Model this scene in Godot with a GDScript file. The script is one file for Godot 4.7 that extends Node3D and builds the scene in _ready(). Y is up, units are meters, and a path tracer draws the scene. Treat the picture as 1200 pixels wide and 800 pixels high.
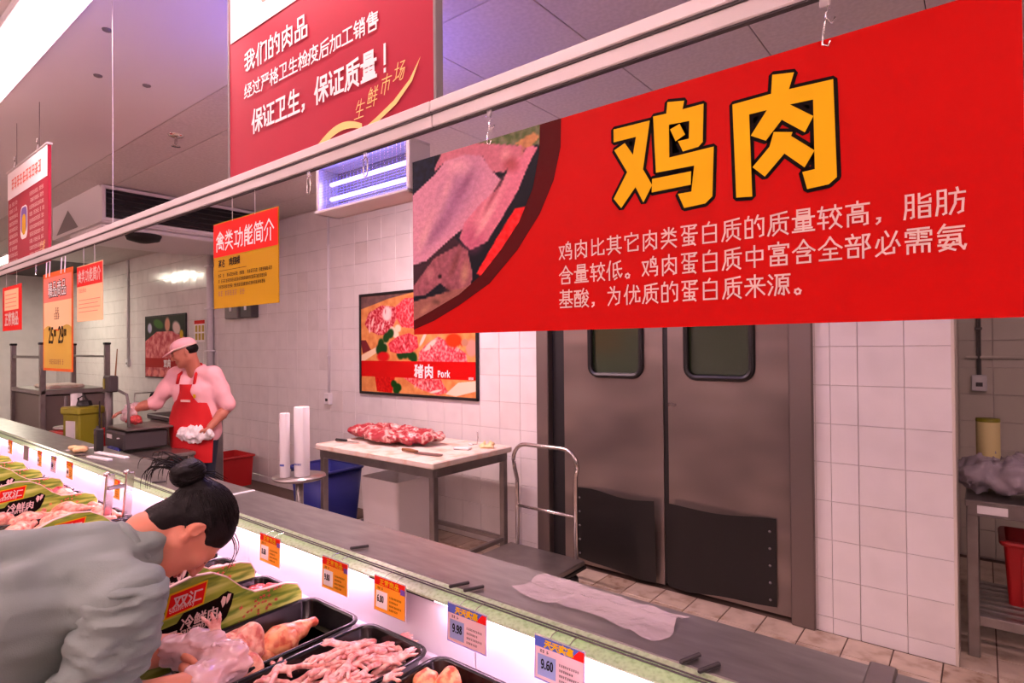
extends Node3D

var mats := {}
var names := {}
var rng := RandomNumberGenerator.new()
var glyph_cache := {}

# ------------------------------------------------------------------ mesh builder
class Shape:
	var st := SurfaceTool.new()
	var sm := -1
	func _init(smooth := false):
		st.begin(Mesh.PRIMITIVE_TRIANGLES)
		sm = 0 if smooth else -1
	func v(p, uv = null, c = null):
		st.set_smooth_group(sm)
		if c != null:
			st.set_color(c)
		if uv != null:
			st.set_uv(uv)
		st.add_vertex(p)
	func tri(a, b, c, col = null):
		v(a, null, col); v(b, null, col); v(c, null, col)
	func quad(a, b, c, d, col = null):
		tri(a, b, c, col); tri(a, c, d, col)
	func quad_uv(a, b, c, d, u0 := 0.0, v0 := 0.0, u1 := 1.0, v1 := 1.0):
		var ua = Vector2(u0, v0); var ub = Vector2(u1, v0); var uc = Vector2(u1, v1); var ud = Vector2(u0, v1)
		v(a, ua); v(b, ub); v(c, uc); v(a, ua); v(c, uc); v(d, ud)
	# box with chamfered edges, c = centre, s = size, r = chamfer
	func box(c: Vector3, s: Vector3, r := 0.0, bas := Basis.IDENTITY, col = null):
		var h = s * 0.5
		r = minf(r, minf(h.x, minf(h.y, h.z)) * 0.9)
		if r <= 0.0:
			var q = []
			for i in 8:
				q.append(c + bas * Vector3(h.x if i & 1 else -h.x, h.y if i & 2 else -h.y, h.z if i & 4 else -h.z))
			quad(q[4], q[6], q[7], q[5], col); quad(q[1], q[3], q[2], q[0], col)
			quad(q[5], q[7], q[3], q[1], col); quad(q[0], q[2], q[6], q[4], col)
			quad(q[6], q[2], q[3], q[7], col); quad(q[0], q[4], q[5], q[1], col)
			return
		for ax in 3:
			for sg in [-1.0, 1.0]:
				var n = Vector3.ZERO; n[ax] = sg
				var u = Vector3.ZERO; u[(ax + 1) % 3] = 1.0
				var w = n.cross(u)
				var hu = h[(ax + 1) % 3] - r
				var hw = absf(h.dot(w.abs())) - r
				var o = n * h[ax]
				quad(c + bas * (o - u * hu - w * hw), c + bas * (o - u * hu + w * hw), c + bas * (o + u * hu + w * hw), c + bas * (o + u * hu - w * hw), col)
		for ax in 3:
			var a1 = (ax + 1) % 3; var a2 = (ax + 2) % 3
			for s1 in [-1.0, 1.0]:
				for s2 in [-1.0, 1.0]:
					var p1 = Vector3.ZERO; p1[a1] = s1 * h[a1]; p1[a2] = s2 * (h[a2] - r)
					var p2 = Vector3.ZERO; p2[a1] = s1 * (h[a1] - r); p2[a2] = s2 * h[a2]
					var e = Vector3.ZERO; e[ax] = h[ax] - r
					if s1 * s2 > 0.0:
						quad(c + bas * (p1 - e), c + bas * (p1 + e), c + bas * (p2 + e), c + bas * (p2 - e), col)
					else:
						quad(c + bas * (p1 + e), c + bas * (p1 - e), c + bas * (p2 - e), c + bas * (p2 + e), col)
		for i in 8:
			var sx = 1.0 if i & 1 else -1.0; var sy = 1.0 if i & 2 else -1.0; var sz = 1.0 if i & 4 else -1.0
			var a = c + bas * Vector3(sx * h.x, sy * (h.y - r), sz * (h.z - r))
			var b = c + bas * Vector3(sx * (h.x - r), sy * h.y, sz * (h.z - r))
			var d = c + bas * Vector3(sx * (h.x - r), sy * (h.y - r), sz * h.z)
			if sx * sy * sz > 0.0: tri(a, d, b, col)
			else: tri(a, b, d, col)
	func between(a: Vector3, b: Vector3, r := 0.0):
		box((a + b) * 0.5, (b - a).abs(), r)
	# swept tube through points
	func tube(pts: Array, r, n := 8, caps := true, closed := false, col = null):
		var rings = []
		var up = Vector3.UP
		var m = pts.size()
		for i in m:
			var t: Vector3
			if closed: t = pts[(i + 1) % m] - pts[(i - 1 + m) % m]
			elif i == 0: t = pts[1] - pts[0]
			elif i == m - 1: t = pts[i] - pts[i - 1]
			else: t = (pts[i + 1] - pts[i]).normalized() + (pts[i] - pts[i - 1]).normalized()
			t = t.normalized()
			if absf(t.dot(up)) > 0.95:
				up = Vector3.RIGHT if absf(t.x) < 0.8 else Vector3.FORWARD
			var x = up.cross(t).normalized()
			var y = t.cross(x).normalized()
			up = y
			var rr = r[i] if r is Array else r
			var ring = []
			for k in n:
				var a = TAU * k / n
				ring.append(pts[i] + (x * cos(a) + y * sin(a)) * rr)
			rings.append(ring)
		for i in (m if closed else m - 1):
			var A = rings[i]; var Bq = rings[(i + 1) % m]
			for k in n:
				quad(A[k], A[(k + 1) % n], Bq[(k + 1) % n], Bq[k], col)
		if caps and not closed:
			for k in range(1, n - 1):
				tri(rings[0][0], rings[0][k + 1], rings[0][k], col)
				tri(rings[m - 1][0], rings[m - 1][k], rings[m - 1][k + 1], col)
	# profile of Vector2(radius, height) turned about y at o
	func lathe(o: Vector3, prof: Array, n := 20, col = null):
		for i in prof.size() - 1:
			for k in n:
				var a = TAU * k / n; var b = TAU * (k + 1) / n
				var p = prof[i]; var q = prof[i + 1]
				var p0 = o + Vector3(cos(a) * p.x, p.y, sin(a) * p.x); var p1 = o + Vector3(cos(b) * p.x, p.y, sin(b) * p.x)
				var q0 = o + Vector3(cos(a) * q.x, q.y, sin(a) * q.x); var q1 = o + Vector3(cos(b) * q.x, q.y, sin(b) * q.x)
				if p.x < 1e-6: tri(p0, q0, q1, col)
				elif q.x < 1e-6: tri(p0, q0, p1, col)
				else: quad(p0, q0, q1, p1, col)
	# flat polygon in the plane z, front towards +z; optional uv rectangle
	func poly(pts: PackedVector2Array, z: float, col = null, uvr = null):
		var idx = Geometry2D.triangulate_polygon(pts)
		for i in range(0, idx.size(), 3):
			var a = pts[idx[i]]; var b = pts[idx[i + 1]]; var c = pts[idx[i + 2]]
			if (b - a).cross(c - a) > 0.0:
				var t = b; b = c; c = t
			for p in [a, b, c]:
				if uvr == null: v(Vector3(p.x, p.y, z), null, col)
				else: v(Vector3(p.x, p.y, z), Vector2((p.x - uvr.position.x) / uvr.size.x, 1.0 - (p.y - uvr.position.y) / uvr.size.y), col)
	# extruded polygon between z0 and z1 (z1 > z0)
	func prism(pts: PackedVector2Array, z0: float, z1: float, col = null):
		poly(pts, z1, col)
		var idx = Geometry2D.triangulate_polygon(pts)
		for i in range(0, idx.size(), 3):
			var a = pts[idx[i]]; var b = pts[idx[i + 1]]; var c = pts[idx[i + 2]]
			if (b - a).cross(c - a) < 0.0:
				var t = b; b = c; c = t
			tri(Vector3(a.x, a.y, z0), Vector3(b.x, b.y, z0), Vector3(c.x, c.y, z0), col)
		var ccw = not Geometry2D.is_polygon_clockwise(pts)
		for i in pts.size():
			var a = pts[i]; var b = pts[(i + 1) % pts.size()]
			if ccw: quad(Vector3(a.x, a.y, z1), Vector3(b.x, b.y, z1), Vector3(b.x, b.y, z0), Vector3(a.x, a.y, z0), col)
			else: quad(Vector3(b.x, b.y, z1), Vector3(a.x, a.y, z1), Vector3(a.x, a.y, z0), Vector3(b.x, b.y, z0), col)
	func rect(x0, y0, x1, y1, z, col = null):
		quad(Vector3(x0, y0, z), Vector3(x0, y1, z), Vector3(x1, y1, z), Vector3(x1, y0, z), col)
	func strip(a: Vector2, b: Vector2, w: float, z: float, col = null):
		var d = (b - a).normalized() * w * 0.5
		if d == Vector2.ZERO: return
		var n = Vector2(-d.y, d.x)
		var p = a - d; var q = b + d
		var c = [p - n, p + n, q + n, q - n]
		quad(Vector3(c[0].x, c[0].y, z), Vector3(c[1].x, c[1].y, z), Vector3(c[2].x, c[2].y, z), Vector3(c[3].x, c[3].y, z), col)
	func done(uv_tangents := false) -> ArrayMesh:
		st.generate_normals()
		return st.commit()

# ------------------------------------------------------------------ smooth bodies from joined bones (surface nets)
class Field:
	var T := []; var A := PackedVector3Array(); var BA := PackedVector3Array(); var IB := PackedFloat32Array()
	var RA := PackedFloat32Array(); var DR := PackedFloat32Array(); var K := PackedFloat32Array(); var XF := []; var NEG := []; var C := []
	var noise: FastNoiseLite = null
	var amp := 0.0
	var stretch := Vector3.ONE
	var lo := Vector3(1e9, 1e9, 1e9); var hi := Vector3(-1e9, -1e9, -1e9)
	func bone(a: Vector3, b: Vector3, ra: float, rb: float, k := 0.02, c := Color.WHITE):
		T.append(0); A.append(a); BA.append(b - a); IB.append(1.0 / maxf((b - a).length_squared(), 1e-9)); RA.append(ra); DR.append(rb - ra); K.append(k); XF.append(null); NEG.append(false); C.append(c)
		var r = maxf(ra, rb) + k * 0.5 + amp
		for p in [a, b]:
			lo = lo.min(p - Vector3(r, r, r)); hi = hi.max(p + Vector3(r, r, r))
	func chain(pts: Array, rad: Array, k := 0.02, c := Color.WHITE):
		for i in pts.size() - 1:
			bone(pts[i], pts[i + 1], rad[i], rad[i + 1], k, c)
	func egg(o: Vector3, r: Vector3, bas := Basis.IDENTITY, k := 0.02, c := Color.WHITE, neg := false):
		T.append(1); A.append(r); BA.append(Vector3(1.0 / r.x, 1.0 / r.y, 1.0 / r.z)); IB.append(0.0); RA.append(minf(r.x, minf(r.y, r.z))); DR.append(0.0); K.append(k)
		XF.append(Transform3D(bas, o).affine_inverse()); NEG.append(neg); C.append(c)
		if not neg:
			var m = maxf(r.x, maxf(r.y, r.z)) + k * 0.5 + amp
			lo = lo.min(o - Vector3(m, m, m)); hi = hi.max(o + Vector3(m, m, m))
	func one(i: int, p: Vector3) -> float:
		if T[i] == 0:
			var pa = p - A[i]
			var h = clampf(pa.dot(BA[i]) * IB[i], 0.0, 1.0)
			return (pa - BA[i] * h).length() - (RA[i] + DR[i] * h)
		var q: Vector3 = XF[i] * p
		var e = q * BA[i]
		var k0 = e.length()
		if k0 < 0.001: return -RA[i]
		return k0 * (k0 - 1.0) / (e * BA[i]).length()
	func ev(p: Vector3, list: Array) -> float:
		var d := 1e3
		for i in list:
			var di = one(i, p)
			var k = K[i]
			if NEG[i]:
				var m = -di
				var df = absf(d - m)
				d = maxf(d, m) + ((k - df) * (k - df) / (4.0 * k) if df < k else 0.0)
			else:
				var df = absf(d - di)
				d = minf(d, di) - ((k - df) * (k - df) / (4.0 * k) if df < k else 0.0)
		if amp > 0.0:
			d += noise.get_noise_3dv(p * stretch) * amp
		return d
	func color_at(p: Vector3) -> Color:
		var best := 1e9; var col = Color.WHITE
		for i in T.size():
			if NEG[i]: continue
			var d = one(i, p)
			if d < best:
				best = d; col = C[i]
		return col
	func mesh(cell: float, tint = null, colored := false) -> ArrayMesh:
		lo -= Vector3(cell, cell, cell) * 2.0; hi += Vector3(cell, cell, cell) * 2.0
		var nx = int(ceil((hi.x - lo.x) / cell)) + 1; var ny = int(ceil((hi.y - lo.y) / cell)) + 1; var nz = int(ceil((hi.z - lo.z) / cell)) + 1
		var vals = PackedFloat32Array(); vals.resize(nx * ny * nz); vals.fill(1.0)
		var all = range(T.size())
		var bs := 6
		var live = []
		for bz in range(0, nz, bs):
			for by in range(0, ny, bs):
				for bx in range(0, nx, bs):
					var ctr = lo + Vector3(bx + bs * 0.5, by + bs * 0.5, bz + bs * 0.5) * cell
					var R = cell * bs * 0.87
					var d = ev(ctr, all)
					if d > R * 1.5 + amp: continue
					var inside = d < -R * 2.0 - amp
					var near = []
					if not inside:
						live.append(Vector3i(bx, by, bz))
						for i in all:
							if one(i, ctr) < R * 1.6 + K[i] * 1.2 + amp: near.append(i)
					for z in range(bz, mini(bz + bs, nz)):
						for y in range(by, mini(by + bs, ny)):
							var row = (z * ny + y) * nx
							for x in range(bx, mini(bx + bs, nx)):
								vals[row + x] = -1.0 if inside else ev(lo + Vector3(x, y, z) * cell, near)
		var vid = {}
		var P = PackedVector3Array(); var Cs = PackedColorArray(); var I = PackedInt32Array()
		var sx = nx * ny
		for L in live:
			for z in range(maxi(L.z - 1, 0), mini(L.z + bs, nz - 1)):
				for y in range(maxi(L.y - 1, 0), mini(L.y + bs, ny - 1)):
					for x in range(maxi(L.x - 1, 0), mini(L.x + bs, nx - 1)):
						var o = (z * ny + y) * nx + x
						if vid.has(o): continue
						var a0 = vals[o]; var a1 = vals[o + 1]; var a2 = vals[o + nx]; var a3 = vals[o + nx + 1]
						var b0 = vals[o + sx]; var b1 = vals[o + sx + 1]; var b2 = vals[o + sx + nx]; var b3 = vals[o + sx + nx + 1]
						var n0 = int(a0 < 0.0) + int(a1 < 0.0) + int(a2 < 0.0) + int(a3 < 0.0) + int(b0 < 0.0) + int(b1 < 0.0) + int(b2 < 0.0) + int(b3 < 0.0)
						if n0 == 0 or n0 == 8: continue
						var s = Vector3.ZERO; var c := 0
						if (a0 < 0.0) != (a1 < 0.0): s += Vector3(a0 / (a0 - a1), 0, 0); c += 1
						if (a2 < 0.0) != (a3 < 0.0): s += Vector3(a2 / (a2 - a3), 1, 0); c += 1
						if (b0 < 0.0) != (b1 < 0.0): s += Vector3(b0 / (b0 - b1), 0, 1); c += 1
						if (b2 < 0.0) != (b3 < 0.0): s += Vector3(b2 / (b2 - b3), 1, 1); c += 1
						if (a0 < 0.0) != (a2 < 0.0): s += Vector3(0, a0 / (a0 - a2), 0); c += 1
						if (a1 < 0.0) != (a3 < 0.0): s += Vector3(1, a1 / (a1 - a3), 0); c += 1
						if (b0 < 0.0) != (b2 < 0.0): s += Vector3(0, b0 / (b0 - b2), 1); c += 1
						if (b1 < 0.0) != (b3 < 0.0): s += Vector3(1, b1 / (b1 - b3), 1); c += 1
						if (a0 < 0.0) != (b0 < 0.0): s += Vector3(0, 0, a0 / (a0 - b0)); c += 1
						if (a1 < 0.0) != (b1 < 0.0): s += Vector3(1, 0, a1 / (a1 - b1)); c += 1
						if (a2 < 0.0) != (b2 < 0.0): s += Vector3(0, 1, a2 / (a2 - b2)); c += 1
						if (a3 < 0.0) != (b3 < 0.0): s += Vector3(1, 1, a3 / (a3 - b3)); c += 1
						vid[o] = P.size()
						P.append(lo + (Vector3(x, y, z) + s / c) * cell)
		var step = [1, nx, sx]
		for o in vid:
			for ax in 3:
				var e = o + step[ax]
				var ina = vals[o] < 0.0
				if ina == (vals[e] < 0.0): continue
				var u = step[(ax + 1) % 3]; var w = step[(ax + 2) % 3]
				var q0 = vid.get(o); var q1 = vid.get(o - u); var q2 = vid.get(o - u - w); var q3 = vid.get(o - w)
				if q0 == null or q1 == null or q2 == null or q3 == null: continue
				if ina:
					I.append_array([q0, q3, q2, q0, q2, q1])
				else:
					I.append_array([q0, q1, q2, q0, q2, q3])
		var N = PackedVector3Array(); N.resize(P.size())
		for i in range(0, I.size(), 3):
			var n = (P[I[i + 2]] - P[I[i]]).cross(P[I[i + 1]] - P[I[i]])
			N[I[i]] += n; N[I[i + 1]] += n; N[I[i + 2]] += n
		for i in N.size(): N[i] = N[i].normalized()
		var arr = []; arr.resize(Mesh.ARRAY_MAX)
		arr[Mesh.ARRAY_VERTEX] = P; arr[Mesh.ARRAY_NORMAL] = N; arr[Mesh.ARRAY_INDEX] = I
		if tint != null or colored:
			for p in P:
				Cs.append(tint.call(p) if tint != null else color_at(p))
			arr[Mesh.ARRAY_COLOR] = Cs
		var am = ArrayMesh.new()
		am.add_surface_from_arrays(Mesh.PRIMITIVE_TRIANGLES, arr)
		return am

# ------------------------------------------------------------------ nodes
func numbered(n: String) -> String:
	names[n] = names.get(n, -1) + 1
	return n if names[n] == 0 else "%s_%03d" % [n, names[n]]

func thing(n: String, label: String, cat: String, group := "", at := Vector3.ZERO) -> Node3D:
	var o = Node3D.new()
	o.name = numbered(n)
	add_child(o)
	o.position = at
	o.set_meta("label", label); o.set_meta("category", cat)
	if group: o.set_meta("group", group)
	return o

func part(parent: Node, n: String, m, mt, at := Vector3.ZERO, label := "") -> MeshInstance3D:
	var o = MeshInstance3D.new()
	o.name = n if parent != self else numbered(n)
	o.mesh = m.done() if m is Shape else m
	o.material_override = mats[mt] if mt is String else mt
	o.position = at
	if label: o.set_meta("label", label)
	parent.add_child(o, true)
	return o

func solo(n: String, m, mt, label: String, cat: String, group := "", at := Vector3.ZERO) -> MeshInstance3D:
	var o = part(self, n, m, mt, at)
	o.set_meta("label", label); o.set_meta("category", cat)
	if group: o.set_meta("group", group)
	return o

func structure(n: String, m, mt, at := Vector3.ZERO) -> MeshInstance3D:
	var o = part(self, n, m, mt, at)
	o.set_meta("kind", "structure")
	return o

func copy(o: Node3D, base: String, at: Vector3, rot := Vector3.ZERO, label := "", sc := Vector3.ONE) -> Node3D:
	var c = o.duplicate()
	c.name = numbered(base)
	add_child(c)
	c.position = at; c.rotation = rot; c.scale = sc
	if label: c.set_meta("label", label)
	return c

# ------------------------------------------------------------------ materials
func noise_tex(freq: float, stops: Array, size := 256, seed_ := 1, octaves := 3, normal := false) -> NoiseTexture2D:
	var n = FastNoiseLite.new()
	n.seed = seed_; n.frequency = freq; n.fractal_octaves = octaves
	var t = NoiseTexture2D.new()
	t.width = size; t.height = size; t.seamless = true; t.noise = n
	if normal:
		t.as_normal_map = true; t.bump_strength = 4.0
	elif stops.size():
		var g = Gradient.new()
		var off = PackedFloat32Array(); var cols = PackedColorArray()
		for s in stops:
			off.append(s[0]); cols.append(s[1])
		g.offsets = off; g.colors = cols
		t.color_ramp = g
	return t

func mat(n: String, col: Color, rough := 0.6, metal := 0.0) -> StandardMaterial3D:
	var m = StandardMaterial3D.new()
	m.resource_name = n
	m.albedo_color = col; m.roughness = rough; m.metallic = metal
	mats[n] = m
	return m

func tri_tex(m: StandardMaterial3D, tex: Texture2D, sc: Vector3):
	m.albedo_texture = tex
	m.uv1_triplanar = true
	m.uv1_world_triplanar = true
	m.uv1_scale = sc
	m.texture_filter = BaseMaterial3D.TEXTURE_FILTER_LINEAR

func grey(v: float) -> Color:
	return Color(v, v, v)

# ------------------------------------------------------------------ Chinese lettering: strokes on a 100 x 100 square, y down
const RADICALS := {
	"you": "8,15 88,15 60,60 10,96|20,25 50,66 92,96",
	"niao": "45,2 35,14|20,14 72,14 72,38 58,42|20,14 20,52 88,52 84,92 66,96|38,26 52,36|8,73 72,73",
	"chong": "18,22 82,22 82,56 18,56 18,22|50,4 50,90|8,92 86,86|72,72 92,98",
	"bai": "48,2 38,18|16,18 84,18 84,96 16,96 16,18|16,56 84,56",
	"shao": "40,2 10,34|30,18 92,18 88,90 58,95|42,42 58,62",
	"che": "6,18 94,18|44,2 22,48 90,48|56,32 56,98|4,72 96,72",
	"jiao": "50,2 50,16|6,18 94,18|32,26 12,46|66,26 90,46|72,44 50,76 8,98|28,44 56,80 94,98",
	"yue": "20,4 20,60 6,97|20,4 84,4 84,92 66,96|20,34 84,34|20,63 84,63",
	"zhi": "16,4 16,40 88,40 88,28|84,12 18,24|16,54 84,54 84,97 16,97 16,54|16,75 84,75",
	"fang": "50,2 56,16|6,20 94,20|42,20 38,60 8,97|40,46 86,46 80,90 58,96",
	"ren": "70,2 46,34 8,56|50,34 50,98",
	"di": "86,4 22,16|22,16 22,84 48,74|22,48 96,44|54,12 62,60 84,86 96,72|30,97 50,90",
	"shui": "20,6 60,22|4,34 44,48|10,94 60,60",
	"yuan": "4,8 98,8|14,8 12,60 0,97|56,10 48,24|30,24 86,24 86,58 30,58 30,24|30,41 86,41|58,58 58,96 46,92|38,66 24,90|74,66 92,90",
	"men": "14,2 26,16|12,22 12,98|38,10 92,10 92,92 74,96",
	"si": "56,4 18,36 70,34|62,22 14,66 80,60|6,92 84,80",
	"jing": "10,8 84,8 50,34 4,52|36,26 94,50|18,60 84,60|50,60 50,92|6,94 96,94",
	"mu": "4,26 96,26|50,2 50,98|48,34 8,74|54,38 92,66",
	"ge": "40,2 10,42|34,16 82,16 50,46 6,66|28,26 56,46 96,62|22,66 80,66 80,96 22,96 22,66",
	"qian": "50,2 6,40|50,2 94,40|28,40 72,40|18,54 28,76|48,50 54,72|84,52 68,88|4,92 96,92",
	"li": "4,30 88,30 84,90 62,96|44,4 38,56 4,97",
	"kou": "12,20 88,20 88,88 12,88 12,20",
	"gong": "12,14 88,14|50,14 50,90|4,90 96,90",
	"jin": "44,2 8,34|36,18 92,18|28,40 84,40|8,60 88,60|48,40 48,92 88,76",
	"xiao": "50,2 50,34|16,8 28,26|84,8 72,26|16,98 16,36 86,36 86,92 72,96|16,56 86,56|16,74 86,74",
	"dai": "22,6 82,6 82,34 22,34 22,6|4,50 98,50|51,34 51,98|48,52 6,88|54,52 96,86",
	"yan": "16,4 44,20|0,38 40,38 40,88 78,70",
	"zheng": "6,10 96,10|54,10 54,92|54,48 92,48|20,40 20,92|2,93 98,93",
	"jie": "50,2 4,46|50,2 96,46|36,44 34,70 14,97|66,44 66,98",
	"quan": "70,4 14,44|24,6 60,40 56,90 34,90|56,52 8,82",
	"zhe": "14,20 84,20|50,2 50,40|4,40 96,40|86,6 4,62|26,56 80,56 80,96 26,96 26,56|26,76 80,76",
	"fang_box": "96,12 12,12 12,92 98,92",
	"bing": "20,16 60,34|10,90 60,56",
	"ling": "50,2 4,44|50,2 96,44|44,34 58,46|20,56 80,56 54,80|40,72 66,96",
	"yu": "40,2 10,28|34,14 72,14 54,30|14,30 86,30 86,74 14,74 14,30|50,30 50,74|14,52 86,52|2,94 98,94",
	"yang": "24,4 36,20|76,4 64,20|10,26 90,26|14,48 86,48|2,70 98,70|50,26 50,98",
	"wine": "2,10 98,10|8,30 92,30 92,96 8,96 8,30|38,10 38,44 10,60|64,10 64,52 92,54|10,76 90,76",
	"jun": "34,2 10,28 84,24|70,12 90,30|34,36 12,52|66,36 90,50|42,46 10,76|36,58 80,58 50,84 10,98|28,66 56,84 94,98",
	"yo": "4,36 96,36|44,4 40,60 4,97|58,36 58,88 94,88 94,70|70,8 84,24",
	"mi": "50,2 50,98|10,44 90,44|24,8 34,30|76,8 64,30|44,48 14,80|56,48 86,80",
	"qing": "50,2 50,44|14,10 86,10|18,26 82,26|4,42 96,42|20,97 20,54 82,54 82,92 70,96|20,68 82,68|20,82 82,82",
	"zhi_branch": "6,18 94,18|50,2 50,42|14,42 84,42 50,78 6,97|22,52 94,97",
	"feather": "4,10 44,10 44,92 30,92|10,30 26,42|6,66 36,50|54,10 94,10 94,92 80,92|60,30 76,42|56,66 86,50",
	"gen": "16,6 80,6 80,44 16,44|16,25 80,25|16,6 16,92 48,78|90,50 60,64|44,46 94,96",
}
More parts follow.
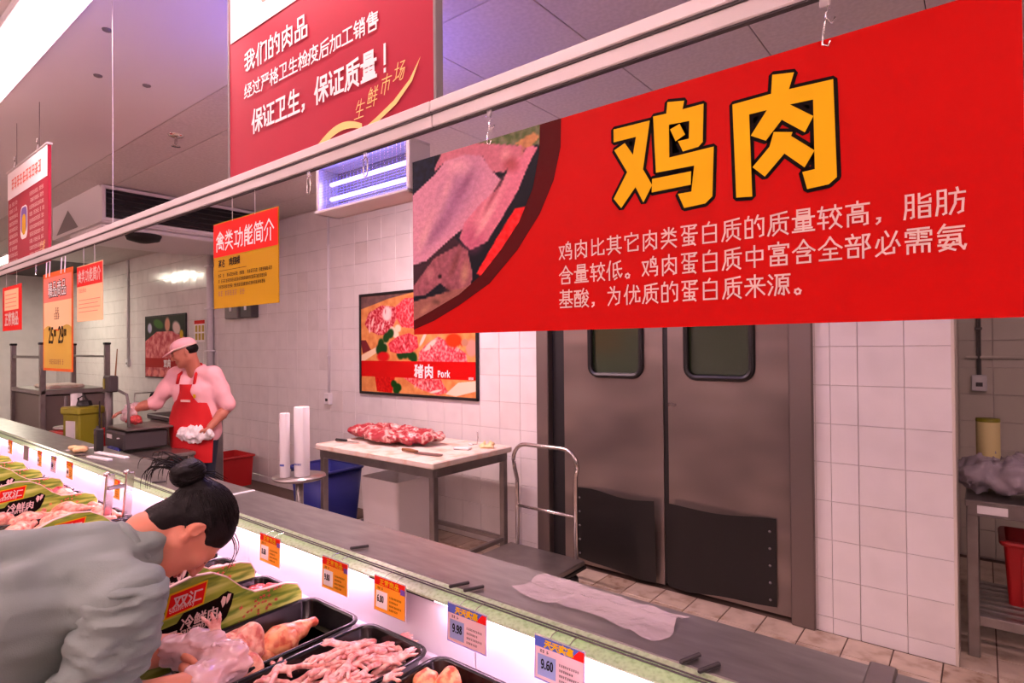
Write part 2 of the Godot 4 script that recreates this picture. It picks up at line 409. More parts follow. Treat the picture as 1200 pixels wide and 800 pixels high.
const GLYPHS := {
	"肉": "50,2 50,20|12,20 88,20 88,92 74,96|12,20 12,98|50,20 46,38 26,54|48,34 74,54|50,50 44,70 24,86|48,66 76,88",
	"比": "14,8 14,90 42,78|14,42 44,42|90,22 58,42|56,6 56,90 94,90 94,70",
	"其": "8,16 92,16|28,4 28,70|72,4 72,70|28,34 72,34|28,51 72,51|4,70 96,70|36,76 14,96|64,76 88,96",
	"它": "50,2 50,14|10,32 10,16 90,16 90,32|78,36 30,58|30,34 30,90 88,90 88,72",
	"类": "50,2 50,46|10,26 90,26|24,8 34,20|76,8 64,20|44,28 14,46|56,28 86,46|8,64 92,64|50,48 46,68 10,98|50,66 90,98",
	"白": "48,2 38,18|16,18 84,18 84,96 16,96 16,18|16,56 84,56",
	"质": "88,4 18,12|18,12 18,60 4,97|18,30 96,30|54,10 54,46|30,80 30,46 84,46 84,80|57,56 56,72 26,98|64,80 92,98",
	"量": "24,4 76,4 76,30 24,30 24,4|24,17 76,17|4,38 96,38|20,46 80,46 80,74 20,74 20,46|20,60 80,60|50,46 50,94|14,84 86,84|4,95 96,95",
	"高": "50,2 50,14|6,15 94,15|30,24 70,24 70,42 30,42 30,24|12,98 12,52 88,52 88,94 76,97|32,64 68,64 68,84 32,84 32,64",
	"含": "50,2 30,30 4,48|50,2 70,30 96,48|34,36 66,36|24,50 76,50 62,62|22,68 78,68 78,96 22,96 22,68",
	"中": "12,28 88,28 88,66 12,66 12,28|50,4 50,97",
	"富": "50,0 50,10|6,24 6,12 94,12 94,24|24,24 76,24|30,34 70,34 70,48 30,48 30,34|14,58 86,58 86,97 14,97 14,58|14,77 86,77|50,58 50,97",
	"全": "50,2 30,30 4,48|50,2 70,30 96,48|26,50 74,50|22,70 78,70|6,94 94,94|50,50 50,94",
	"部": "28,2 32,14|4,16 58,16|16,24 22,38|46,24 40,38|2,44 60,44|12,58 50,58 50,92 12,92 12,58|70,98 70,8 94,8 82,36 96,60 74,66",
	"必": "44,4 54,22|84,8 60,60 8,96|18,34 8,62|32,26 32,82 44,90 74,88 74,70|84,42 94,62",
	"需": "14,6 86,6|50,6 50,44|6,32 6,18 94,18 94,32|22,26 38,28|62,26 78,28|22,38 38,40|62,38 78,40|6,52 94,52|50,52 44,64|12,98 12,66 88,66 88,96|36,66 36,94|64,66 64,94",
	"氨": "28,2 8,30|22,14 92,14|26,28 84,28|8,42 78,42 80,80 92,96 97,82|40,48 40,56|12,66 12,58 70,58 70,66|36,64 24,84 62,98|58,70 44,88 12,98|8,78 72,78",
	"基": "8,12 92,12|28,2 28,54|72,2 72,54|28,26 72,26|28,40 72,40|4,54 96,54|34,56 6,76|66,56 94,76|34,74 66,74|50,64 50,95|10,95 90,95",
	"为": "24,6 34,20|8,32 84,32 78,88 58,96|50,4 42,50 10,97|52,52 62,68",
	"来": "14,18 86,18|50,2 50,98|28,26 34,42|72,26 64,42|4,48 96,48|46,50 8,88|54,50 94,88",
	"我": "50,4 8,14|30,12 30,92 16,88|4,34 96,34|6,66 52,54|60,4 66,60 86,94 96,76|86,46 44,90|76,8 90,22",
	"品": "28,4 72,4 72,40 28,40 28,4|6,54 42,54 42,94 6,94 6,54|58,54 94,54 94,94 58,94 58,54",
	"过": "12,6 24,20|4,38 24,38 24,72|4,92 24,76 50,92 98,94|36,26 96,26|76,4 76,72 62,70|48,40 58,56",
	"严": "8,10 92,10|36,10 36,42|64,10 64,42|14,20 24,38|86,20 76,38|14,46 94,46|18,46 18,66 4,97",
	"卫": "12,10 84,10 80,56 66,58|46,10 46,92|4,93 96,93",
	"生": "26,6 8,46|18,28 90,28|50,2 50,94|16,60 84,60|4,94 96,94",
	"疫": "52,0 56,12|18,14 96,14|18,14 18,60 4,97|2,34 12,48|2,70 16,60|44,24 44,38 34,52|44,24 76,24 76,44 92,44|36,58 82,58 62,82 30,97|46,66 66,86 96,97",
	"后": "86,4 20,16|20,16 18,60 4,97|20,38 96,38|34,56 84,56 84,96 34,96 34,56",
	"工": "12,14 88,14|50,14 50,90|4,90 96,90",
	"售": "32,2 8,34|22,20 22,58|48,2 56,12|22,14 90,14|22,28 86,28|22,42 86,42|22,57 94,57|54,14 54,57|20,66 80,66 80,96 20,96 20,66",
	"禽": "50,2 4,36|50,2 96,36|50,16 50,26|32,30 66,46|66,30 32,46|24,30 24,50 76,50 76,30|10,98 10,60 90,60 90,94|50,50 36,84 66,80|62,72 74,90",
	"能": "30,2 12,26 46,24|38,14 48,30|12,98 12,38 46,38 46,94|12,56 46,56|12,74 46,74|90,8 60,24|60,4 60,42 94,42 94,30|90,56 60,72|60,52 60,94 94,94 94,80",
	"简": "22,0 6,22|16,10 46,10|26,12 34,22|66,0 50,22|58,10 94,10|70,12 78,22|12,28 22,36|10,40 10,98|34,32 92,32 92,92 78,96|32,48 70,48 70,84 32,84 32,48|32,66 70,66",
	"介": "50,2 4,46|50,2 96,46|36,44 34,70 14,97|66,44 66,98",
	"天": "14,14 86,14|6,46 94,46|50,14 46,52 6,97|52,50 94,97",
	"实": "50,0 50,10|8,28 8,14 92,14 92,28|24,32 38,42|18,48 32,58|4,66 96,66|56,28 50,70 8,98|56,72 92,96",
	"惠": "14,12 86,12|50,2 50,58|24,22 76,22 76,50 24,50 24,22|24,36 76,36|10,60 84,58|10,72 6,90|30,68 30,92 70,92 70,80|46,66 56,76|80,68 92,86",
	"市": "50,2 50,16|6,20 94,20|18,86 18,38 82,38 82,82|50,20 50,98",
	"菜": "4,14 96,14|32,4 32,24|68,4 68,24|82,30 20,38|24,44 34,54|48,42 54,52|78,42 66,54|4,64 96,64|50,56 50,98|46,66 8,92|54,66 94,92",
	"名": "44,2 12,44|36,16 84,16 50,52 6,72|30,28 50,44|28,58 84,58 84,96 28,96 28,58",
	"商": "50,0 50,10|6,12 94,12|34,16 40,28|66,16 60,28|10,98 10,32 90,32 90,94 78,97|38,38 28,54|62,38 74,54|36,62 64,62 64,84 36,84 36,62",
	"正": "10,10 90,10|50,10 50,92|50,48 86,48|22,40 22,92|4,93 96,93",
	"常": "50,0 50,16|22,4 32,16|78,4 68,16|6,32 6,18 94,18 94,32|30,30 70,30 70,48 30,48 30,30|18,92 18,58 82,58 82,88|50,48 50,98",
	"场": "4,34 40,34|22,6 22,80|2,86 42,72|46,10 84,10 54,44 94,44 88,90 72,95|66,44 48,78|82,46 62,92",
	"，": "14,80 24,80 22,92 12,100",
	"。": "12,78 24,74 34,82 30,94 18,96 10,88 12,78",
	"！": "40,4 40,66|40,88 40,92",
}
# a glyph made of radicals: name, x, y, width, height in hundredths
const JOINED := {
	"鸡": [["you", 0, 12, 44, 82], ["niao", 44, 0, 56, 100]], "蛋": [["chong", 10, 48, 80, 52]], "的": [["bai", 0, 0, 48, 100], ["shao", 48, 0, 50, 100]],
	"较": [["che", 0, 4, 44, 94], ["jiao", 46, 2, 54, 96]], "脂": [["yue", 0, 2, 40, 96], ["zhi", 46, 2, 54, 96]], "肪": [["yue", 0, 2, 40, 96], ["fang", 44, 0, 56, 98]],
	"低": [["ren", 0, 0, 36, 100], ["di", 30, 2, 70, 98]], "酸": [["wine", 0, 2, 46, 96], ["jun", 48, 0, 52, 100]], "优": [["ren", 0, 0, 36, 100], ["yo", 32, 2, 68, 96]],
	"源": [["shui", 0, 2, 34, 96], ["yuan", 32, 2, 68, 96]], "们": [["ren", 0, 0, 38, 100], ["men", 38, 2, 62, 98]], "经": [["si", 0, 2, 40, 94], ["jing", 42, 2, 58, 96]],
	"格": [["mu", 0, 0, 44, 100], ["ge", 44, 0, 56, 100]], "检": [["mu", 0, 0, 42, 100], ["qian", 42, 0, 58, 98]], "加": [["li", 0, 0, 54, 98], ["kou", 56, 8, 44, 88]],
	"销": [["jin", 0, 0, 44, 98], ["xiao", 46, 0, 54, 100]], "保": [["ren", 0, 0, 36, 100], ["dai", 34, 2, 66, 98]], "证": [["yan", 0, 2, 36, 94], ["zheng", 36, 2, 64, 96]],
	"功": [["gong", 0, 8, 44, 80], ["li", 44, 2, 56, 96]], "猪": [["quan", 0, 0, 40, 100], ["zhe", 38, 2, 62, 98]], "双": [["you", 0, 8, 50, 88], ["you", 48, 6, 52, 92]],
	"汇": [["shui", 0, 2, 36, 96], ["fang_box", 36, 4, 62, 92]], "冷": [["bing", 0, 2, 36, 92], ["ling", 32, 0, 68, 98]], "鲜": [["yu", 0, 0, 50, 100], ["yang", 50, 0, 50, 100]],
	"翅": [["zhi_branch", 0, 2, 52, 96], ["feather", 52, 4, 48, 92]], "根": [["mu", 0, 0, 44, 100], ["gen", 46, 2, 54, 96]], "价": [["ren", 0, 0, 36, 100], ["jie", 32, 0, 68, 100]],
	"精": [["mi", 0, 2, 44, 96], ["qing", 46, 2, 54, 98]],
}
const EXTRA := {"蛋": "10,6 90,6 78,16|50,6 50,34|50,20 80,20|26,16 26,32 12,46|22,34 50,44 94,44"}

func strokes_of(text: String) -> Array:
	var out = []
	for s in text.split("|"):
		var line = []
		for p in s.split(" "):
			var q = p.split(",")
			line.append(Vector2(float(q[0]), float(q[1])) * 0.01)
		out.append(line)
	return out

func glyph(ch: String) -> Array:
	if glyph_cache.has(ch): return glyph_cache[ch]
	var out = []
	if GLYPHS.has(ch): out = strokes_of(GLYPHS[ch])
	if EXTRA.has(ch): out.append_array(strokes_of(EXTRA[ch]))
	if JOINED.has(ch):
		for r in JOINED[ch]:
			for s in strokes_of(RADICALS[r[0]]):
				var line = []
				for p in s: line.append(Vector2(r[1] + p.x * r[3], r[2] + p.y * r[4]) * 0.01)
				out.append(line)
	glyph_cache[ch] = out
	return out

# writes s with its lower left corner at x, y in the plane z of a shape
func write(b: Shape, s: String, x: float, y: float, w: float, h: float, pitch: float, pen: float, z: float, col = null, slant := 0.0):
	var layer := 0
	for i in s.length():
		for line in glyph(s[i]):
			for k in line.size() - 1:
				layer = (layer + 1) % 24
				var p = line[k]; var q = line[k + 1]
				b.strip(Vector2(x + i * pitch + p.x * w + (1.0 - p.y) * h * slant, y + (1.0 - p.y) * h), Vector2(x + i * pitch + q.x * w + (1.0 - q.y) * h * slant, y + (1.0 - q.y) * h), pen, z + layer * 0.00005, col)

# rows of marks too small to read
func scribble(b: Shape, x: float, y: float, length: float, h: float, z: float, seed_: int, col = null):
	var r = RandomNumberGenerator.new(); r.seed = seed_
	var cx = x
	while cx < x + length - h * 0.8:
		if r.randf() < 0.1:
			cx += h * 0.8
			continue
		var w = h * 0.78
		for k in 3:
			var yy = y + h * (0.1 + 0.38 * k + r.randf_range(-0.08, 0.08))
			b.strip(Vector2(cx, yy), Vector2(cx + w * r.randf_range(0.6, 1.0), yy), h * 0.13, z + k * 0.0001, col)
		for k in 2:
			var xx = cx + w * r.randf_range(0.1, 0.9)
			b.strip(Vector2(xx, y), Vector2(xx, y + h * 0.9), h * 0.13, z + 0.0004 + k * 0.0001, col)
		cx += h

func latin(s: String, size: float, bold := true, serif := false) -> TextMesh:
	var f = SystemFont.new()
	f.font_names = PackedStringArray(["Droid Serif" if serif else "Droid Sans"])
	f.font_weight = 700 if bold else 400
	var t = TextMesh.new()
	t.text = s; t.font = f; t.font_size = 64; t.pixel_size = size / 46.0; t.depth = 0.0006
	t.horizontal_alignment = HORIZONTAL_ALIGNMENT_LEFT
	t.vertical_alignment = VERTICAL_ALIGNMENT_BOTTOM
	return t

func pts2(a: Array) -> PackedVector2Array:
	var o = PackedVector2Array()
	for i in range(0, a.size(), 2): o.append(Vector2(a[i], a[i + 1]))
	return o

# ------------------------------------------------------------------ printed pictures
func paint_poly(img: Image, pts: PackedVector2Array, col: Color, grain: FastNoiseLite = null, col2 := Color.BLACK, scale := 1.0):
	var w = img.get_width(); var h = img.get_height()
	var lo = Vector2(1e9, 1e9); var hi = -lo
	var q = PackedVector2Array()
	for p in pts:
		var s = Vector2(p.x * w, p.y * h); q.append(s); lo = lo.min(s); hi = hi.max(s)
	for y in range(maxi(int(lo.y), 0), mini(int(hi.y) + 1, h)):
		var xs = []
		for i in q.size():
			var a = q[i]; var b = q[(i + 1) % q.size()]
			if (a.y <= y) != (b.y <= y):
				xs.append(a.x + (y - a.y) / (b.y - a.y) * (b.x - a.x))
		xs.sort()
		for k in range(0, xs.size() - 1, 2):
			for x in range(maxi(int(xs[k]), 0), mini(int(xs[k + 1]) + 1, w)):
				var c = col
				if grain: c = col.lerp(col2, clampf(0.5 + grain.get_noise_2d(x * scale, y * scale), 0.0, 1.0))
				img.set_pixel(x, y, c)

func paint_spot(img: Image, cx: float, cy: float, rx: float, ry: float, rot: float, col: Color, soft := 0.35):
	var w = img.get_width(); var h = img.get_height()
	var R = maxf(rx * w, ry * h)
	var cs = cos(rot); var sn = sin(rot)
	for y in range(maxi(int(cy * h - R), 0), mini(int(cy * h + R) + 1, h)):
		for x in range(maxi(int(cx * w - R), 0), mini(int(cx * w + R) + 1, w)):
			var dx = x - cx * w; var dy = y - cy * h
			var e = Vector2((dx * cs + dy * sn) / (rx * w), (-dx * sn + dy * cs) / (ry * h)).length()
			if e < 1.0:
				var a = clampf((1.0 - e) / soft, 0.0, 1.0) * col.a
				img.set_pixel(x, y, img.get_pixel(x, y).lerp(Color(col.r, col.g, col.b), a))

func print_mat(n: String, img: Image, rough := 0.35) -> StandardMaterial3D:
	var m = mat(n, Color.WHITE, rough)
	m.albedo_texture = ImageTexture.create_from_image(img)
	m.metallic_specular = 0.2
	return m

# ------------------------------------------------------------------ camera, light, exposure
func lamp_material(n: String, col: Color, energy: float) -> StandardMaterial3D:
	var m = mat(n, Color(0.9, 0.9, 0.9), 0.4)
	m.emission_enabled = true; m.emission = col; m.emission_energy_multiplier = energy
	return m

func area(parent: Node, at: Vector3, size: Vector2, towards: Vector3, col: Color, energy: float):
	var l = AreaLight3D.new()
	l.name = "lamp_light"
	l.area_size = size; l.light_color = col; l.light_energy = energy
	l.area_range = 30.0; l.area_attenuation = 2.0
	l.shadow_enabled = true
	parent.add_child(l, true)
	l.position = at
	var up = Vector3.RIGHT if absf(towards.x) < 0.5 else Vector3.UP
	l.basis = Basis.looking_at(towards, Vector3.FORWARD if absf(towards.y) > 0.9 else Vector3.UP)

const PINK_LIGHT := Color(1.0, 0.82, 0.83)
const WHITE_LIGHT := Color(1.0, 0.95, 0.86)

func set_view():
	var cam = Camera3D.new()
	cam.name = "camera"
	cam.position = Vector3(0, 1.6, 0)
	cam.rotation_order = EULER_ORDER_YXZ
	cam.rotation_degrees = Vector3(0.5, 38.6, -0.5)
	cam.fov = rad_to_deg(2.0 * atan(400.0 / 690.0))
	cam.near = 0.05; cam.far = 60.0
	cam.current = true
	add_child(cam)
	var we = WorldEnvironment.new()
	we.name = "world"
	var e = Environment.new()
	e.background_mode = Environment.BG_COLOR
	e.background_color = Color(0, 0, 0)
	e.tonemap_mode = Environment.TONE_MAPPER_LINEAR
	e.tonemap_exposure = 1.15
	e.sdfgi_enabled = true; e.ssao_enabled = true; e.ssil_enabled = true
	we.environment = e
	add_child(we)

func luminaire(label: String, at: Vector3, length: float, width: float, col: Color, energy: float, group := "ceiling strip lights", glow := 4.0):
	var t = thing("ceiling_light", label, "light", group, at)
	var h = Shape.new()
	h.box(Vector3(0, 0.02, 0), Vector3(length, 0.04, width), 0.004)
	part(t, "housing", h, "white_paint")
	var d = Shape.new()
	d.box(Vector3(0, -0.006, 0), Vector3(length - 0.02, 0.012, width - 0.02), 0.003)
	part(t, "diffuser", d, lamp_material("lamp_glow", col, glow))
	area(t, Vector3(0, -0.02, 0), Vector2(length - 0.05, width - 0.04), Vector3.DOWN, col, energy)

func pendant(label: String, at: Vector3, length: float, width: float, col: Color, down: float, up: float):
	var t = thing("pendant_light", label, "light", "strip lights over the shop floor", at)
	var s = Shape.new(); s.box(Vector3(0, 0.02, 0), Vector3(length, 0.05, width * 0.3), 0.004)
	part(t, "spine", s, "white_paint")
	var glow = lamp_material("pendant_glow", col, 4.0)
	for z in [-1.0, 1.0]:
		s = Shape.new(true); s.tube([Vector3(-length / 2, 0.02, z * width * 0.34), Vector3(length / 2, 0.02, z * width * 0.34)], 0.016, 8)
		part(t, "lamp_tube", s, glow)
	for x in [-0.7, 0.7]:
		s = Shape.new(); s.tube([Vector3(x, 0.04, 0), Vector3(x, CEIL - at.y, 0)], 0.003, 5)
		part(t, "suspension_wire", s, "alu")
	area(t, Vector3(0, -0.02, 0), Vector2(length, width), Vector3.DOWN, col, down)
	area(t, Vector3(0, 0.06, 0), Vector2(length, width), Vector3.UP, col, up)  # uplight added to brighten the ceiling

func make_materials():
	var m
	m = mat("white_paint", Color(0.86, 0.85, 0.86), 0.5)
	m = mat("wall_tile", Color(0.90, 0.885, 0.88), 0.16)
	tri_tex(m, noise_tex(0.012, [[0.0, grey(0.955)], [0.5, grey(0.985)], [1.0, grey(1.0)]], 256, 3), Vector3(0.9, 0.9, 0.9))
	m.normal_enabled = true; m.normal_texture = noise_tex(0.02, [], 256, 8, 2, true); m.normal_scale = 0.06
	m = mat("wall_tile_warm", Color(0.885, 0.865, 0.855), 0.2)
	tri_tex(m, noise_tex(0.02, [[0.0, grey(0.95)], [1.0, grey(1.0)]], 256, 4), Vector3(0.9, 0.9, 0.9))
	m = mat("wall_tile_cream", Color(0.80, 0.77, 0.72), 0.3)
	m = mat("grout", Color(0.79, 0.75, 0.73), 0.9)
	m = mat("floor_grout", Color(0.36, 0.29, 0.25), 0.9)
	m = mat("floor_tile", Color(0.80, 0.73, 0.66), 0.35)
	tri_tex(m, noise_tex(0.03, [[0.0, Color(0.72, 0.66, 0.6)], [0.45, grey(0.92)], [1.0, grey(1.0)]], 256, 5, 5), Vector3(0.8, 0.8, 0.8))
	m = mat("floor_tile_worn", Color(0.74, 0.66, 0.58), 0.4)
	tri_tex(m, noise_tex(0.05, [[0.0, Color(0.6, 0.5, 0.42)], [0.4, grey(0.9)], [1.0, grey(1.0)]], 256, 6, 5), Vector3(0.9, 0.9, 0.9))
	m = mat("plaster", Color(0.84, 0.83, 0.83), 0.75)
	m = mat("ceiling_panel", Color(0.83, 0.81, 0.80), 0.7)
	tri_tex(m, noise_tex(0.2, [[0.0, grey(0.9)], [1.0, grey(1.0)]], 128, 7), Vector3(1.4, 1.4, 1.4))
	m = mat("ceiling_gap", Color(0.36, 0.34, 0.34), 0.9)
	m = mat("steel", Color(0.62, 0.60, 0.59), 0.34, 0.9)
	var brushed = noise_tex(0.02, [[0.0, grey(0.88)], [1.0, grey(1.0)]], 256, 11, 4)
	tri_tex(m, brushed, Vector3(1.2, 1.2, 1.2))
	m = mat("counter_steel", Color(0.58, 0.575, 0.56), 0.30, 0.75)
	tri_tex(m, noise_tex(0.02, [[0.0, grey(0.84)], [1.0, grey(1.0)]], 256, 12, 4), Vector3(1.0, 1.0, 4.0))
	m = mat("door_steel", Color(0.58, 0.53, 0.50), 0.34, 0.65)
	tri_tex(m, noise_tex(0.012, [[0.0, grey(0.80)], [1.0, grey(1.0)]], 256, 14, 2), Vector3(0.4, 0.9, 0.4))
	m.roughness_texture = noise_tex(0.02, [[0.0, grey(0.8)], [1.0, grey(1.0)]], 256, 15, 2)
	m = mat("frame_steel", Color(0.50, 0.46, 0.44), 0.4, 0.8)
	m = mat("chrome", Color(0.80, 0.78, 0.77), 0.18, 1.0)
	m = mat("alu", Color(0.80, 0.78, 0.78), 0.42, 0.35)
	m = mat("alu_dark", Color(0.20, 0.18, 0.18), 0.6)
	m = mat("rubber", Color(0.055, 0.05, 0.05), 0.42)
	m = mat("rubber_dull", Color(0.07, 0.06, 0.065), 0.7)
	m = mat("dark", Color(0.06, 0.05, 0.055), 0.6)
	m = mat("dark_grey", Color(0.24, 0.22, 0.23), 0.5)
	m = mat("mid_grey", Color(0.45, 0.43, 0.43), 0.5)
	m = mat("plastic_white", Color(0.88, 0.87, 0.88), 0.4)
	m = mat("case_white", Color(0.90, 0.89, 0.91), 0.3)
	m = mat("tray_black", Color(0.035, 0.032, 0.036), 0.22)
	m = mat("blue_plastic", Color(0.10, 0.13, 0.42), 0.45)
	m = mat("red_plastic", Color(0.66, 0.07, 0.08), 0.45)
	m = mat("red_cloth", Color(0.76, 0.04, 0.08), 0.8)
	m = mat("sign_red", Color(0.68, 0.05, 0.04), 0.42)
	m = mat("board_red", Color(0.62, 0.175, 0.24), 0.4)
	m = mat("sign_maroon", Color(0.28, 0.04, 0.045), 0.42)
	m = mat("sign_back", Color(0.8, 0.78, 0.76), 0.6)
	m = mat("ink_yellow", Color(0.82, 0.65, 0.08), 0.5)
	m = mat("ink_black", Color(0.07, 0.04, 0.03), 0.5)
	m = mat("ink_pale", Color(0.84, 0.73, 0.70), 0.5)
	m = mat("ink_white", Color(0.95, 0.93, 0.93), 0.5)
	m = mat("ink_gold", Color(0.92, 0.78, 0.45), 0.5)
	m = mat("ink_red", Color(0.82, 0.12, 0.10), 0.5)
	m = mat("ink_blue", Color(0.25, 0.33, 0.68), 0.5)
	m = mat("ink_violet", Color(0.40, 0.25, 0.62), 0.5)
	m = mat("paper_yellow", Color(0.67, 0.52, 0.07), 0.5)
	m = mat("tag_yellow", Color(0.94, 0.62, 0.12), 0.45)
	m = mat("tag_pink", Color(0.88, 0.76, 0.78), 0.45)
	m = mat("tag_blue", Color(0.52, 0.58, 0.76), 0.45)
	m = mat("paper_cream", Color(0.93, 0.78, 0.58), 0.6)
	m = mat("paper_orange", Color(0.80, 0.36, 0.14), 0.5)
	m = mat("paper_olive", Color(0.72, 0.60, 0.14), 0.5)
	m = mat("paper_salmon", Color(0.90, 0.42, 0.34), 0.5)
	m = mat("cutting_board", Color(0.90, 0.85, 0.80), 0.5)
	tri_tex(m, noise_tex(0.02, [[0.0, Color(0.93, 0.76, 0.68)], [0.5, grey(0.97)], [1.0, grey(1.0)]], 256, 21, 4), Vector3(1.2, 1.2, 1.2))
	m = mat("wood", Color(0.50, 0.33, 0.20), 0.6)
	m = mat("olive_plastic", Color(0.50, 0.48, 0.08), 0.5)
	m = mat("acrylic_edge", Color(0.86, 0.92, 0.80), 0.2)
	m.backlight_enabled = true; m.backlight = Color(0.6, 0.75, 0.5)
	tri_tex(m, noise_tex(0.09, [[0.0, Color(0.75, 0.8, 0.7)], [0.5, grey(0.95)], [1.0, grey(1.0)]], 256, 22, 4), Vector3(3, 3, 3))
	m = mat("clear_plastic", Color(0.95, 0.93, 0.94, 0.35), 0.15)
	m.transparency = BaseMaterial3D.TRANSPARENCY_ALPHA
	m = mat("thin_film", Color(0.92, 0.86, 0.88, 0.42), 0.22)
	m.transparency = BaseMaterial3D.TRANSPARENCY_ALPHA
	m.normal_enabled = true; m.normal_texture = noise_tex(0.02, [], 256, 31, 4, true); m.normal_scale = 0.8
	m.uv1_triplanar = true; m.uv1_scale = Vector3(3, 3, 3)
	m = mat("glove_film", Color(0.96, 0.84, 0.86, 0.5), 0.2)
	m.transparency = BaseMaterial3D.TRANSPARENCY_ALPHA
	m = mat("window_glass", Color(0.20, 0.25, 0.17), 0.12)
	for k in [["chicken_skin", Color(0.93, 0.72, 0.62), Color(0.80, 0.42, 0.36), 41], ["chicken_warm", Color(0.95, 0.68, 0.48), Color(0.82, 0.36, 0.26), 42], ["chicken_feet", Color(0.95, 0.77, 0.73), Color(0.86, 0.55, 0.52), 43], ["pork", Color(0.93, 0.78, 0.74), Color(0.68, 0.18, 0.20), 44], ["red_meat", Color(0.80, 0.30, 0.30), Color(0.62, 0.12, 0.13), 45]]:
		m = mat(k[0], Color.WHITE, 0.32)
		var st = [[0.0, k[2].darkened(0.15)], [0.36, k[2]], [0.5, k[2].lerp(k[1], 0.7)], [0.62, k[1]], [1.0, k[1].lightened(0.1)]]
		if k[0] == "pork": st = [[0.0, k[2].darkened(0.2)], [0.47, k[2]], [0.53, k[1]], [0.62, k[1]], [0.7, k[2].lerp(k[1], 0.4)], [1.0, k[2]]]
		m.albedo_texture = noise_tex(0.02, st, 256, k[3], 4)
		m.uv1_triplanar = true; m.uv1_scale = Vector3(7, 7, 7) if k[0] != "pork" else Vector3(2.4, 2.4, 2.4)
		m.subsurf_scatter_enabled = true; m.subsurf_scatter_strength = 0.15
	m = mat("skin_woman", Color(0.74, 0.46, 0.36), 0.5)
	m.subsurf_scatter_enabled = true; m.subsurf_scatter_strength = 0.2
	m = mat("skin_man", Color(0.70, 0.44, 0.36), 0.5)
	m = mat("lips", Color(0.62, 0.25, 0.24), 0.45)
	m = mat("hair", Color(0.05, 0.026, 0.026), 0.55)
	m.metallic_specular = 0.3
	m.normal_enabled = true; m.normal_texture = noise_tex(0.05, [], 256, 33, 3, true); m.normal_scale = 0.7
	m.uv1_triplanar = true; m.uv1_scale = Vector3(3, 14, 14)
	m = mat("shirt_grey", Color(0.43, 0.48, 0.465), 0.9)
	m.rim_enabled = true; m.rim = 0.25
	m.normal_enabled = true; m.normal_texture = noise_tex(0.3, [], 256, 34, 2, true); m.normal_scale = 0.25
	m.uv1_triplanar = true; m.uv1_scale = Vector3(6, 6, 6)
	m = mat("shirt_pink", Color(0.93, 0.71, 0.74), 0.85)
	m = mat("green_film", Color(0.35, 0.65, 0.22), 0.35)
	m = mat("paper_roll", Color(0.80, 0.74, 0.52), 0.7)
	m = mat("bag_film", Color(0.62, 0.58, 0.62, 0.8), 0.3)
	m.transparency = BaseMaterial3D.TRANSPARENCY_ALPHA
	for k in ["sign_red", "board_red", "sign_maroon", "ink_yellow", "ink_black", "ink_red", "ink_pale", "ink_white", "paper_yellow", "paper_orange"]: mats[k].metallic_specular = 0.15
	m = mat("jeans", Color(0.10, 0.13, 0.20), 0.9)
	m = mat("glass_bluelight", Color(0.5, 0.5, 0.6), 0.3)
	m = mat("vertex", Color.WHITE, 0.45)
	m.vertex_color_use_as_albedo = true
	m = mat("vertex_meat", Color.WHITE, 0.3)
	m.vertex_color_use_as_albedo = true
	m = mat("vertex_print", Color.WHITE, 0.4)
	m.vertex_color_use_as_albedo = true

func _ready():
	rng.seed = 7
	set_view()
	make_materials()
	# lamps of the hall: a row above the counter, unseen shop rows behind the camera with added uplight
	luminaire("glaring pinkish strip light on the ceiling beside the hanging boards", Vector3(-3.55, 3.06, -0.73), 1.9, 0.2, PINK_LIGHT, 1.6, "", 5.0)
	for x in [-1.5, 0.55]:
		luminaire("pinkish ceiling strip light in the row above the display counter", Vector3(x, 3.06, -0.73), 1.9, 0.2, PINK_LIGHT, 1.6)
	for z in [1.6, 4.2]:
		for x in [-9.0, -5.5, -2.0, 1.5]:
			pendant("unseen suspended strip light over the shop floor with added uplight", Vector3(x, 2.7, z), 1.9, 0.2, PINK_LIGHT, 1.15, 11.0)
	# preparation room: two unseen lamps added to brighten it, then its far lamp
	luminaire("added strip light hidden on the panel ceiling behind the big red board", Vector3(-3.3, 3.06, -2.3), 1.2, 0.2, PINK_LIGHT, 7.5, "", 4.0)
	luminaire("added unseen strip light on the panel ceiling over the recess bench", Vector3(1.5, 3.06, -2.7), 1.2, 0.2, PINK_LIGHT, 2.0, "", 4.0)
	luminaire("strip light on the tiled ceiling over the far preparation table", Vector3(-12.3, 3.06, -2.3), 1.5, 0.2, WHITE_LIGHT, 6.0, "", 5.0)
	build_shell()
	build_ceiling_fittings()
	build_doors()
	build_counter()
	build_rail_and_signs()
	build_goods()
	build_back_room()
	build_wall_things()
	build_woman()
	build_butcher()

# ------------------------------------------------------------------ the room
const WALL_Z := -3.65
const TILE := 0.21
const ROW := 0.214
const CEIL := 3.1

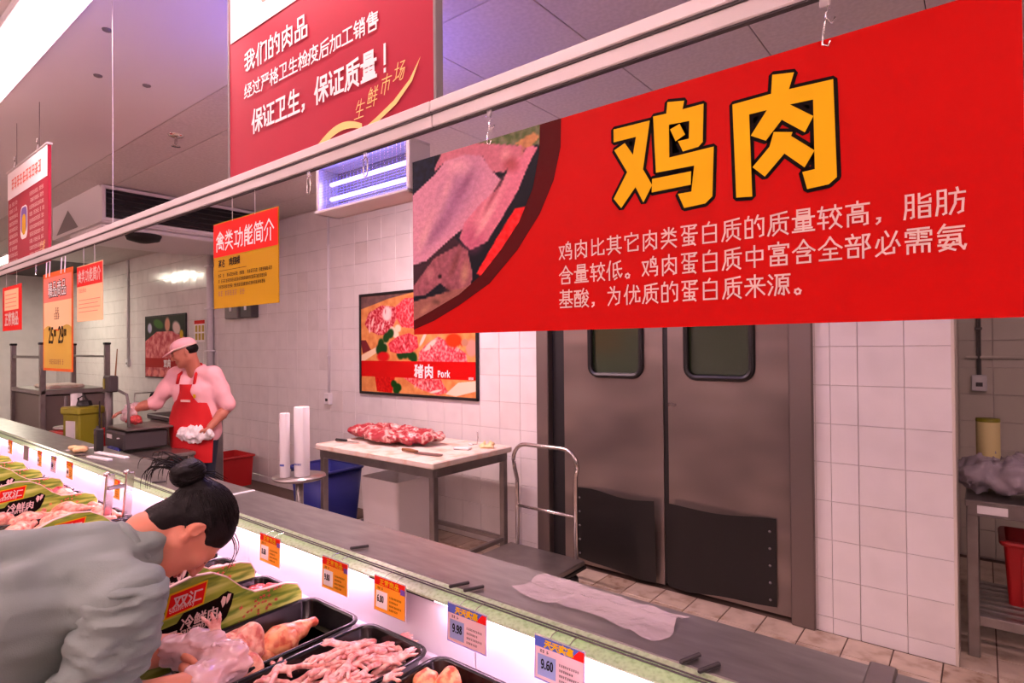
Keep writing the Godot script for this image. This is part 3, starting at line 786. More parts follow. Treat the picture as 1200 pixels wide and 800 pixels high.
func build_shell():
	var s = Shape.new()
	s.between(Vector3(-15.2, -0.2, -5.8), Vector3(7.2, -0.004, 8.2))
	var fl = structure("floor", s, "floor_grout")
	# floor tiles: nearest ones one by one, the rest joined
	var tm = Shape.new(); tm.box(Vector3(0, -0.003, 0), Vector3(TILE - 0.006, 0.006, TILE - 0.006), 0.0015)
	var tmesh = tm.done()
	var rest = Shape.new()
	var n := 0
	for i in range(-16, 22):
		for j in 22:
			var x = 0.04 - TILE * (i + 0.5); var z = WALL_Z + TILE * (j + 0.5)
			if i < 0 and j > 8: continue
			if (x > -0.1 and j < 8 and n < 400) or (j < 11 and i >= 0 and i < 21):
				n += 1
				var o = part(fl, "tile", tmesh, "floor_tile_worn" if (i * 7 + j * 5) % 9 == 0 else "floor_tile", Vector3(x, 0, z))
				o.rotation.y = (((i + j) % 4 + 4) % 4) * PI / 2
			else:
				rest.box(Vector3(x, -0.003, z), Vector3(TILE - 0.006, 0.006, TILE - 0.006))
	for i in range(0, 3):
		for j in range(-9, 0):
			rest.box(Vector3(0.04 + TILE * (i - 0.5), -0.003, WALL_Z + TILE * (j + 0.5)), Vector3(TILE - 0.006, 0.006, TILE - 0.006))
	var r = part(fl, "tile_field", rest, "floor_tile"); r.set_meta("kind", "stuff")
	var sf = Shape.new(); sf.between(Vector3(-15, -0.004, -0.35), Vector3(7, 0.0, 8))
	part(fl, "shop_floor", sf, "floor_tile")
	# back wall with a doorway, and the recess behind its right end
	s = Shape.new()
	var zf = WALL_Z - 0.012
	s.between(Vector3(-15, 0, zf - 0.3), Vector3(-2.62, CEIL + 0.1, zf))
	s.between(Vector3(-2.62, 2.3, zf - 0.3), Vector3(-0.76, CEIL + 0.1, zf))
	s.between(Vector3(-0.76, 0, zf - 0.3), Vector3(-0.118, CEIL + 0.1, zf))
	var wb = structure("wall_back", s, "grout")
	var t = Shape.new(); t.box(Vector3(0, 0, 0.001), Vector3(TILE - 0.002, ROW - 0.002, 0.012), 0.0015)
	var wt = t.done()
	var thin = Shape.new(); thin.box(Vector3(0, 0, 0.001), Vector3(TILE - 0.003, 0.084, 0.012), 0.002)
	var wthin = thin.done()
	var wrest = Shape.new()
	var cnt := 0
	for i in 71:
		var x = -0.107 - TILE * (i + 0.5)
		for j in range(-1, 15):
			var y = 0.087 + ROW * (j + 0.5)
			var h = ROW
			if j == -1:
				y = 0.043; h = 0.087
			if y + ROW * 0.5 > CEIL + 0.15: continue
			var x0 = x - TILE * 0.5; var x1 = x + TILE * 0.5
			if x1 > -2.62 and x0 < -0.76 and y < 2.25:
				var a = maxf(x0, -0.76) if x1 > -0.76 else x0
				var b = minf(x1, -2.62) if x0 < -2.62 else x1
				if x0 >= -2.62 and x1 <= -0.76: continue
				if b - a > 0.02:
					var cut = Shape.new(); cut.box(Vector3((a + b) * 0.5, y, zf + 0.007), Vector3(b - a - 0.003, h - 0.003, 0.012), 0.002)
					part(wb, "tile", cut, "wall_tile"); cnt += 1
				continue
			if i == 2 and y < 1.75:
				for q in [[-0.737, -0.662], [-0.660, -0.529]]:
					var cut = Shape.new(); cut.box(Vector3((q[0] + q[1]) * 0.5, y, zf + 0.007), Vector3(q[1] - q[0], h - 0.002, 0.012), 0.0015)
					part(wb, "tile", cut, "wall_tile"); cnt += 1
				continue
			var near = (i < 4 and y < 1.75) or (i >= 11 and i < 30 and y < 3.05)
			if near and cnt < 298:
				cnt += 1
				part(wb, "tile", wt if j >= 0 else wthin, "wall_tile_warm" if (i * 5 + j * 3) % 11 == 0 else "wall_tile", Vector3(x, y, zf + 0.006))
			else:
				wrest.box(Vector3(x, y, zf + 0.007), Vector3(TILE - 0.003, h - 0.003, 0.012), 0.0015)
	var wr = part(wb, "tile_field", wrest, "wall_tile"); wr.set_meta("kind", "stuff")
	# return of the pier
	s = Shape.new(); s.between(Vector3(-0.122, 0, WALL_Z - 0.31), Vector3(-0.107, CEIL, WALL_Z + 0.002), 0.002)
	structure("trim_1", s, "wall_tile_cream")
	# recess
	s = Shape.new(); s.between(Vector3(-1.0, 0, -5.8), Vector3(7.2, CEIL + 0.1, -5.61))
	var wr2 = structure("wall_recess", s, "grout")
	var ct = Shape.new(); ct.box(Vector3.ZERO, Vector3(0.2, 0.197, 0.012), 0.002)
	var cm = ct.done()
	for i in range(-3, 9):
		for j in 12:
			part(wr2, "tile", cm, "wall_tile_cream", Vector3(0.06 + 0.203 * (i + 0.5), 0.01 + 0.2005 * (j + 0.5), -5.607))
	s = Shape.new(); s.between(Vector3(-1.15, 0, -5.8), Vector3(-0.95, CEIL + 0.1, -3.96))
	structure("wall_recess_side", s, "wall_tile_cream")
	s = Shape.new(); s.between(Vector3(-15.2, 0, -5.8), Vector3(-15, CEIL + 0.2, 8.2))
	structure("wall_left", s, "wall_tile")
	s = Shape.new(); s.between(Vector3(7, 0, -5.8), Vector3(7.2, CEIL + 0.2, 8.2))
	structure("wall_right", s, "plaster")
	s = Shape.new(); s.between(Vector3(-15, 0, 8), Vector3(7, CEIL + 0.2, 8.2))
	structure("wall_front", s, "plaster")
	# ceiling: smooth plaster over the shop, square panels over the preparation room
	s = Shape.new(); s.between(Vector3(-15, CEIL, -1.6), Vector3(7, CEIL + 0.2, 8))
	var ce = structure("ceiling", s, "plaster")
	s = Shape.new(); s.between(Vector3(-15, CEIL + 0.008, -5.8), Vector3(7, CEIL + 0.2, -1.6))
	part(ce, "panel_grid", s, "ceiling_gap")
	var P = 0.66
	var pm = Shape.new(); pm.box(Vector3(0, 0.006, 0), Vector3(P - 0.005, 0.012, P - 0.005), 0.002)
	var pmesh = pm.done()
	for i in 22:
		for j in range(-1, 6):
			var x = 0.48 - P * (i + 0.5) + 3 * P; var z = -1.93 - P * (j + 0.5)
			if x > 2.2 or (z < -4.4 and x < -1.2): continue
			if j == -1:
				var c = Shape.new(); c.box(Vector3(x, CEIL + 0.006, -1.767), Vector3(P - 0.005, 0.012, 0.321), 0.002)
				part(ce, "panel", c, "ceiling_panel")
			else:
				part(ce, "panel", pmesh, "ceiling_panel", Vector3(x, CEIL, z))

func build_ceiling_fittings():
	# sprinkler
	var t = thing("sprinkler_head", "small chrome sprinkler head hanging from the panel ceiling", "sprinkler", "", Vector3(-4.39, CEIL, -1.75))
	var s = Shape.new(true); s.lathe(Vector3.ZERO, [Vector2(0.05, 0), Vector2(0.048, -0.008), Vector2(0.02, -0.02), Vector2(0.0, -0.02)], 16)
	part(t, "escutcheon", s, "chrome")
	s = Shape.new(); s.tube([Vector3(0, -0.02, 0), Vector3(0, -0.06, 0)], 0.008, 8)
	s.tube([Vector3(-0.018, -0.03, 0), Vector3(-0.02, -0.055, 0), Vector3(0, -0.075, 0), Vector3(0.02, -0.055, 0), Vector3(0.018, -0.03, 0)], 0.004, 6)
	part(t, "frame_arms", s, "chrome")
	s = Shape.new(true); s.lathe(Vector3(0, -0.078, 0), [Vector2(0, 0.003), Vector2(0.028, 0.002), Vector2(0.03, -0.002), Vector2(0, -0.003)], 14)
	part(t, "deflector", s, "chrome")
	for p in [Vector3(-3.183, CEIL, -0.97), Vector3(-3.755, CEIL, -1.1), Vector3(-3.687, CEIL, -1.316)]:
		s = Shape.new(true); s.lathe(Vector3.ZERO, [Vector2(0.022, 0.0), Vector2(0.02, -0.006), Vector2(0.006, -0.012), Vector2(0, -0.012)], 14)
		solo("ceiling_stud", s, "mid_grey", "small dull metal stud on the smooth ceiling", "fixing", "studs on the smooth ceiling", p)
	# air cooler
	t = thing("air_cooler", "large white ceiling air cooler with a dark louvred outlet", "air conditioner", "", Vector3(-6.9, 2.76, -2.55))
	s = Shape.new(); s.prism(pts2([-0.75, 0.0, 0.72, 0.0, 0.72, 0.3, 0.66, 0.34, -0.75, 0.34]), -0.72, 0.72)
	part(t, "casing", s, "white_paint")
	s = Shape.new(); s.box(Vector3(0.722, 0.17, 0), Vector3(0.012, 0.27, 1.36), 0.003)
	part(t, "outlet", s, "dark")
	s = Shape.new()
	for y in [0.025, 0.315]: s.box(Vector3(0.73, y, 0), Vector3(0.03, 0.03, 1.44), 0.004)
	for z in [-0.705, 0.705]: s.box(Vector3(0.73, 0.17, z), Vector3(0.03, 0.27, 0.03), 0.004)
	part(t, "outlet_frame", s, "white_paint")
	for k in 5:
		s = Shape.new(); s.box(Vector3.ZERO, Vector3(0.05, 0.004, 1.36), 0.0, Basis(Vector3.FORWARD, 0.5))
		part(t, "louvre", s, "dark_grey", Vector3(0.735, 0.07 + k * 0.05, 0))
	s = Shape.new(); s.poly(pts2([-0.6, 0.03, 0.1, 0.03, -0.22, 0.24]), 0.724)
	part(t, "side_triangle", s, "mid_grey")  # flat darker triangle on the side panel
	s = Shape.new(); s.box(Vector3(0.2, -0.02, 0), Vector3(0.9, 0.04, 1.4), 0.01)
	part(t, "drip_tray", s, "white_paint")
	s = Shape.new(true); s.lathe(Vector3(0.5, -0.04, 0.3), [Vector2(0.16, 0), Vector2(0.14, -0.05), Vector2(0.05, -0.075), Vector2(0, -0.08)], 18)
	part(t, "fan_cowl", s, "dark")
	# insect killer
	t = thing("insect_killer", "insect killer lamp with two glowing blue violet tubes in a pale frame", "insect killer", "", Vector3(-2.33, 2.291, -1.75))
	var W = 0.72; var H = 0.235; var D = 0.13
	s = Shape.new()
	s.box(Vector3(0, H + 0.005, -D / 2), Vector3(W, 0.012, D), 0.003)
	s.box(Vector3(0, 0.008, -D / 2), Vector3(W, 0.016, D + 0.02), 0.003)
	for x in [-W / 2 + 0.012, W / 2 - 0.012]: s.box(Vector3(x, H / 2, -D / 2), Vector3(0.024, H, D), 0.004)
	part(t, "housing", s, "alu")
	s = Shape.new()
	s.box(Vector3(0, H / 2, -D + 0.006), Vector3(W - 0.03, H, 0.006))
	part(t, "reflector", s, "mid_grey")
	var tube_m = lamp_material("uv_tube", Color(0.52, 0.50, 1.0), 4.0)
	for y in [0.082, 0.158]:
		s = Shape.new(true); s.tube([Vector3(-W / 2 + 0.05, y, -0.06), Vector3(W / 2 - 0.03, y, -0.06)], 0.011, 10)
		part(t, "lamp_tube", s, tube_m)
	for yb in [0.028, 0.035]:
		pass
	s = Shape.new()
	for k in 15:
		s.tube([Vector3(-W / 2 + 0.02, 0.025 + k * 0.0142, -0.006), Vector3(W / 2 - 0.02, 0.025 + k * 0.0142, -0.006)], 0.0007, 4, false)
	for k in 24:
		s.tube([Vector3(-W / 2 + 0.03 + k * 0.0286, 0.016, -0.004), Vector3(-W / 2 + 0.03 + k * 0.0286, H, -0.004)], 0.0006, 4, false)
	part(t, "guard_grid", s, "chrome")
	for x in [-0.25, 0.25]:
		s = Shape.new(); s.tube([Vector3(x, H + 0.01, -0.06), Vector3(x, CEIL - 2.291, -0.06)], 0.003, 6)
		part(t, "hanging_chain", s, "chrome")
	area(t, Vector3(0, 0.11, -0.035), Vector2(W - 0.1, 0.13), Vector3(0, 0, 1), Color(0.42, 0.40, 1.0), 0.6)
	var om = OmniLight3D.new(); om.name = "tube_glow"; om.light_color = Color(0.42, 0.40, 1.0); om.light_energy = 0.38; om.omni_range = 12.0; om.light_size = 0.05; om.shadow_enabled = true
	t.add_child(om); om.position = Vector3(0, H + 0.09, -0.06)
	# a second one far away, seen edge on below the red boards
	t = thing("insect_killer", "distant insect killer with a blue glow by the small red notices", "insect killer", "", Vector3(-11.6, 1.98, -1.9))
	s = Shape.new(); s.box(Vector3(0, 0.15, 0), Vector3(0.5, 0.32, 0.12), 0.01)
	part(t, "housing", s, "alu")
	s = Shape.new(); s.box(Vector3(-0.1, 0.2, 0.063), Vector3(0.26, 0.12, 0.01), 0.003)
	part(t, "lamp_tube", s, lamp_material("uv_tube_far", Color(0.25, 0.25, 1.0), 1.5))
	for x in [-0.2, 0.2]:
		s = Shape.new(); s.tube([Vector3(x, 0.31, 0), Vector3(x, CEIL - 1.98, 0)], 0.003, 6)
		part(t, "hanging_chain", s, "chrome")

func round_rect(x0: float, y0: float, x1: float, y1: float, r: float, n := 5) -> PackedVector2Array:
	var o = PackedVector2Array()
	for q in [[x1 - r, y1 - r, 0.0], [x0 + r, y1 - r, PI / 2], [x0 + r, y0 + r, PI], [x1 - r, y0 + r, PI * 1.5]]:
		for k in n + 1:
			var a = q[2] + PI / 2 * k / n
			o.append(Vector2(q[0] + cos(a) * r, q[1] + sin(a) * r))
	return o

func build_doors():
	# steel frame
	var s = Shape.new()
	s.between(Vector3(-2.66, 0, WALL_Z - 0.28), Vector3(-2.55, 2.36, WALL_Z + 0.03), 0.006)
	s.between(Vector3(-0.87, 0, WALL_Z - 0.28), Vector3(-0.745, 2.36, WALL_Z + 0.03), 0.006)
	s.between(Vector3(-2.66, 2.26, WALL_Z - 0.28), Vector3(-0.745, 2.38, WALL_Z + 0.03), 0.006)
	var fr = structure("door_1", s, "frame_steel")
	s = Shape.new(); s.between(Vector3(-2.551, 0, WALL_Z - 0.25), Vector3(-2.44, 2.26, WALL_Z - 0.03), 0.004)
	part(fr, "dark_stile", s, "rubber_dull")
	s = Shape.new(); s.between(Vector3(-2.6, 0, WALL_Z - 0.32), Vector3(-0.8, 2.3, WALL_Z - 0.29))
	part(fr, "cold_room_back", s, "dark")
	var zd = WALL_Z - 0.02
	var leaf = [[-2.437, -1.655, -2.215, -1.80, -2.33, -1.70], [-1.62, -0.872, -1.50, -1.075, -1.615, -0.955]]
	for i in 2:
		var L = leaf[i]
		var t = thing("swing_door", ["steel swing door leaf standing next to the dark door post", "steel swing door leaf next to the white tiled pier"][i], "door", "", Vector3(L[0], 0.02, zd))
		var w = L[1] - L[0]
		# leaf with a rounded window opening: four bands around it
		var wx0 = L[2] - L[0]; var wx1 = L[3] - L[0]
		s = Shape.new()
		var frame_out = round_rect(wx0, 1.365, wx1, 1.98, 0.07)
		var half_l = Geometry2D.clip_polygons(PackedVector2Array([Vector2(0, 0), Vector2((wx0 + wx1) / 2, 0), Vector2((wx0 + wx1) / 2, 2.22), Vector2(0, 2.22)]), frame_out)
		var half_r = Geometry2D.clip_polygons(PackedVector2Array([Vector2((wx0 + wx1) / 2, 0), Vector2(w, 0), Vector2(w, 2.22), Vector2((wx0 + wx1) / 2, 2.22)]), frame_out)
		for q in half_l + half_r: s.prism(q, -0.04, 0.0)
		part(t, "leaf", s, "door_steel")
		s = Shape.new()
		var ring = []
		for p in round_rect(wx0 + 0.008, 1.373, wx1 - 0.008, 1.972, 0.065, 6): ring.append(Vector3(p.x, p.y, 0.004))
		s.tube(ring, 0.02, 8, false, true)
		part(t, "window_gasket", s, "rubber")
		s = Shape.new(); s.poly(round_rect(wx0, 1.365, wx1, 1.98, 0.07), -0.015)
		part(t, "window_pane", s, "window_glass")
		# bulging rubber flap
		var f = Shape.new(true)
		var fx0 = L[4] - L[0]; var fx1 = L[5] - L[0]
		var nn := 14
		for a in nn:
			for b in 8:
				var q = []
				for c in [[a, b], [a, b + 1], [a + 1, b + 1], [a + 1, b]]:
					var u = float(c[0]) / nn; var v = float(c[1]) / 8.0
					var free = (1.0 - u) if i == 1 else u
					var bulge = 0.012 + 0.075 * sin(minf(free * 1.5, 1.0) * PI / 2) * pow(free, 0.7) * (0.75 + 0.25 * v) - 0.03 * maxf(free - 0.8, 0.0) * 5.0
					var y = lerpf(0.045 - 0.06 * free * 0.5 - 0.005 * sin(u * 9.0), 0.55 + 0.008 * sin(u * 7.0 + i), v)
					q.append(Vector3(lerpf(fx0, fx1, u), y, bulge))
				f.quad(q[0], q[1], q[2], q[3])
		var fo = part(t, "rubber_flap", f, "rubber")
		for k in 5:
			s = Shape.new(true); s.lathe(Vector3.ZERO, [Vector2(0, 0.006), Vector2(0.007, 0.003), Vector2(0.008, 0)], 8)
			var rv = part(fo, "rivet", s, "mid_grey", Vector3(fx1 - 0.035 if i == 1 else fx0 + 0.03, 0.08 + k * 0.1, 0.018))
			rv.rotation.x = PI / 2
	s = Shape.new(); s.between(Vector3(-1.655, 0.03, zd - 0.045), Vector3(-1.62, 2.2, zd - 0.006), 0.004)
	solo("door_gasket", s, "rubber", "black rubber seal between the two steel swing doors", "seal")

# ------------------------------------------------------------------ display counter
const LEDGE := 1.0
const DECK := 0.795

func build_counter():
	var t = thing("display_counter", "long open chilled display counter with a steel ledge and lit white back", "counter")
	var s = Shape.new(); s.between(Vector3(-7.2, 0.08, -1.275), Vector3(1.6, DECK - 0.03, -0.36), 0.01)
	part(t, "case_body", s, "case_white")
	s = Shape.new(); s.between(Vector3(-7.15, 0.0, -1.22), Vector3(1.55, 0.08, -0.45))
	part(t, "plinth", s, "dark_grey")
	s = Shape.new(); s.between(Vector3(-7.2, DECK - 0.03, -1.06), Vector3(1.6, DECK, -0.37), 0.004)
	part(t, "deck", s, "case_white")
	s = Shape.new(); s.between(Vector3(-7.2, DECK - 0.03, -0.37), Vector3(1.6, 0.87, -0.345), 0.006)
	part(t, "front_rim", s, "alu")
	# lit back wall of the case in segments
	var ex = [-7.2, -5.1, -3.6, -2.05, -0.965, 0.3, 1.6]
	for i in ex.size() - 1:
		s = Shape.new(); s.between(Vector3(ex[i] + 0.002, DECK - 0.02, -1.075), Vector3(ex[i + 1] - 0.002, 0.985, -1.055), 0.002)
		part(t, "back_panel", s, "case_white")
	# air slot at the foot of the back
	s = Shape.new(); s.between(Vector3(-7.2, DECK, -1.056), Vector3(1.6, DECK + 0.022, -1.035), 0.004)
	part(t, "foot_rail", s, "case_white")
	s = Shape.new(); s.between(Vector3(-7.2, 0.3, -1.276), Vector3(1.6, 0.978, -1.262), 0.002)
	part(t, "rear_panel", s, "steel")
	# steel ledge panels
	var lx = [[-7.2, -4.35, 0], [-4.345, -2.42, 0], [-2.415, -0.165, 0], [-0.135, 1.6, 0]]
	for q in lx:
		s = Shape.new(); s.between(Vector3(q[0], LEDGE - 0.022, -1.278), Vector3(q[1], LEDGE, -1.068), 0.003)
		part(t, "ledge_panel", s, "counter_steel")
	s = Shape.new(); s.between(Vector3(-0.172, LEDGE - 0.03, -1.285), Vector3(-0.128, LEDGE + 0.006, -1.062), 0.003)
	part(t, "joint_cover", s, "steel")
	for x in [-2.43, -4.3]:
		s = Shape.new(); s.between(Vector3(x, LEDGE - 0.001, -1.27), Vector3(x + 0.02, LEDGE + 0.003, -1.09), 0.001)
		part(t, "joint_cover", s, "plastic_white")
	# translucent nose strip with the two tag rods
	s = Shape.new()
	s.quad(Vector3(-7.2, LEDGE - 0.002, -1.068), Vector3(1.6, LEDGE - 0.002, -1.068), Vector3(1.6, LEDGE - 0.014, -1.006), Vector3(-7.2, LEDGE - 0.014, -1.006))
	s.quad(Vector3(-7.2, LEDGE - 0.014, -1.006), Vector3(1.6, LEDGE - 0.014, -1.006), Vector3(1.6, LEDGE - 0.019, -1.007), Vector3(-7.2, LEDGE - 0.019, -1.007))
	s.quad(Vector3(-7.2, LEDGE - 0.019, -1.007), Vector3(1.6, LEDGE - 0.019, -1.007), Vector3(1.6, LEDGE - 0.02, -1.068), Vector3(-7.2, LEDGE - 0.02, -1.068))
	part(t, "nose_strip", s, "acrylic_edge")
	for z in [-1.034, -1.044]:
		s = Shape.new(); s.tube([Vector3(-7.2, LEDGE - 0.001, z), Vector3(1.6, LEDGE - 0.001, z)], 0.0018, 6)
		part(t, "tag_rod", s, "dark_grey")
	# fluorescent tubes under the ledge
	var glow = lamp_material("case_lamp", Color(1.0, 0.83, 0.95), 4.0)
	for q in [[-7.0, -5.3], [-5.25, -3.55], [-3.5, -1.345], [-1.075, -0.42], [-0.38, 1.3]]:
		s = Shape.new(true); s.tube([Vector3(q[0], 0.972, -1.034), Vector3(q[1], 0.972, -1.034)], 0.009, 8)
		part(t, "lamp_tube", s, glow)
		var n = maxi(1, int(round((q[1] - q[0]) / 1.2)))
		var w = (q[1] - q[0]) / n
		for i in n:
			area(t, Vector3(q[0] + w * (i + 0.5), 0.960, -1.03), Vector2(w, 0.02), Vector3(0, -0.9, 0.42).normalized(), Color(1.0, 0.74, 0.90), 0.2 * w)
	s = Shape.new(); s.between(Vector3(-1.34, 0.962, -1.052), Vector3(-1.08, 0.982, -1.03), 0.002)
	part(t, "lamp_socket", s, "dark")
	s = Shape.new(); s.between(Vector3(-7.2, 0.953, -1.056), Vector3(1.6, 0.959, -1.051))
	part(t, "shade_line", s, "mid_grey")  # grey strip painted in for the shadow line below the tubes
	# toggles on the ledge edge
	for p in [[-1.46, -1.09, 0.5], [-1.03, -1.07, 0.4], [-0.985, -1.075, 0.4], [-0.44, -1.085, 0.35], [-0.40, -1.075, 0.4], [-2.9, -1.08, 0.5], [-4.0, -1.08, 0.5]]:
		s = Shape.new(); s.box(Vector3(p[0], LEDGE + 0.006, p[1]), Vector3(0.008, 0.008, 0.055), 0.002, Basis(Vector3.UP, -p[2]))
		part(t, "tag_toggle", s, "dark_grey")
	# price tags
	for q in [[-1.867, 0], [-1.514, 0], [-1.274, 0], [-1.0, 1], [-0.743, 2]]: price_tag(q[0], 0.121, q[1])
	for q in [[-2.62, 0.12, 0], [-3.24, 0.11, 0], [-3.93, 0.11, 0], [-4.22, 0.1, 2], [-4.5, 0.09, 0], [-4.82, 0.12, 3], [-5.22, 0.11, 0]]: price_tag(q[0], q[1], q[2])
	# things lying on the ledge
	var f = Shape.new(true)
	var fn = FastNoiseLite.new(); fn.seed = 5; fn.frequency = 7.0; fn.fractal_octaves = 3
	var c0 = Vector3(-0.915, 0, -1.137); var cu = Vector3(0.39, 0, 0.02); var cv = Vector3(0.025, 0, -0.125)
	var nu := 34; var nv := 14
	for a in nu:
		for b in nv:
			var q = []
			for c in [[a, b], [a, b + 1], [a + 1, b + 1], [a + 1, b]]:
				var u = float(c[0]) / nu; var v = float(c[1]) / nv
				var p = c0 + cu * u + cv * v + Vector3(0.012 * sin(v * 6.0), 0, 0.012 * sin(u * 8.0) * (1.0 - v))
				p.y = LEDGE + 0.004 + 0.012 * maxf(0.0, fn.get_noise_2d(p.x * 1.4, p.z * 0.7 + p.x * 0.5)) + 0.012 * maxf(0.0, 1.0 - absf(v - 0.35 - 0.4 * u) * 14.0) * (0.4 + 0.6 * u)
				q.append(p)
			f.quad(q[0], q[1], q[2], q[3])
	solo("plastic_sheet", f, "thin_film", "crumpled clear plastic sheet lying on the steel ledge", "plastic sheet")
	# walkie-talkie and scraps further along the ledge
	t = thing("walkie_talkie", "black two way radio standing upright on the ledge", "radio", "", Vector3(-4.1, LEDGE, -1.2))
	s = Shape.new(); s.box(Vector3(0, 0.068, 0), Vector3(0.06, 0.136, 0.036), 0.006)
	part(t, "body", s, "dark")
	s = Shape.new(); s.tube([Vector3(0.018, 0.13, 0), Vector3(0.018, 0.30, 0)], [0.006, 0.004], 8)
	part(t, "antenna", s, "rubber")
	s = Shape.new(); s.tube([Vector3(-0.016, 0.13, 0), Vector3(-0.016, 0.15, 0)], 0.008, 8)
	part(t, "knob", s, "dark_grey")
	s = Shape.new(); s.box(Vector3(-0.032, 0.09, 0), Vector3(0.008, 0.06, 0.02), 0.002)
	part(t, "talk_button", s, "blue_plastic")
	var F = Field.new(); F.noise = fn; F.amp = 0.012
	for k in 6: F.egg(Vector3(-0.05 + 0.022 * k, 0.015 + 0.006 * (k % 2), 0.015 * sin(k * 2.0)), Vector3(0.03, 0.017, 0.022), Basis(Vector3.UP, k * 0.7), 0.012)
	solo("cloth_glove", F.mesh(0.006), "paper_cream", "crumpled cream cotton glove lying on the ledge by the radio", "glove", "", Vector3(-4.2, LEDGE, -1.125))
	for q in [[-3.86, -1.19, 0.34, 0.032, 0.12], [-3.80, -1.115, 0.22, 0.03, 0.16]]:
		s = Shape.new(); s.box(Vector3(0, 0.006, 0), Vector3(q[2], 0.012, q[3]), 0.003)
		var o = solo("plastic_strip", s, "plastic_white", "flat white plastic strip lying beyond the radio on the ledge", "strip", "white strips on the ledge", Vector3(q[0], LEDGE, q[1]))
		o.rotation.y = q[4]

var tag_no := 0
func price_tag(x: float, w: float, kind: int):
	tag_no += 1
	var h = 0.088
	var t
	if kind == 0: t = thing("price_tag", "yellow price tag with a red heading clipped under the ledge", "price tag", "yellow price tags along the lit back")
	elif kind == 1: t = thing("price_tag", "pale blue headed price tag hanging above the chicken feet tray", "price tag")
	elif kind == 2: t = thing("price_tag", "pale blue headed price tag above the tray of orange chicken pieces" if x > -1.2 else "small pale price tag with a blue heading far along the counter", "price tag")
	else: t = thing("price_tag", "blank grey plastic tag hanging among the yellow ones", "price tag")
	t.position = Vector3(x, 0.906, -0.998)
	t.rotation.x = -0.03
	var s = Shape.new(); s.box(Vector3(w / 2, h / 2, -0.0015), Vector3(w + 0.004, h + 0.004, 0.002))
	part(t, "sleeve", s, "clear_plastic")
	var face = Shape.new(); face.rect(0, 0, w, h, 0.0004)
	if kind == 3:
		part(t, "card", face, "mid_grey")
		return
	part(t, "card", face, "tag_yellow" if kind == 0 else "tag_pink")
	var hd = Shape.new(); hd.rect(0, h * 0.76, w, h, 0.0008)
	part(t, "heading", hd, "ink_red" if kind == 0 else "ink_blue")
	var tx = Shape.new()
	if kind == 0:
		write(tx, "正常商品", w * 0.18, h * 0.79, w * 0.14, h * 0.17, w * 0.165, 0.0022, 0.0012)
		part(t, "heading_lettering", tx, "ink_yellow")
		s = Shape.new(); s.rect(w * 0.86, h * 0.70, w, h * 0.86, 0.0010)
		part(t, "corner_mark", s, "ink_violet")
	else:
		write(tx, "天天实惠", w * 0.20, h * 0.79, w * 0.14, h * 0.18, w * 0.15, 0.0032, 0.0014, null, 0.12)
		part(t, "heading_lettering", tx, "ink_yellow")
		s = Shape.new(); s.poly(pts2([w * 0.74, h * 0.76, w, h * 0.76, w, h * 0.98, w * 0.9, h * 0.99]), 0.0010)
		part(t, "corner_mark", s, "ink_red")
		s = Shape.new(); s.rect(0, 0, w, h * 0.025, 0.001); s.rect(0, 0, w * 0.012, h, 0.001); s.rect(w * 0.988, 0, w, h, 0.001)
		part(t, "border", s, "ink_blue")
	s = Shape.new(); s.rect(w * 0.06, h * 0.1, w * 0.44, h * 0.60, 0.0008)
	part(t, "price_panel", s, "ink_white" if kind == 0 else "tag_blue")
	var price = "9.98" if kind == 1 else "9.60" if kind == 2 else ["6.80", "8.68", "9.80"][tag_no % 3]
	var sz = h * (0.2 if kind == 0 else 0.22)
	var lm = part(t, "price_lettering", latin(price, sz), "ink_black", Vector3(w * 0.10 if kind == 0 else w * 0.13, h * 0.20, 0.0012))
	lm.scale.x = 0.56 if kind == 0 else 0.60
	tx = Shape.new()
	for k in 4: scribble(tx, w * 0.51, h * (0.12 + 0.12 * k), w * (0.42 if k % 2 else 0.3), h * 0.055, 0.0010, 50 + k)
	scribble(tx, w * 0.07, h * 0.65, w * 0.3, h * 0.07, 0.0010, 60)
	part(t, "small_print", tx, "ink_black")
	s = Shape.new()
	for xx in [0.3, 0.7]:
		s.tube([Vector3(w * xx, h, 0.0), Vector3(w * xx, h + 0.006, -0.012), Vector3(w * xx, h + 0.008, -0.034)], 0.0012, 5)
	part(t, "clip", s, "chrome")

# ------------------------------------------------------------------ the sign rail and what hangs from it
const RAIL_Z := -0.9
const RAIL_Y := 2.077

func carabiner(at: Vector3, label: String):
	var t = thing("snap_hook", label, "hook", "empty snap hooks on the sign rail", at)
	var s = Shape.new(); s.box(Vector3(0, -0.006, 0), Vector3(0.012, 0.014, 0.006), 0.002)
	part(t, "rail_clip", s, "clear_plastic")
	s = Shape.new(true)
	var ring = []
	for k in 16:
		var a = TAU * k / 16.0
		ring.append(Vector3(0.008 * cos(a), -0.036 + (0.014 * sign(sin(a)) if absf(sin(a)) > 0.1 else 0.0) + 0.009 * sin(a), 0.0))
	s.tube(ring, 0.0016, 6, false, true)
	part(t, "ring", s, "chrome")

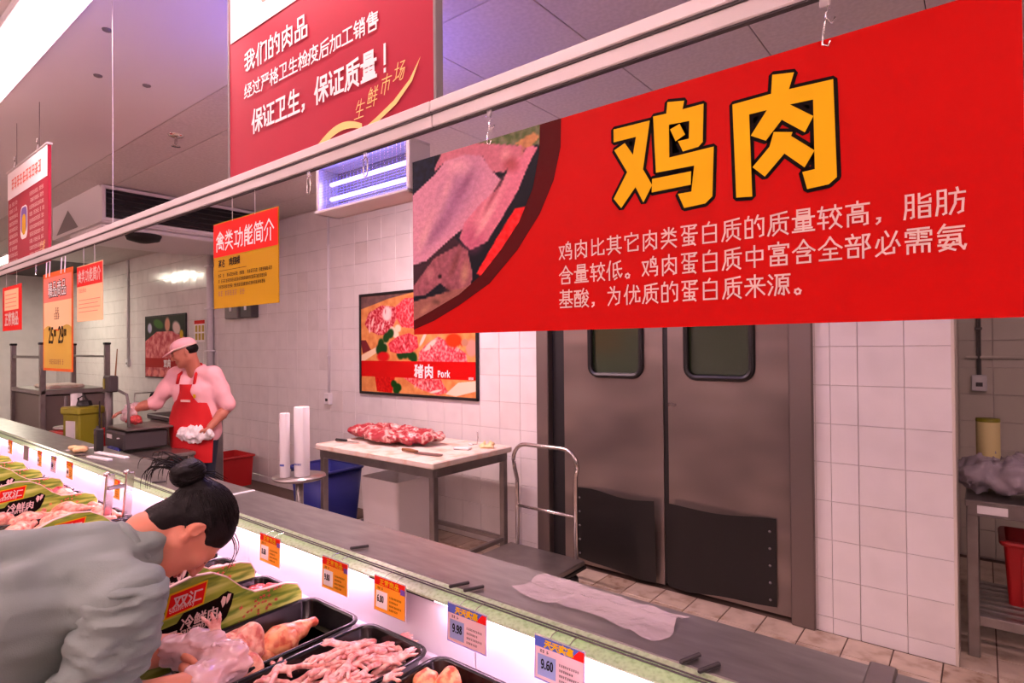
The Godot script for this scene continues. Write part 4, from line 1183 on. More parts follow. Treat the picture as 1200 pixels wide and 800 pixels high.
func hanger(t: Node3D, x: float, top: float, bottom: float, kind := 0):
	var s = Shape.new(true)
	if kind == 0:
		s.box(Vector3(x, top - 0.004, 0), Vector3(0.014, 0.02, 0.004), 0.002)
		part(t, "rail_clip", s, "clear_plastic")
		s = Shape.new(true)
		var m = (top + bottom) * 0.5
		s.tube([Vector3(x, top - 0.006, 0), Vector3(x + 0.005, top - 0.018, 0), Vector3(x + 0.001, m + 0.006, 0.001), Vector3(x + 0.001, m, 0.001), Vector3(x + 0.008, m - 0.010, 0), Vector3(x + 0.012, m - 0.002, -0.002)], 0.0014, 6)
		s.tube([Vector3(x + 0.001, m + 0.002, 0), Vector3(x - 0.002, bottom + 0.012, 0.002), Vector3(x - 0.003, bottom - 0.008, 0.004), Vector3(x + 0.004, bottom - 0.012, 0.004), Vector3(x + 0.006, bottom - 0.004, 0.002)], 0.0014, 6)
		part(t, "wire_hook", s, "chrome")
	else:
		s.tube([Vector3(x, top, 0), Vector3(x, bottom - 0.004, 0)], 0.0009, 5)
		part(t, "hanging_line", s, "ink_white")

func build_rail_and_signs():
	var t = thing("sign_rail", "long pale aluminium rail hung above the counter for signs", "rail")
	var s
	for q in [[-7.0, -0.932], [-0.930, 1.0]]:
		s = Shape.new()
		s.between(Vector3(q[0], RAIL_Y + 0.034, RAIL_Z - 0.016), Vector3(q[1], RAIL_Y + 0.058, RAIL_Z + 0.014), 0.002)
		s.between(Vector3(q[0], RAIL_Y + 0.003, RAIL_Z - 0.012), Vector3(q[1], RAIL_Y + 0.031, RAIL_Z + 0.007), 0.002)
		part(t, "rail_length", s, "alu")
	s = Shape.new()
	s.between(Vector3(-6.98, RAIL_Y + 0.029, RAIL_Z - 0.014), Vector3(0.98, RAIL_Y + 0.036, RAIL_Z + 0.010))
	s.between(Vector3(-6.98, RAIL_Y, RAIL_Z - 0.008), Vector3(0.98, RAIL_Y + 0.004, RAIL_Z + 0.003))
	part(t, "groove", s, "alu_dark")
	for x in [-2.89, -6.2, 0.7]:
		s = Shape.new(); s.tube([Vector3(x, RAIL_Y + 0.05, RAIL_Z), Vector3(x, CEIL, RAIL_Z)], 0.0016, 6)
		part(t, "suspension_wire", s, "alu")
	carabiner(Vector3(-1.416, RAIL_Y, RAIL_Z), "empty snap hook hanging from the rail under the red board")
	carabiner(Vector3(-1.172, RAIL_Y, RAIL_Z), "empty snap hook hanging in front of the insect killer")
	carabiner(Vector3(-4.08, RAIL_Y, RAIL_Z), "empty snap hook on the rail beside the orange price sign")
	chicken_sign()
	quality_board()
	far_board()
	poultry_sign()
	small_signs()

func chicken_sign():
	var t = thing("chicken_sign", "large red hanging sign about chicken meat with a yellow black-edged title", "sign", "", Vector3(-1.001, 1.629, RAIL_Z))
	var W = 1.042; var H = 0.389
	var s = Shape.new(); s.box(Vector3(W / 2, H / 2, -0.002), Vector3(W, H, 0.004))
	part(t, "board", s, "sign_red")
	var frame = PackedVector2Array([Vector2(0, 0), Vector2(W, 0), Vector2(W, H), Vector2(0, H)])
	# round photograph with its maroon rim
	var outer = pts2([-0.001, 0.392, 0.403, 0.391, 0.401, 0.336, 0.385, 0.278, 0.353, 0.221, 0.299, 0.159, 0.227, 0.099, 0.142, 0.059, 0.066, 0.029, 0, 0.011])
	var inner = pts2([-0.001, 0.392, 0.355, 0.392, 0.353, 0.336, 0.337, 0.271, 0.303, 0.212, 0.257, 0.163, 0.205, 0.118, 0.142, 0.082, 0.058, 0.051, 0, 0.031])
	s = Shape.new()
	for q in Geometry2D.intersect_polygons(outer, frame): s.poly(q, 0.0006)
	part(t, "rim_print", s, "sign_maroon")
	var img = Image.create(384, 416, false, Image.FORMAT_RGB8)
	img.fill(Color(0.05, 0.06, 0.10))
	var fn = FastNoiseLite.new(); fn.frequency = 0.05; fn.fractal_octaves = 3
	var fine = FastNoiseLite.new(); fine.frequency = 0.3; fine.noise_type = FastNoiseLite.TYPE_CELLULAR
	var U = func(a): # sign metres to picture
		var o = PackedVector2Array()
		for i in range(0, a.size(), 2): o.append(Vector2(a[i] / 0.36, 1.0 - a[i + 1] / 0.39))
		return o
	paint_poly(img, U.call([0.15, 0.39, 0.36, 0.39, 0.36, 0.35, 0.321, 0.356, 0.259, 0.373]), Color(0.30, 0.38, 0.20), fn, Color(0.45, 0.45, 0.35))
	paint_poly(img, U.call([0.061, 0.349, 0.096, 0.394, 0.162, 0.395, 0.208, 0.387, 0.259, 0.373, 0.325, 0.355, 0.308, 0.34, 0.266, 0.316, 0.237, 0.322, 0.211, 0.36, 0.161, 0.374, 0.104, 0.371]), Color(0.74, 0.44, 0.50), fine, Color(0.62, 0.36, 0.44))
	paint_poly(img, U.call([-0.002, 0.314, 0.07, 0.348, 0.104, 0.371, 0.161, 0.374, 0.208, 0.361, 0.237, 0.322, 0.258, 0.304, 0.199, 0.238, 0.127, 0.207, 0.042, 0.162, -0.004, 0.157]), Color(0.78, 0.54, 0.62), fine, Color(0.66, 0.44, 0.55))
	paint_spot(img, 0.33, 0.28, 0.16, 0.34, 0.9, Color(0.56, 0.38, 0.52, 0.8), 0.9)
	paint_spot(img, 0.40, 0.10, 0.16, 0.06, 0.3, Color(0.88, 0.66, 0.70, 0.7), 0.9)
	paint_spot(img, 0.16, 0.34, 0.10, 0.26, 0.9, Color(0.84, 0.60, 0.64, 0.7), 0.9)
	paint_poly(img, U.call([0.0, 0.157, 0.042, 0.162, 0.127, 0.207, 0.15, 0.185, 0.068, 0.160, 0.0, 0.11]), Color(0.20, 0.10, 0.14))
	paint_poly(img, U.call([0.308, 0.34, 0.331, 0.357, 0.349, 0.347, 0.328, 0.32, 0.3, 0.272, 0.258, 0.224, 0.221, 0.184, 0.175, 0.172, 0.144, 0.199, 0.16, 0.232, 0.207, 0.265, 0.258, 0.29, 0.28, 0.324]), Color(0.80, 0.46, 0.54), fine, Color(0.68, 0.36, 0.46))
	paint_spot(img, 0.62, 0.36, 0.06, 0.25, 0.75, Color(0.90, 0.62, 0.64, 0.7), 0.9)
	paint_spot(img, 0.50, 0.50, 0.12, 0.10, 0.6, Color(0.66, 0.30, 0.42, 0.8), 0.9)
	paint_spot(img, 0.79, 0.16, 0.08, 0.05, 0.4, Color(0.62, 0.28, 0.30, 0.8), 0.7)
	paint_poly(img, U.call([0.294, 0.367, 0.341, 0.378, 0.354, 0.367, 0.335, 0.353, 0.321, 0.354]), Color(0.72, 0.52, 0.34))
	paint_poly(img, U.call([0.293, 0.24, 0.321, 0.241, 0.316, 0.21, 0.264, 0.162, 0.205, 0.114, 0.192, 0.123, 0.25, 0.192]), Color(0.82, 0.05, 0.07), fn, Color(0.92, 0.2, 0.2))
	paint_poly(img, U.call([0.001, 0.11, 0.068, 0.166, 0.143, 0.187, 0.167, 0.173, 0.181, 0.12, 0.174, 0.097, 0.118, 0.09, 0.085, 0.11, 0.041, 0.088, 0.001, 0.085]), Color(0.62, 0.36, 0.40), fn, Color(0.50, 0.28, 0.32))
	paint_spot(img, 0.44, 0.68, 0.05, 0.09, 0.2, Color(0.70, 0.50, 0.42, 0.9), 0.8)
	paint_spot(img, 0.235, 0.68, 0.018, 0.015, 0.0, Color(0.15, 0.06, 0.06), 0.4)
	paint_poly(img, U.call([0.05, 0.082, 0.118, 0.092, 0.176, 0.098, 0.118, 0.066, 0.058, 0.045, 0, 0.03, 0.001, 0.075]), Color(0.56, 0.36, 0.32), fine, Color(0.40, 0.24, 0.22))
	paint_poly(img, U.call([0.0, 0.392, 0.07, 0.392, 0.07, 0.352, 0.0, 0.318]), Color(0.10, 0.13, 0.22), fn, Color(0.06, 0.08, 0.12))
	for q in [[0.30, 0.20, 0.05, 0.12, 0.5, 0.85, 0.62, 0.66], [0.22, 0.42, 0.06, 0.2, 0.9, 0.5, 0.33, 0.45], [0.45, 0.2, 0.04, 0.14, 0.7, 0.48, 0.3, 0.42], [0.1, 0.45, 0.05, 0.12, 0.6, 0.86, 0.66, 0.66], [0.60, 0.42, 0.03, 0.16, 0.75, 0.92, 0.7, 0.68], [0.66, 0.3, 0.025, 0.16, 0.7, 0.52, 0.24, 0.3], [0.36, 0.62, 0.03, 0.12, 0.5, 0.4, 0.2, 0.2], [0.15, 0.66, 0.06, 0.05, 0.2, 0.75, 0.5, 0.5], [0.3, 0.76, 0.05, 0.03, 0.4, 0.35, 0.18, 0.18], [0.1, 0.86, 0.08, 0.03, -0.5, 0.72, 0.52, 0.4], [0.2, 0.82, 0.05, 0.02, 0.2, 0.3, 0.2, 0.16], [0.75, 0.1, 0.05, 0.05, 0.0, 0.85, 0.6, 0.6], [0.88, 0.08, 0.02, 0.07, 0.3, 0.6, 0.42, 0.3], [0.72, 0.62, 0.012, 0.12, 0.72, 1.0, 0.45, 0.4]]:
		paint_spot(img, q[0], q[1], q[2], q[3], q[4], Color(q[5], q[6], q[7], 0.65), 0.9)
	img.resize(96, 104, Image.INTERPOLATE_BILINEAR); img.resize(384, 416, Image.INTERPOLATE_CUBIC)
	for y in 416:
		for x in 384:
			var c = img.get_pixel(x, y)
			var g = 1.0 + 0.10 * fine.get_noise_2d(x * 0.7, y * 0.7) + 0.08 * fn.get_noise_2d(x, y * 1.5)
			img.set_pixel(x, y, Color(c.r * g, c.g * g, c.b * g))
	s = Shape.new()
	for q in Geometry2D.intersect_polygons(inner, frame): s.poly(q, 0.0010, null, Rect2(0, 0, 0.36, 0.39))
	part(t, "chicken_photograph", s, print_mat("chicken_print", img, 0.4))
	# title
	var polys = [
		[0.511, 0.342, 0.578, 0.341, 0.565, 0.263, 0.581, 0.234, 0.565, 0.208, 0.551, 0.236, 0.524, 0.205, 0.51, 0.223, 0.536, 0.264, 0.512, 0.306, 0.532, 0.314, 0.547, 0.291, 0.553, 0.32, 0.511, 0.32],
		[0.584, 0.346, 0.607, 0.345, 0.609, 0.363, 0.637, 0.358, 0.634, 0.345, 0.668, 0.345, 0.666, 0.286, 0.659, 0.28, 0.634, 0.278, 0.626, 0.296, 0.644, 0.296, 0.645, 0.324, 0.611, 0.326, 0.611, 0.273, 0.683, 0.275, 0.68, 0.199, 0.669, 0.19, 0.635, 0.188, 0.625, 0.212, 0.647, 0.212, 0.652, 0.252, 0.588, 0.253],
		[0.613, 0.318, 0.629, 0.323, 0.638, 0.304, 0.622, 0.297],
		[0.581, 0.244, 0.647, 0.244, 0.646, 0.223, 0.58, 0.222],
		[0.712, 0.332, 0.767, 0.333, 0.769, 0.36, 0.798, 0.355, 0.791, 0.333, 0.847, 0.331, 0.85, 0.197, 0.84, 0.189, 0.813, 0.187, 0.807, 0.212, 0.823, 0.213, 0.822, 0.31, 0.792, 0.311, 0.822, 0.287, 0.811, 0.267, 0.781, 0.292, 0.759, 0.267, 0.738, 0.279, 0.761, 0.311, 0.736, 0.311, 0.739, 0.189, 0.716, 0.191],
		[0.77, 0.277, 0.795, 0.271, 0.793, 0.266, 0.823, 0.239, 0.81, 0.218, 0.784, 0.243, 0.757, 0.215, 0.74, 0.232, 0.764, 0.257],
	]
	var edge = Shape.new(); var fill = Shape.new()
	for a in polys:
		var p = pts2(a)
		fill.poly(p, 0.0016)
		for q in Geometry2D.offset_polygon(p, 0.0052, Geometry2D.JOIN_ROUND): edge.poly(q, 0.0010)
	part(t, "title_outline", edge, "ink_black")
	part(t, "title_lettering", fill, "ink_yellow")
	s = Shape.new()
	var rows = ["鸡肉比其它肉类蛋白质的质量较高，脂肪", "含量较低。鸡肉蛋白质中富含全部必需氨", "基酸，为优质的蛋白质来源。"]
	for i in 3: write(s, rows[i], 0.3955, 0.1275 - 0.0436 * i, 0.0295, 0.033, 0.0331, 0.0026, 0.0010)
	part(t, "text_lettering", s, "ink_pale")
	hanger(t, 0.229, RAIL_Y - 1.629, H, 0)
	hanger(t, 0.838, RAIL_Y - 1.629, H, 0)

func quality_board():
	var t = thing("quality_board", "big red board with white hygiene promise lettering and a white top", "sign", "", Vector3(-2.035, 2.10, -0.985))
	var W = 1.015; var H = 0.74
	var s = Shape.new(); s.between(Vector3(0, 0.055, -0.022), Vector3(W, H, -0.002), 0.002)
	part(t, "panel", s, "board_red")
	s = Shape.new(); s.between(Vector3(W - 0.001, 0.055, -0.025), Vector3(W + 0.009, H, 0.001), 0.002); s.between(Vector3(-0.009, 0.055, -0.025), Vector3(0.001, H, 0.001), 0.002)
	s.box(Vector3(W / 2, H + 0.004, -0.012), Vector3(W + 0.018, 0.01, 0.026), 0.002)
	part(t, "frame", s, "mid_grey")
	s = Shape.new(); s.rect(0.012, 0.555, W - 0.004, H - 0.002, 0.0)
	part(t, "white_field", s, "ink_white", Vector3(0, 0, 0.0006))
	s = Shape.new()
	for k in 5: s.poly(round_rect(0.22 + k * 0.06, 0.62 + 0.01 * (k % 2), 0.27 + k * 0.06, 0.66, 0.015), 0.001)
	part(t, "field_picture", s, "paper_salmon")
	s = Shape.new()
	write(s, "我们的肉品", 0.11, 0.425, 0.068, 0.070, 0.0765, 0.0075, 0.001)
	part(t, "heading_lettering", s, "ink_white")
	s = Shape.new()
	write(s, "经过严格卫生检疫后加工销售", 0.108, 0.336, 0.050, 0.050, 0.0545, 0.0052, 0.001)
	part(t, "process_lettering", s, "ink_white")
	s = Shape.new()
	write(s, "保证卫生，保证质量！", 0.158, 0.210, 0.065, 0.076, 0.0725, 0.0088, 0.001)
	part(t, "promise_lettering", s, "ink_white")
	s = Shape.new()
	for k in 4: write(s, "生鲜市场"[k], 0.705 + 0.054 * k, 0.118 + 0.018 * k, 0.042, 0.052, 0.05, 0.0026, 0.0012, null, 0.25)
	var sw = PackedVector2Array()
	for k in 15: sw.append(Vector2(0.51 + 0.23 * k / 14.0, 0.075 + 0.052 * sin(PI * (0.02 + 0.8 * k / 14.0))))
	for k in 15: sw.append(Vector2(0.74 - 0.23 * k / 14.0, 0.062 + 0.048 * sin(PI * (0.02 + 0.8 * (14 - k) / 14.0)) - 0.0009 * k))
	s.poly(sw, 0.001)
	s.poly(pts2([0.74, 0.085, 0.81, 0.092, 0.88, 0.118, 0.94, 0.16, 0.972, 0.212, 0.93, 0.166, 0.87, 0.13, 0.80, 0.104]), 0.001)
	part(t, "swoosh_print", s, "ink_gold")
	for x in [0.15, W - 0.15]:
		s = Shape.new(); s.tube([Vector3(x, H, -0.012), Vector3(x, CEIL - 2.10, -0.012)], 0.0014, 5)
		part(t, "hanging_wire", s, "alu")

func far_board():
	var t = thing("service_board", "red and white hanging board with a small figure and rows of print", "sign", "", Vector3(-5.145, 2.12, -0.985))
	var W = 0.93; var H = 0.685
	var s = Shape.new(); s.box(Vector3(W / 2, H / 2, -0.01), Vector3(W, H, 0.016), 0.002)
	part(t, "panel", s, "board_red")
	s = Shape.new(); s.rect(0.0, H * 0.72, W, H - 0.012, 0.0)
	part(t, "white_field", s, "ink_white", Vector3(0, 0, 0.001))
	s = Shape.new(); s.box(Vector3(W / 2, H - 0.004, -0.008), Vector3(W + 0.02, 0.012, 0.03), 0.003)
	part(t, "top_bar", s, "alu")
	s = Shape.new(); scribble(s, 0.12, H * 0.80, 0.75, 0.07, 0.002, 5)
	part(t, "heading_lettering", s, "paper_salmon")
	s = Shape.new()
	for k in 10:
		scribble(s, 0.05, 0.06 + k * 0.042, 0.22, 0.024, 0.001, 11 + k)
		scribble(s, 0.55, 0.06 + k * 0.042, 0.32, 0.024, 0.001, 31 + k)
	part(t, "text_lettering", s, "ink_pale")
	s = Shape.new(); s.poly(round_rect(0.33, 0.19, 0.50, 0.40, 0.05), 0.001)
	part(t, "figure_outline", s, "ink_white")
	s = Shape.new(); s.poly(round_rect(0.345, 0.23, 0.485, 0.39, 0.04), 0.0014)
	part(t, "figure_coat", s, "ink_violet")
	s = Shape.new(); s.poly(round_rect(0.375, 0.215, 0.46, 0.345, 0.035), 0.0018)
	part(t, "figure_front", s, "ink_yellow")
	s = Shape.new(); write(s, "生鲜", 0.76, 0.05, 0.05, 0.08, 0.06, 0.004, 0.0012, null, 0.3)
	part(t, "swoosh_print", s, "ink_gold")
	for x in [0.19, 0.72]:
		s = Shape.new(); s.tube([Vector3(x, H, -0.01), Vector3(x, CEIL - 2.12, -0.01)], 0.0014, 5)
		part(t, "hanging_wire", s, "dark_grey")
		s = Shape.new(); s.tube([Vector3(x, H - 0.01, 0.004), Vector3(x + 0.012, H + 0.03, 0.0), Vector3(x - 0.01, H + 0.05, 0.0), Vector3(x, H + 0.075, 0.0)], 0.004, 6)
		part(t, "wire_hook", s, "chrome")

func poultry_sign():
	var t = thing("poultry_sign", "yellow hanging card with a red heading introducing poultry", "sign", "", Vector3(-1.97, 1.732, RAIL_Z))
	var W = 0.397; var H = 0.277
	var s = Shape.new(); s.box(Vector3(W / 2, H / 2, -0.002), Vector3(W, H, 0.003))
	part(t, "card", s, "paper_yellow")
	s = Shape.new(); s.rect(0.0, H * 0.60, W, H - 0.003, 0.0002)
	part(t, "heading_field", s, "ink_red")
	s = Shape.new(); write(s, "禽类功能简介", 0.02, H * 0.665, 0.055, 0.062, 0.0605, 0.0055, 0.0008)
	part(t, "heading_lettering", s, "ink_white")
	s = Shape.new()
	write(s, "菜名", 0.035, H * 0.475, 0.021, 0.024, 0.024, 0.0030, 0.0004)
	write(s, "鸡翅根", 0.105, H * 0.478, 0.022, 0.026, 0.025, 0.0030, 0.0004)
	s.strip(Vector2(0.032, H * 0.435), Vector2(0.215, H * 0.435), 0.0014, 0.0004)
	for k in 3: scribble(s, 0.035, H * (0.36 - 0.065 * k), 0.33 - 0.02 * k, 0.0105, 0.0004, 70 + k)
	part(t, "text_lettering", s, "ink_black")
	s = Shape.new(); scribble(s, 0.035, H * 0.14, 0.13, 0.016, 0.0004, 81); scribble(s, 0.175, H * 0.14, 0.04, 0.016, 0.0004, 82)
	part(t, "note_lettering", s, "wood")
	hanger(t, 0.128, RAIL_Y - 1.732, H, 1)
	hanger(t, 0.268, RAIL_Y - 1.732, H, 1)

func small_signs():
	# orange price poster
	var t = thing("price_poster", "tall orange hanging price poster with black numerals", "sign", "", Vector3(-3.94, 1.495, RAIL_Z))
	var W = 0.50; var H = 0.512
	var s = Shape.new(); s.box(Vector3(W / 2, H / 2, -0.002), Vector3(W, H, 0.003))
	part(t, "card", s, "paper_orange")
	s = Shape.new(); s.rect(0.015, H * 0.42, W - 0.015, H * 0.70, 0.0002)
	part(t, "cream_field", s, "paper_cream")
	s = Shape.new()
	var hill = PackedVector2Array([Vector2(0.015, 0.014), Vector2(W - 0.015, 0.014)])
	for k in 13: hill.append(Vector2(W - 0.015 - (W - 0.03) * k / 12.0, H * (0.43 + 0.03 * sin(k * 0.8))))
	s.poly(hill, 0.0005)
	part(t, "olive_field", s, "paper_olive")
	s = Shape.new(); s.rect(0.015, H * 0.70, W - 0.015, H * 0.95, 0.0002)
	part(t, "salmon_field", s, "paper_salmon")
	s = Shape.new(); write(s, "精品商品", 0.1, H * 0.75, 0.07, 0.075, 0.078, 0.016, 0.0004)
	part(t, "heading_shadow", s, "ink_black")
	s = Shape.new(); write(s, "精品商品", 0.1, H * 0.75, 0.07, 0.075, 0.078, 0.007, 0.0010)
	part(t, "heading_lettering", s, "ink_white")
	for q in [["25", 0.10], ["29", 0.27]]:
		var l = part(t, "price_lettering", latin(q[0], 0.085), "ink_black", Vector3(q[1], H * 0.22, 0.001)); l.scale.x = 0.72
		l = part(t, "price_lettering", latin("80", 0.036), "ink_black", Vector3(q[1] + 0.098, H * 0.32, 0.001)); l.scale.x = 0.7
	s = Shape.new(); scribble(s, 0.12, H * 0.07, 0.26, 0.025, 0.001, 90); scribble(s, 0.21, H * 0.52, 0.09, 0.03, 0.001, 91); scribble(s, 0.23, H * 0.58, 0.06, 0.03, 0.001, 92)
	part(t, "text_lettering", s, "wood")
	for x in [0.1, 0.36]:
		s = Shape.new(); s.tube([Vector3(x - 0.03, H - 0.02, 0.003), Vector3(x - 0.03, RAIL_Y - 1.495 - 0.01, 0), Vector3(x + 0.03, RAIL_Y - 1.495 - 0.01, 0), Vector3(x + 0.03, H - 0.02, 0.003)], 0.0022, 6)
		part(t, "wire_hook", s, "ink_white")
	# cream card with a red heading
	t = thing("cut_sign", "cream hanging card with a red heading beside the orange poster", "sign", "", Vector3(-3.372, 1.735, RAIL_Z))
	W = 0.35; H = 0.262
	s = Shape.new(); s.box(Vector3(W / 2, H / 2, -0.002), Vector3(W, H, 0.003))
	part(t, "card", s, "paper_cream")
	s = Shape.new(); s.rect(0.0, H * 0.63, W, H - 0.004, 0.0002)
	part(t, "heading_field", s, "ink_red")
	s = Shape.new(); write(s, "禽类功能简介", 0.02, H * 0.69, 0.048, 0.06, 0.053, 0.006, 0.0008)
	part(t, "heading_lettering", s, "ink_pale")
	s = Shape.new(); scribble(s, 0.03, H * 0.52, 0.12, 0.018, 0.0004, 95)
	for k in 4: s.strip(Vector2(0.03, H * (0.38 - 0.07 * k)), Vector2(0.32 - 0.03 * (k % 2), H * (0.38 - 0.07 * k)), 0.003, 0.0004)
	part(t, "text_lettering", s, "paper_salmon")
	hanger(t, 0.1, RAIL_Y - 1.735, H, 1)
	hanger(t, 0.25, RAIL_Y - 1.735, H, 1)
	# red notices at the far end
	for q in [[-4.84, "red framed notice with a cream sheet hanging at the far end of the rail"], [-5.42, "farthest red framed notice on the rail, cut by the frame edge"]]:
		t = thing("red_notice", q[1], "sign", "", Vector3(q[0], 1.725, RAIL_Z))
		W = 0.45; H = 0.272
		s = Shape.new(); s.box(Vector3(W / 2, H / 2, -0.002), Vector3(W, H, 0.003))
		part(t, "card", s, "ink_red")
		s = Shape.new(); s.rect(0.05, H * 0.46, W - 0.06, H * 0.92, 0.0002)
		part(t, "cream_sheet", s, "paper_cream")
		s = Shape.new()
		for k in 4: s.strip(Vector2(0.08, H * (0.54 + 0.09 * k)), Vector2(0.34, H * (0.54 + 0.09 * k)), 0.005, 0.0005)
		part(t, "text_lettering", s, "paper_salmon")
		s = Shape.new(); write(s, "正常商品", 0.06, H * 0.12, 0.075, 0.075, 0.085, 0.012, 0.0005)
		part(t, "heading_lettering", s, "ink_pale")
		hanger(t, 0.1, RAIL_Y - 1.725, H, 1)
		hanger(t, 0.35, RAIL_Y - 1.725, H, 1)

# ------------------------------------------------------------------ trays, divider boards and meat
func ring_rect(w: float, d: float, r: float, y: float, n := 4) -> Array:
	var o = []
	for p in round_rect(-w / 2, -d / 2, w / 2, d / 2, r, n): o.append(Vector3(p.x, y, p.y))
	return o

func loft(s: Shape, rings: Array, fill_last := true):
	for i in rings.size() - 1:
		var a = rings[i]; var b = rings[i + 1]; var n = a.size()
		for k in n: s.quad(a[k], b[k], b[(k + 1) % n], a[(k + 1) % n])
	if fill_last:
		var L = rings[rings.size() - 1]
		for k in range(1, L.size() - 1): s.tri(L[0], L[k], L[k + 1])

func tray_node(label: String, at: Vector3) -> Node3D:
	var t = thing("meat_tray", label, "tray", "black trays in the display counter", at)
	return t

func fill_tray(t: Node3D, body: ArrayMesh, lip: ArrayMesh):
	part(t, "tray_body", body, "tray_black")
	part(t, "rim", lip, "tray_black")

const BOARD := [0.0, 0.0, 0.53, 0.0, 0.53, 0.085, 0.515, 0.112, 0.48, 0.125, 0.42, 0.128, 0.385, 0.132, 0.35, 0.155, 0.31, 0.195, 0.27, 0.218, 0.22, 0.224, 0.16, 0.212, 0.1, 0.185, 0.04, 0.15, 0.0, 0.12]

func divider_board(x: float, label: String, detail: bool):
	var t = thing("divider_board", label, "divider", "green divider boards between the trays", Vector3(x, DECK, -0.45))
	t.rotation.y = PI / 2
	var outline = pts2(BOARD)
	var s = Shape.new(); s.prism(outline, -0.012, 0.0)
	part(t, "edge_sheet", s, "ink_pale")
	s = Shape.new()
	var inset = Geometry2D.offset_polygon(outline, -0.003)
	for q in inset: s.poly(q, 0.0006, null, Rect2(0, 0, 0.53, 0.23))
	part(t, "green_print", s, "divider_print")
	var logo = Shape.new(); logo.poly(pts2([0.150, 0.136, 0.246, 0.145, 0.258, 0.204, 0.164, 0.196]), 0.0010)
	part(t, "logo_border", logo, "ink_yellow")
	logo = Shape.new(); logo.poly(pts2([0.155, 0.140, 0.243, 0.149, 0.254, 0.200, 0.167, 0.192]), 0.0014)
	part(t, "logo_field", logo, "ink_red")
	s = Shape.new(); write(s, "双汇", 0.170, 0.158, 0.032, 0.031, 0.036, 0.0042, 0.0018, null, 0.2)
	part(t, "logo_lettering", s, "ink_pale")
	var black = Shape.new(); black.poly(pts2([0.02, 0.05, 0.175, 0.056, 0.28, 0.072, 0.305, 0.09, 0.318, 0.118, 0.325, 0.145, 0.308, 0.158, 0.290, 0.152, 0.283, 0.148, 0.196, 0.138, 0.180, 0.118, 0.06, 0.108, 0.02, 0.09]), 0.0010)
	part(t, "label_field", black, "ink_black")
	s = Shape.new()
	write(s, "双汇", 0.075, 0.068, 0.046, 0.036, 0.054, 0.0062, 0.0014, null, 0.15)
	write(s, "冷鲜肉", 0.188, 0.095, 0.029, 0.033, 0.032, 0.0038, 0.0014, null, 0.12)
	s.strip(Vector2(0.10, 0.062), Vector2(0.278, 0.076), 0.0016, 0.0014)
	s.poly(pts2([0.294, 0.118, 0.302, 0.128, 0.304, 0.144, 0.296, 0.148, 0.290, 0.136]), 0.0014)
	s.poly(pts2([0.305, 0.124, 0.313, 0.134, 0.318, 0.148, 0.309, 0.150, 0.304, 0.138]), 0.0014)
	part(t, "label_lettering", s, "ink_pale")
	if detail:
		var l = part(t, "label_lettering", latin("FRESH MEAT", 0.0135), "ink_pale", Vector3(0.189, 0.0775, 0.0012)); l.scale.x = 0.66
		l.rotation.z = 0.03
		l = part(t, "logo_lettering", latin("Shineway", 0.0125, true, true), "ink_pale", Vector3(0.163, 0.1435, 0.0016)); l.scale.x = 0.72; l.rotation.z = 0.09
	s = Shape.new()
	var r = RandomNumberGenerator.new(); r.seed = 4
	for k in 26:
		var c = Vector2(0.33 + 0.13 * r.randf(), 0.05 + 0.055 * r.randf())
		c.y += (c.x - 0.33) * 0.2
		for a in 4:
			var d = Vector2.from_angle(a * PI / 2 + k) * 0.0042
			s.poly(PackedVector2Array([c + d * 1.5, c + d.orthogonal() * 0.6, c - d * 0.3, c - d.orthogonal() * 0.6]), 0.0010 + 0.00002 * k)
	part(t, "flower_print", s, "paper_salmon")

func make_divider_print():
	var img = Image.create(256, 112, false, Image.FORMAT_RGB8)
	var fn = FastNoiseLite.new(); fn.frequency = 0.02; fn.fractal_octaves = 3
	for y in 112:
		for x in 256:
			var u = x / 256.0; var v = y / 112.0
			var streak = fn.get_noise_2d(x * 0.35 + y * 0.4, y * 3.0)
			var c = Color(0.52, 0.60, 0.20).lerp(Color(0.74, 0.78, 0.42), clampf(0.45 + streak * 1.4, 0.0, 1.0))
			c = c.lerp(Color(0.30, 0.44, 0.14), clampf(fn.get_noise_2d(x * 0.8 + 90.0, y * 4.0) * 1.6, 0.0, 0.8))
			img.set_pixel(x, y, c)
	print_mat("divider_print", img, 0.35)

func chicken_foot_mesh(sd: int) -> ArrayMesh:
	var r = RandomNumberGenerator.new(); r.seed = sd
	var F = Field.new()
	F.chain([Vector3(0, 0, 0), Vector3(0.03, 0.004, 0.002), Vector3(0.062, 0.0, 0.0)], [0.0078, 0.0052, 0.0072], 0.006)
	F.egg(Vector3(0.068, 0, 0), Vector3(0.013, 0.007, 0.011), Basis.IDENTITY, 0.006)
	for k in 3:
		var a = (k - 1) * 0.36 + r.randf_range(-0.12, 0.12)
		var d = Vector3(cos(a), 0, sin(a))
		var p0 = Vector3(0.07, 0, (k - 1) * 0.006)
		var cu = r.randf_range(-0.3, 0.5)
		F.chain([p0, p0 + d * 0.016 + Vector3(0, 0.003, 0), p0 + d * 0.029 + Vector3(0, -0.004 * cu, 0), p0 + d * 0.040 + Vector3(0, -0.010 * cu, 0)], [0.0052, 0.0044, 0.0040, 0.0016], 0.003)
	F.chain([Vector3(0.062, 0, 0), Vector3(0.056, -0.006, -0.012), Vector3(0.048, -0.008, -0.020)], [0.005, 0.0042, 0.0025], 0.004)
	return F.mesh(0.0034)

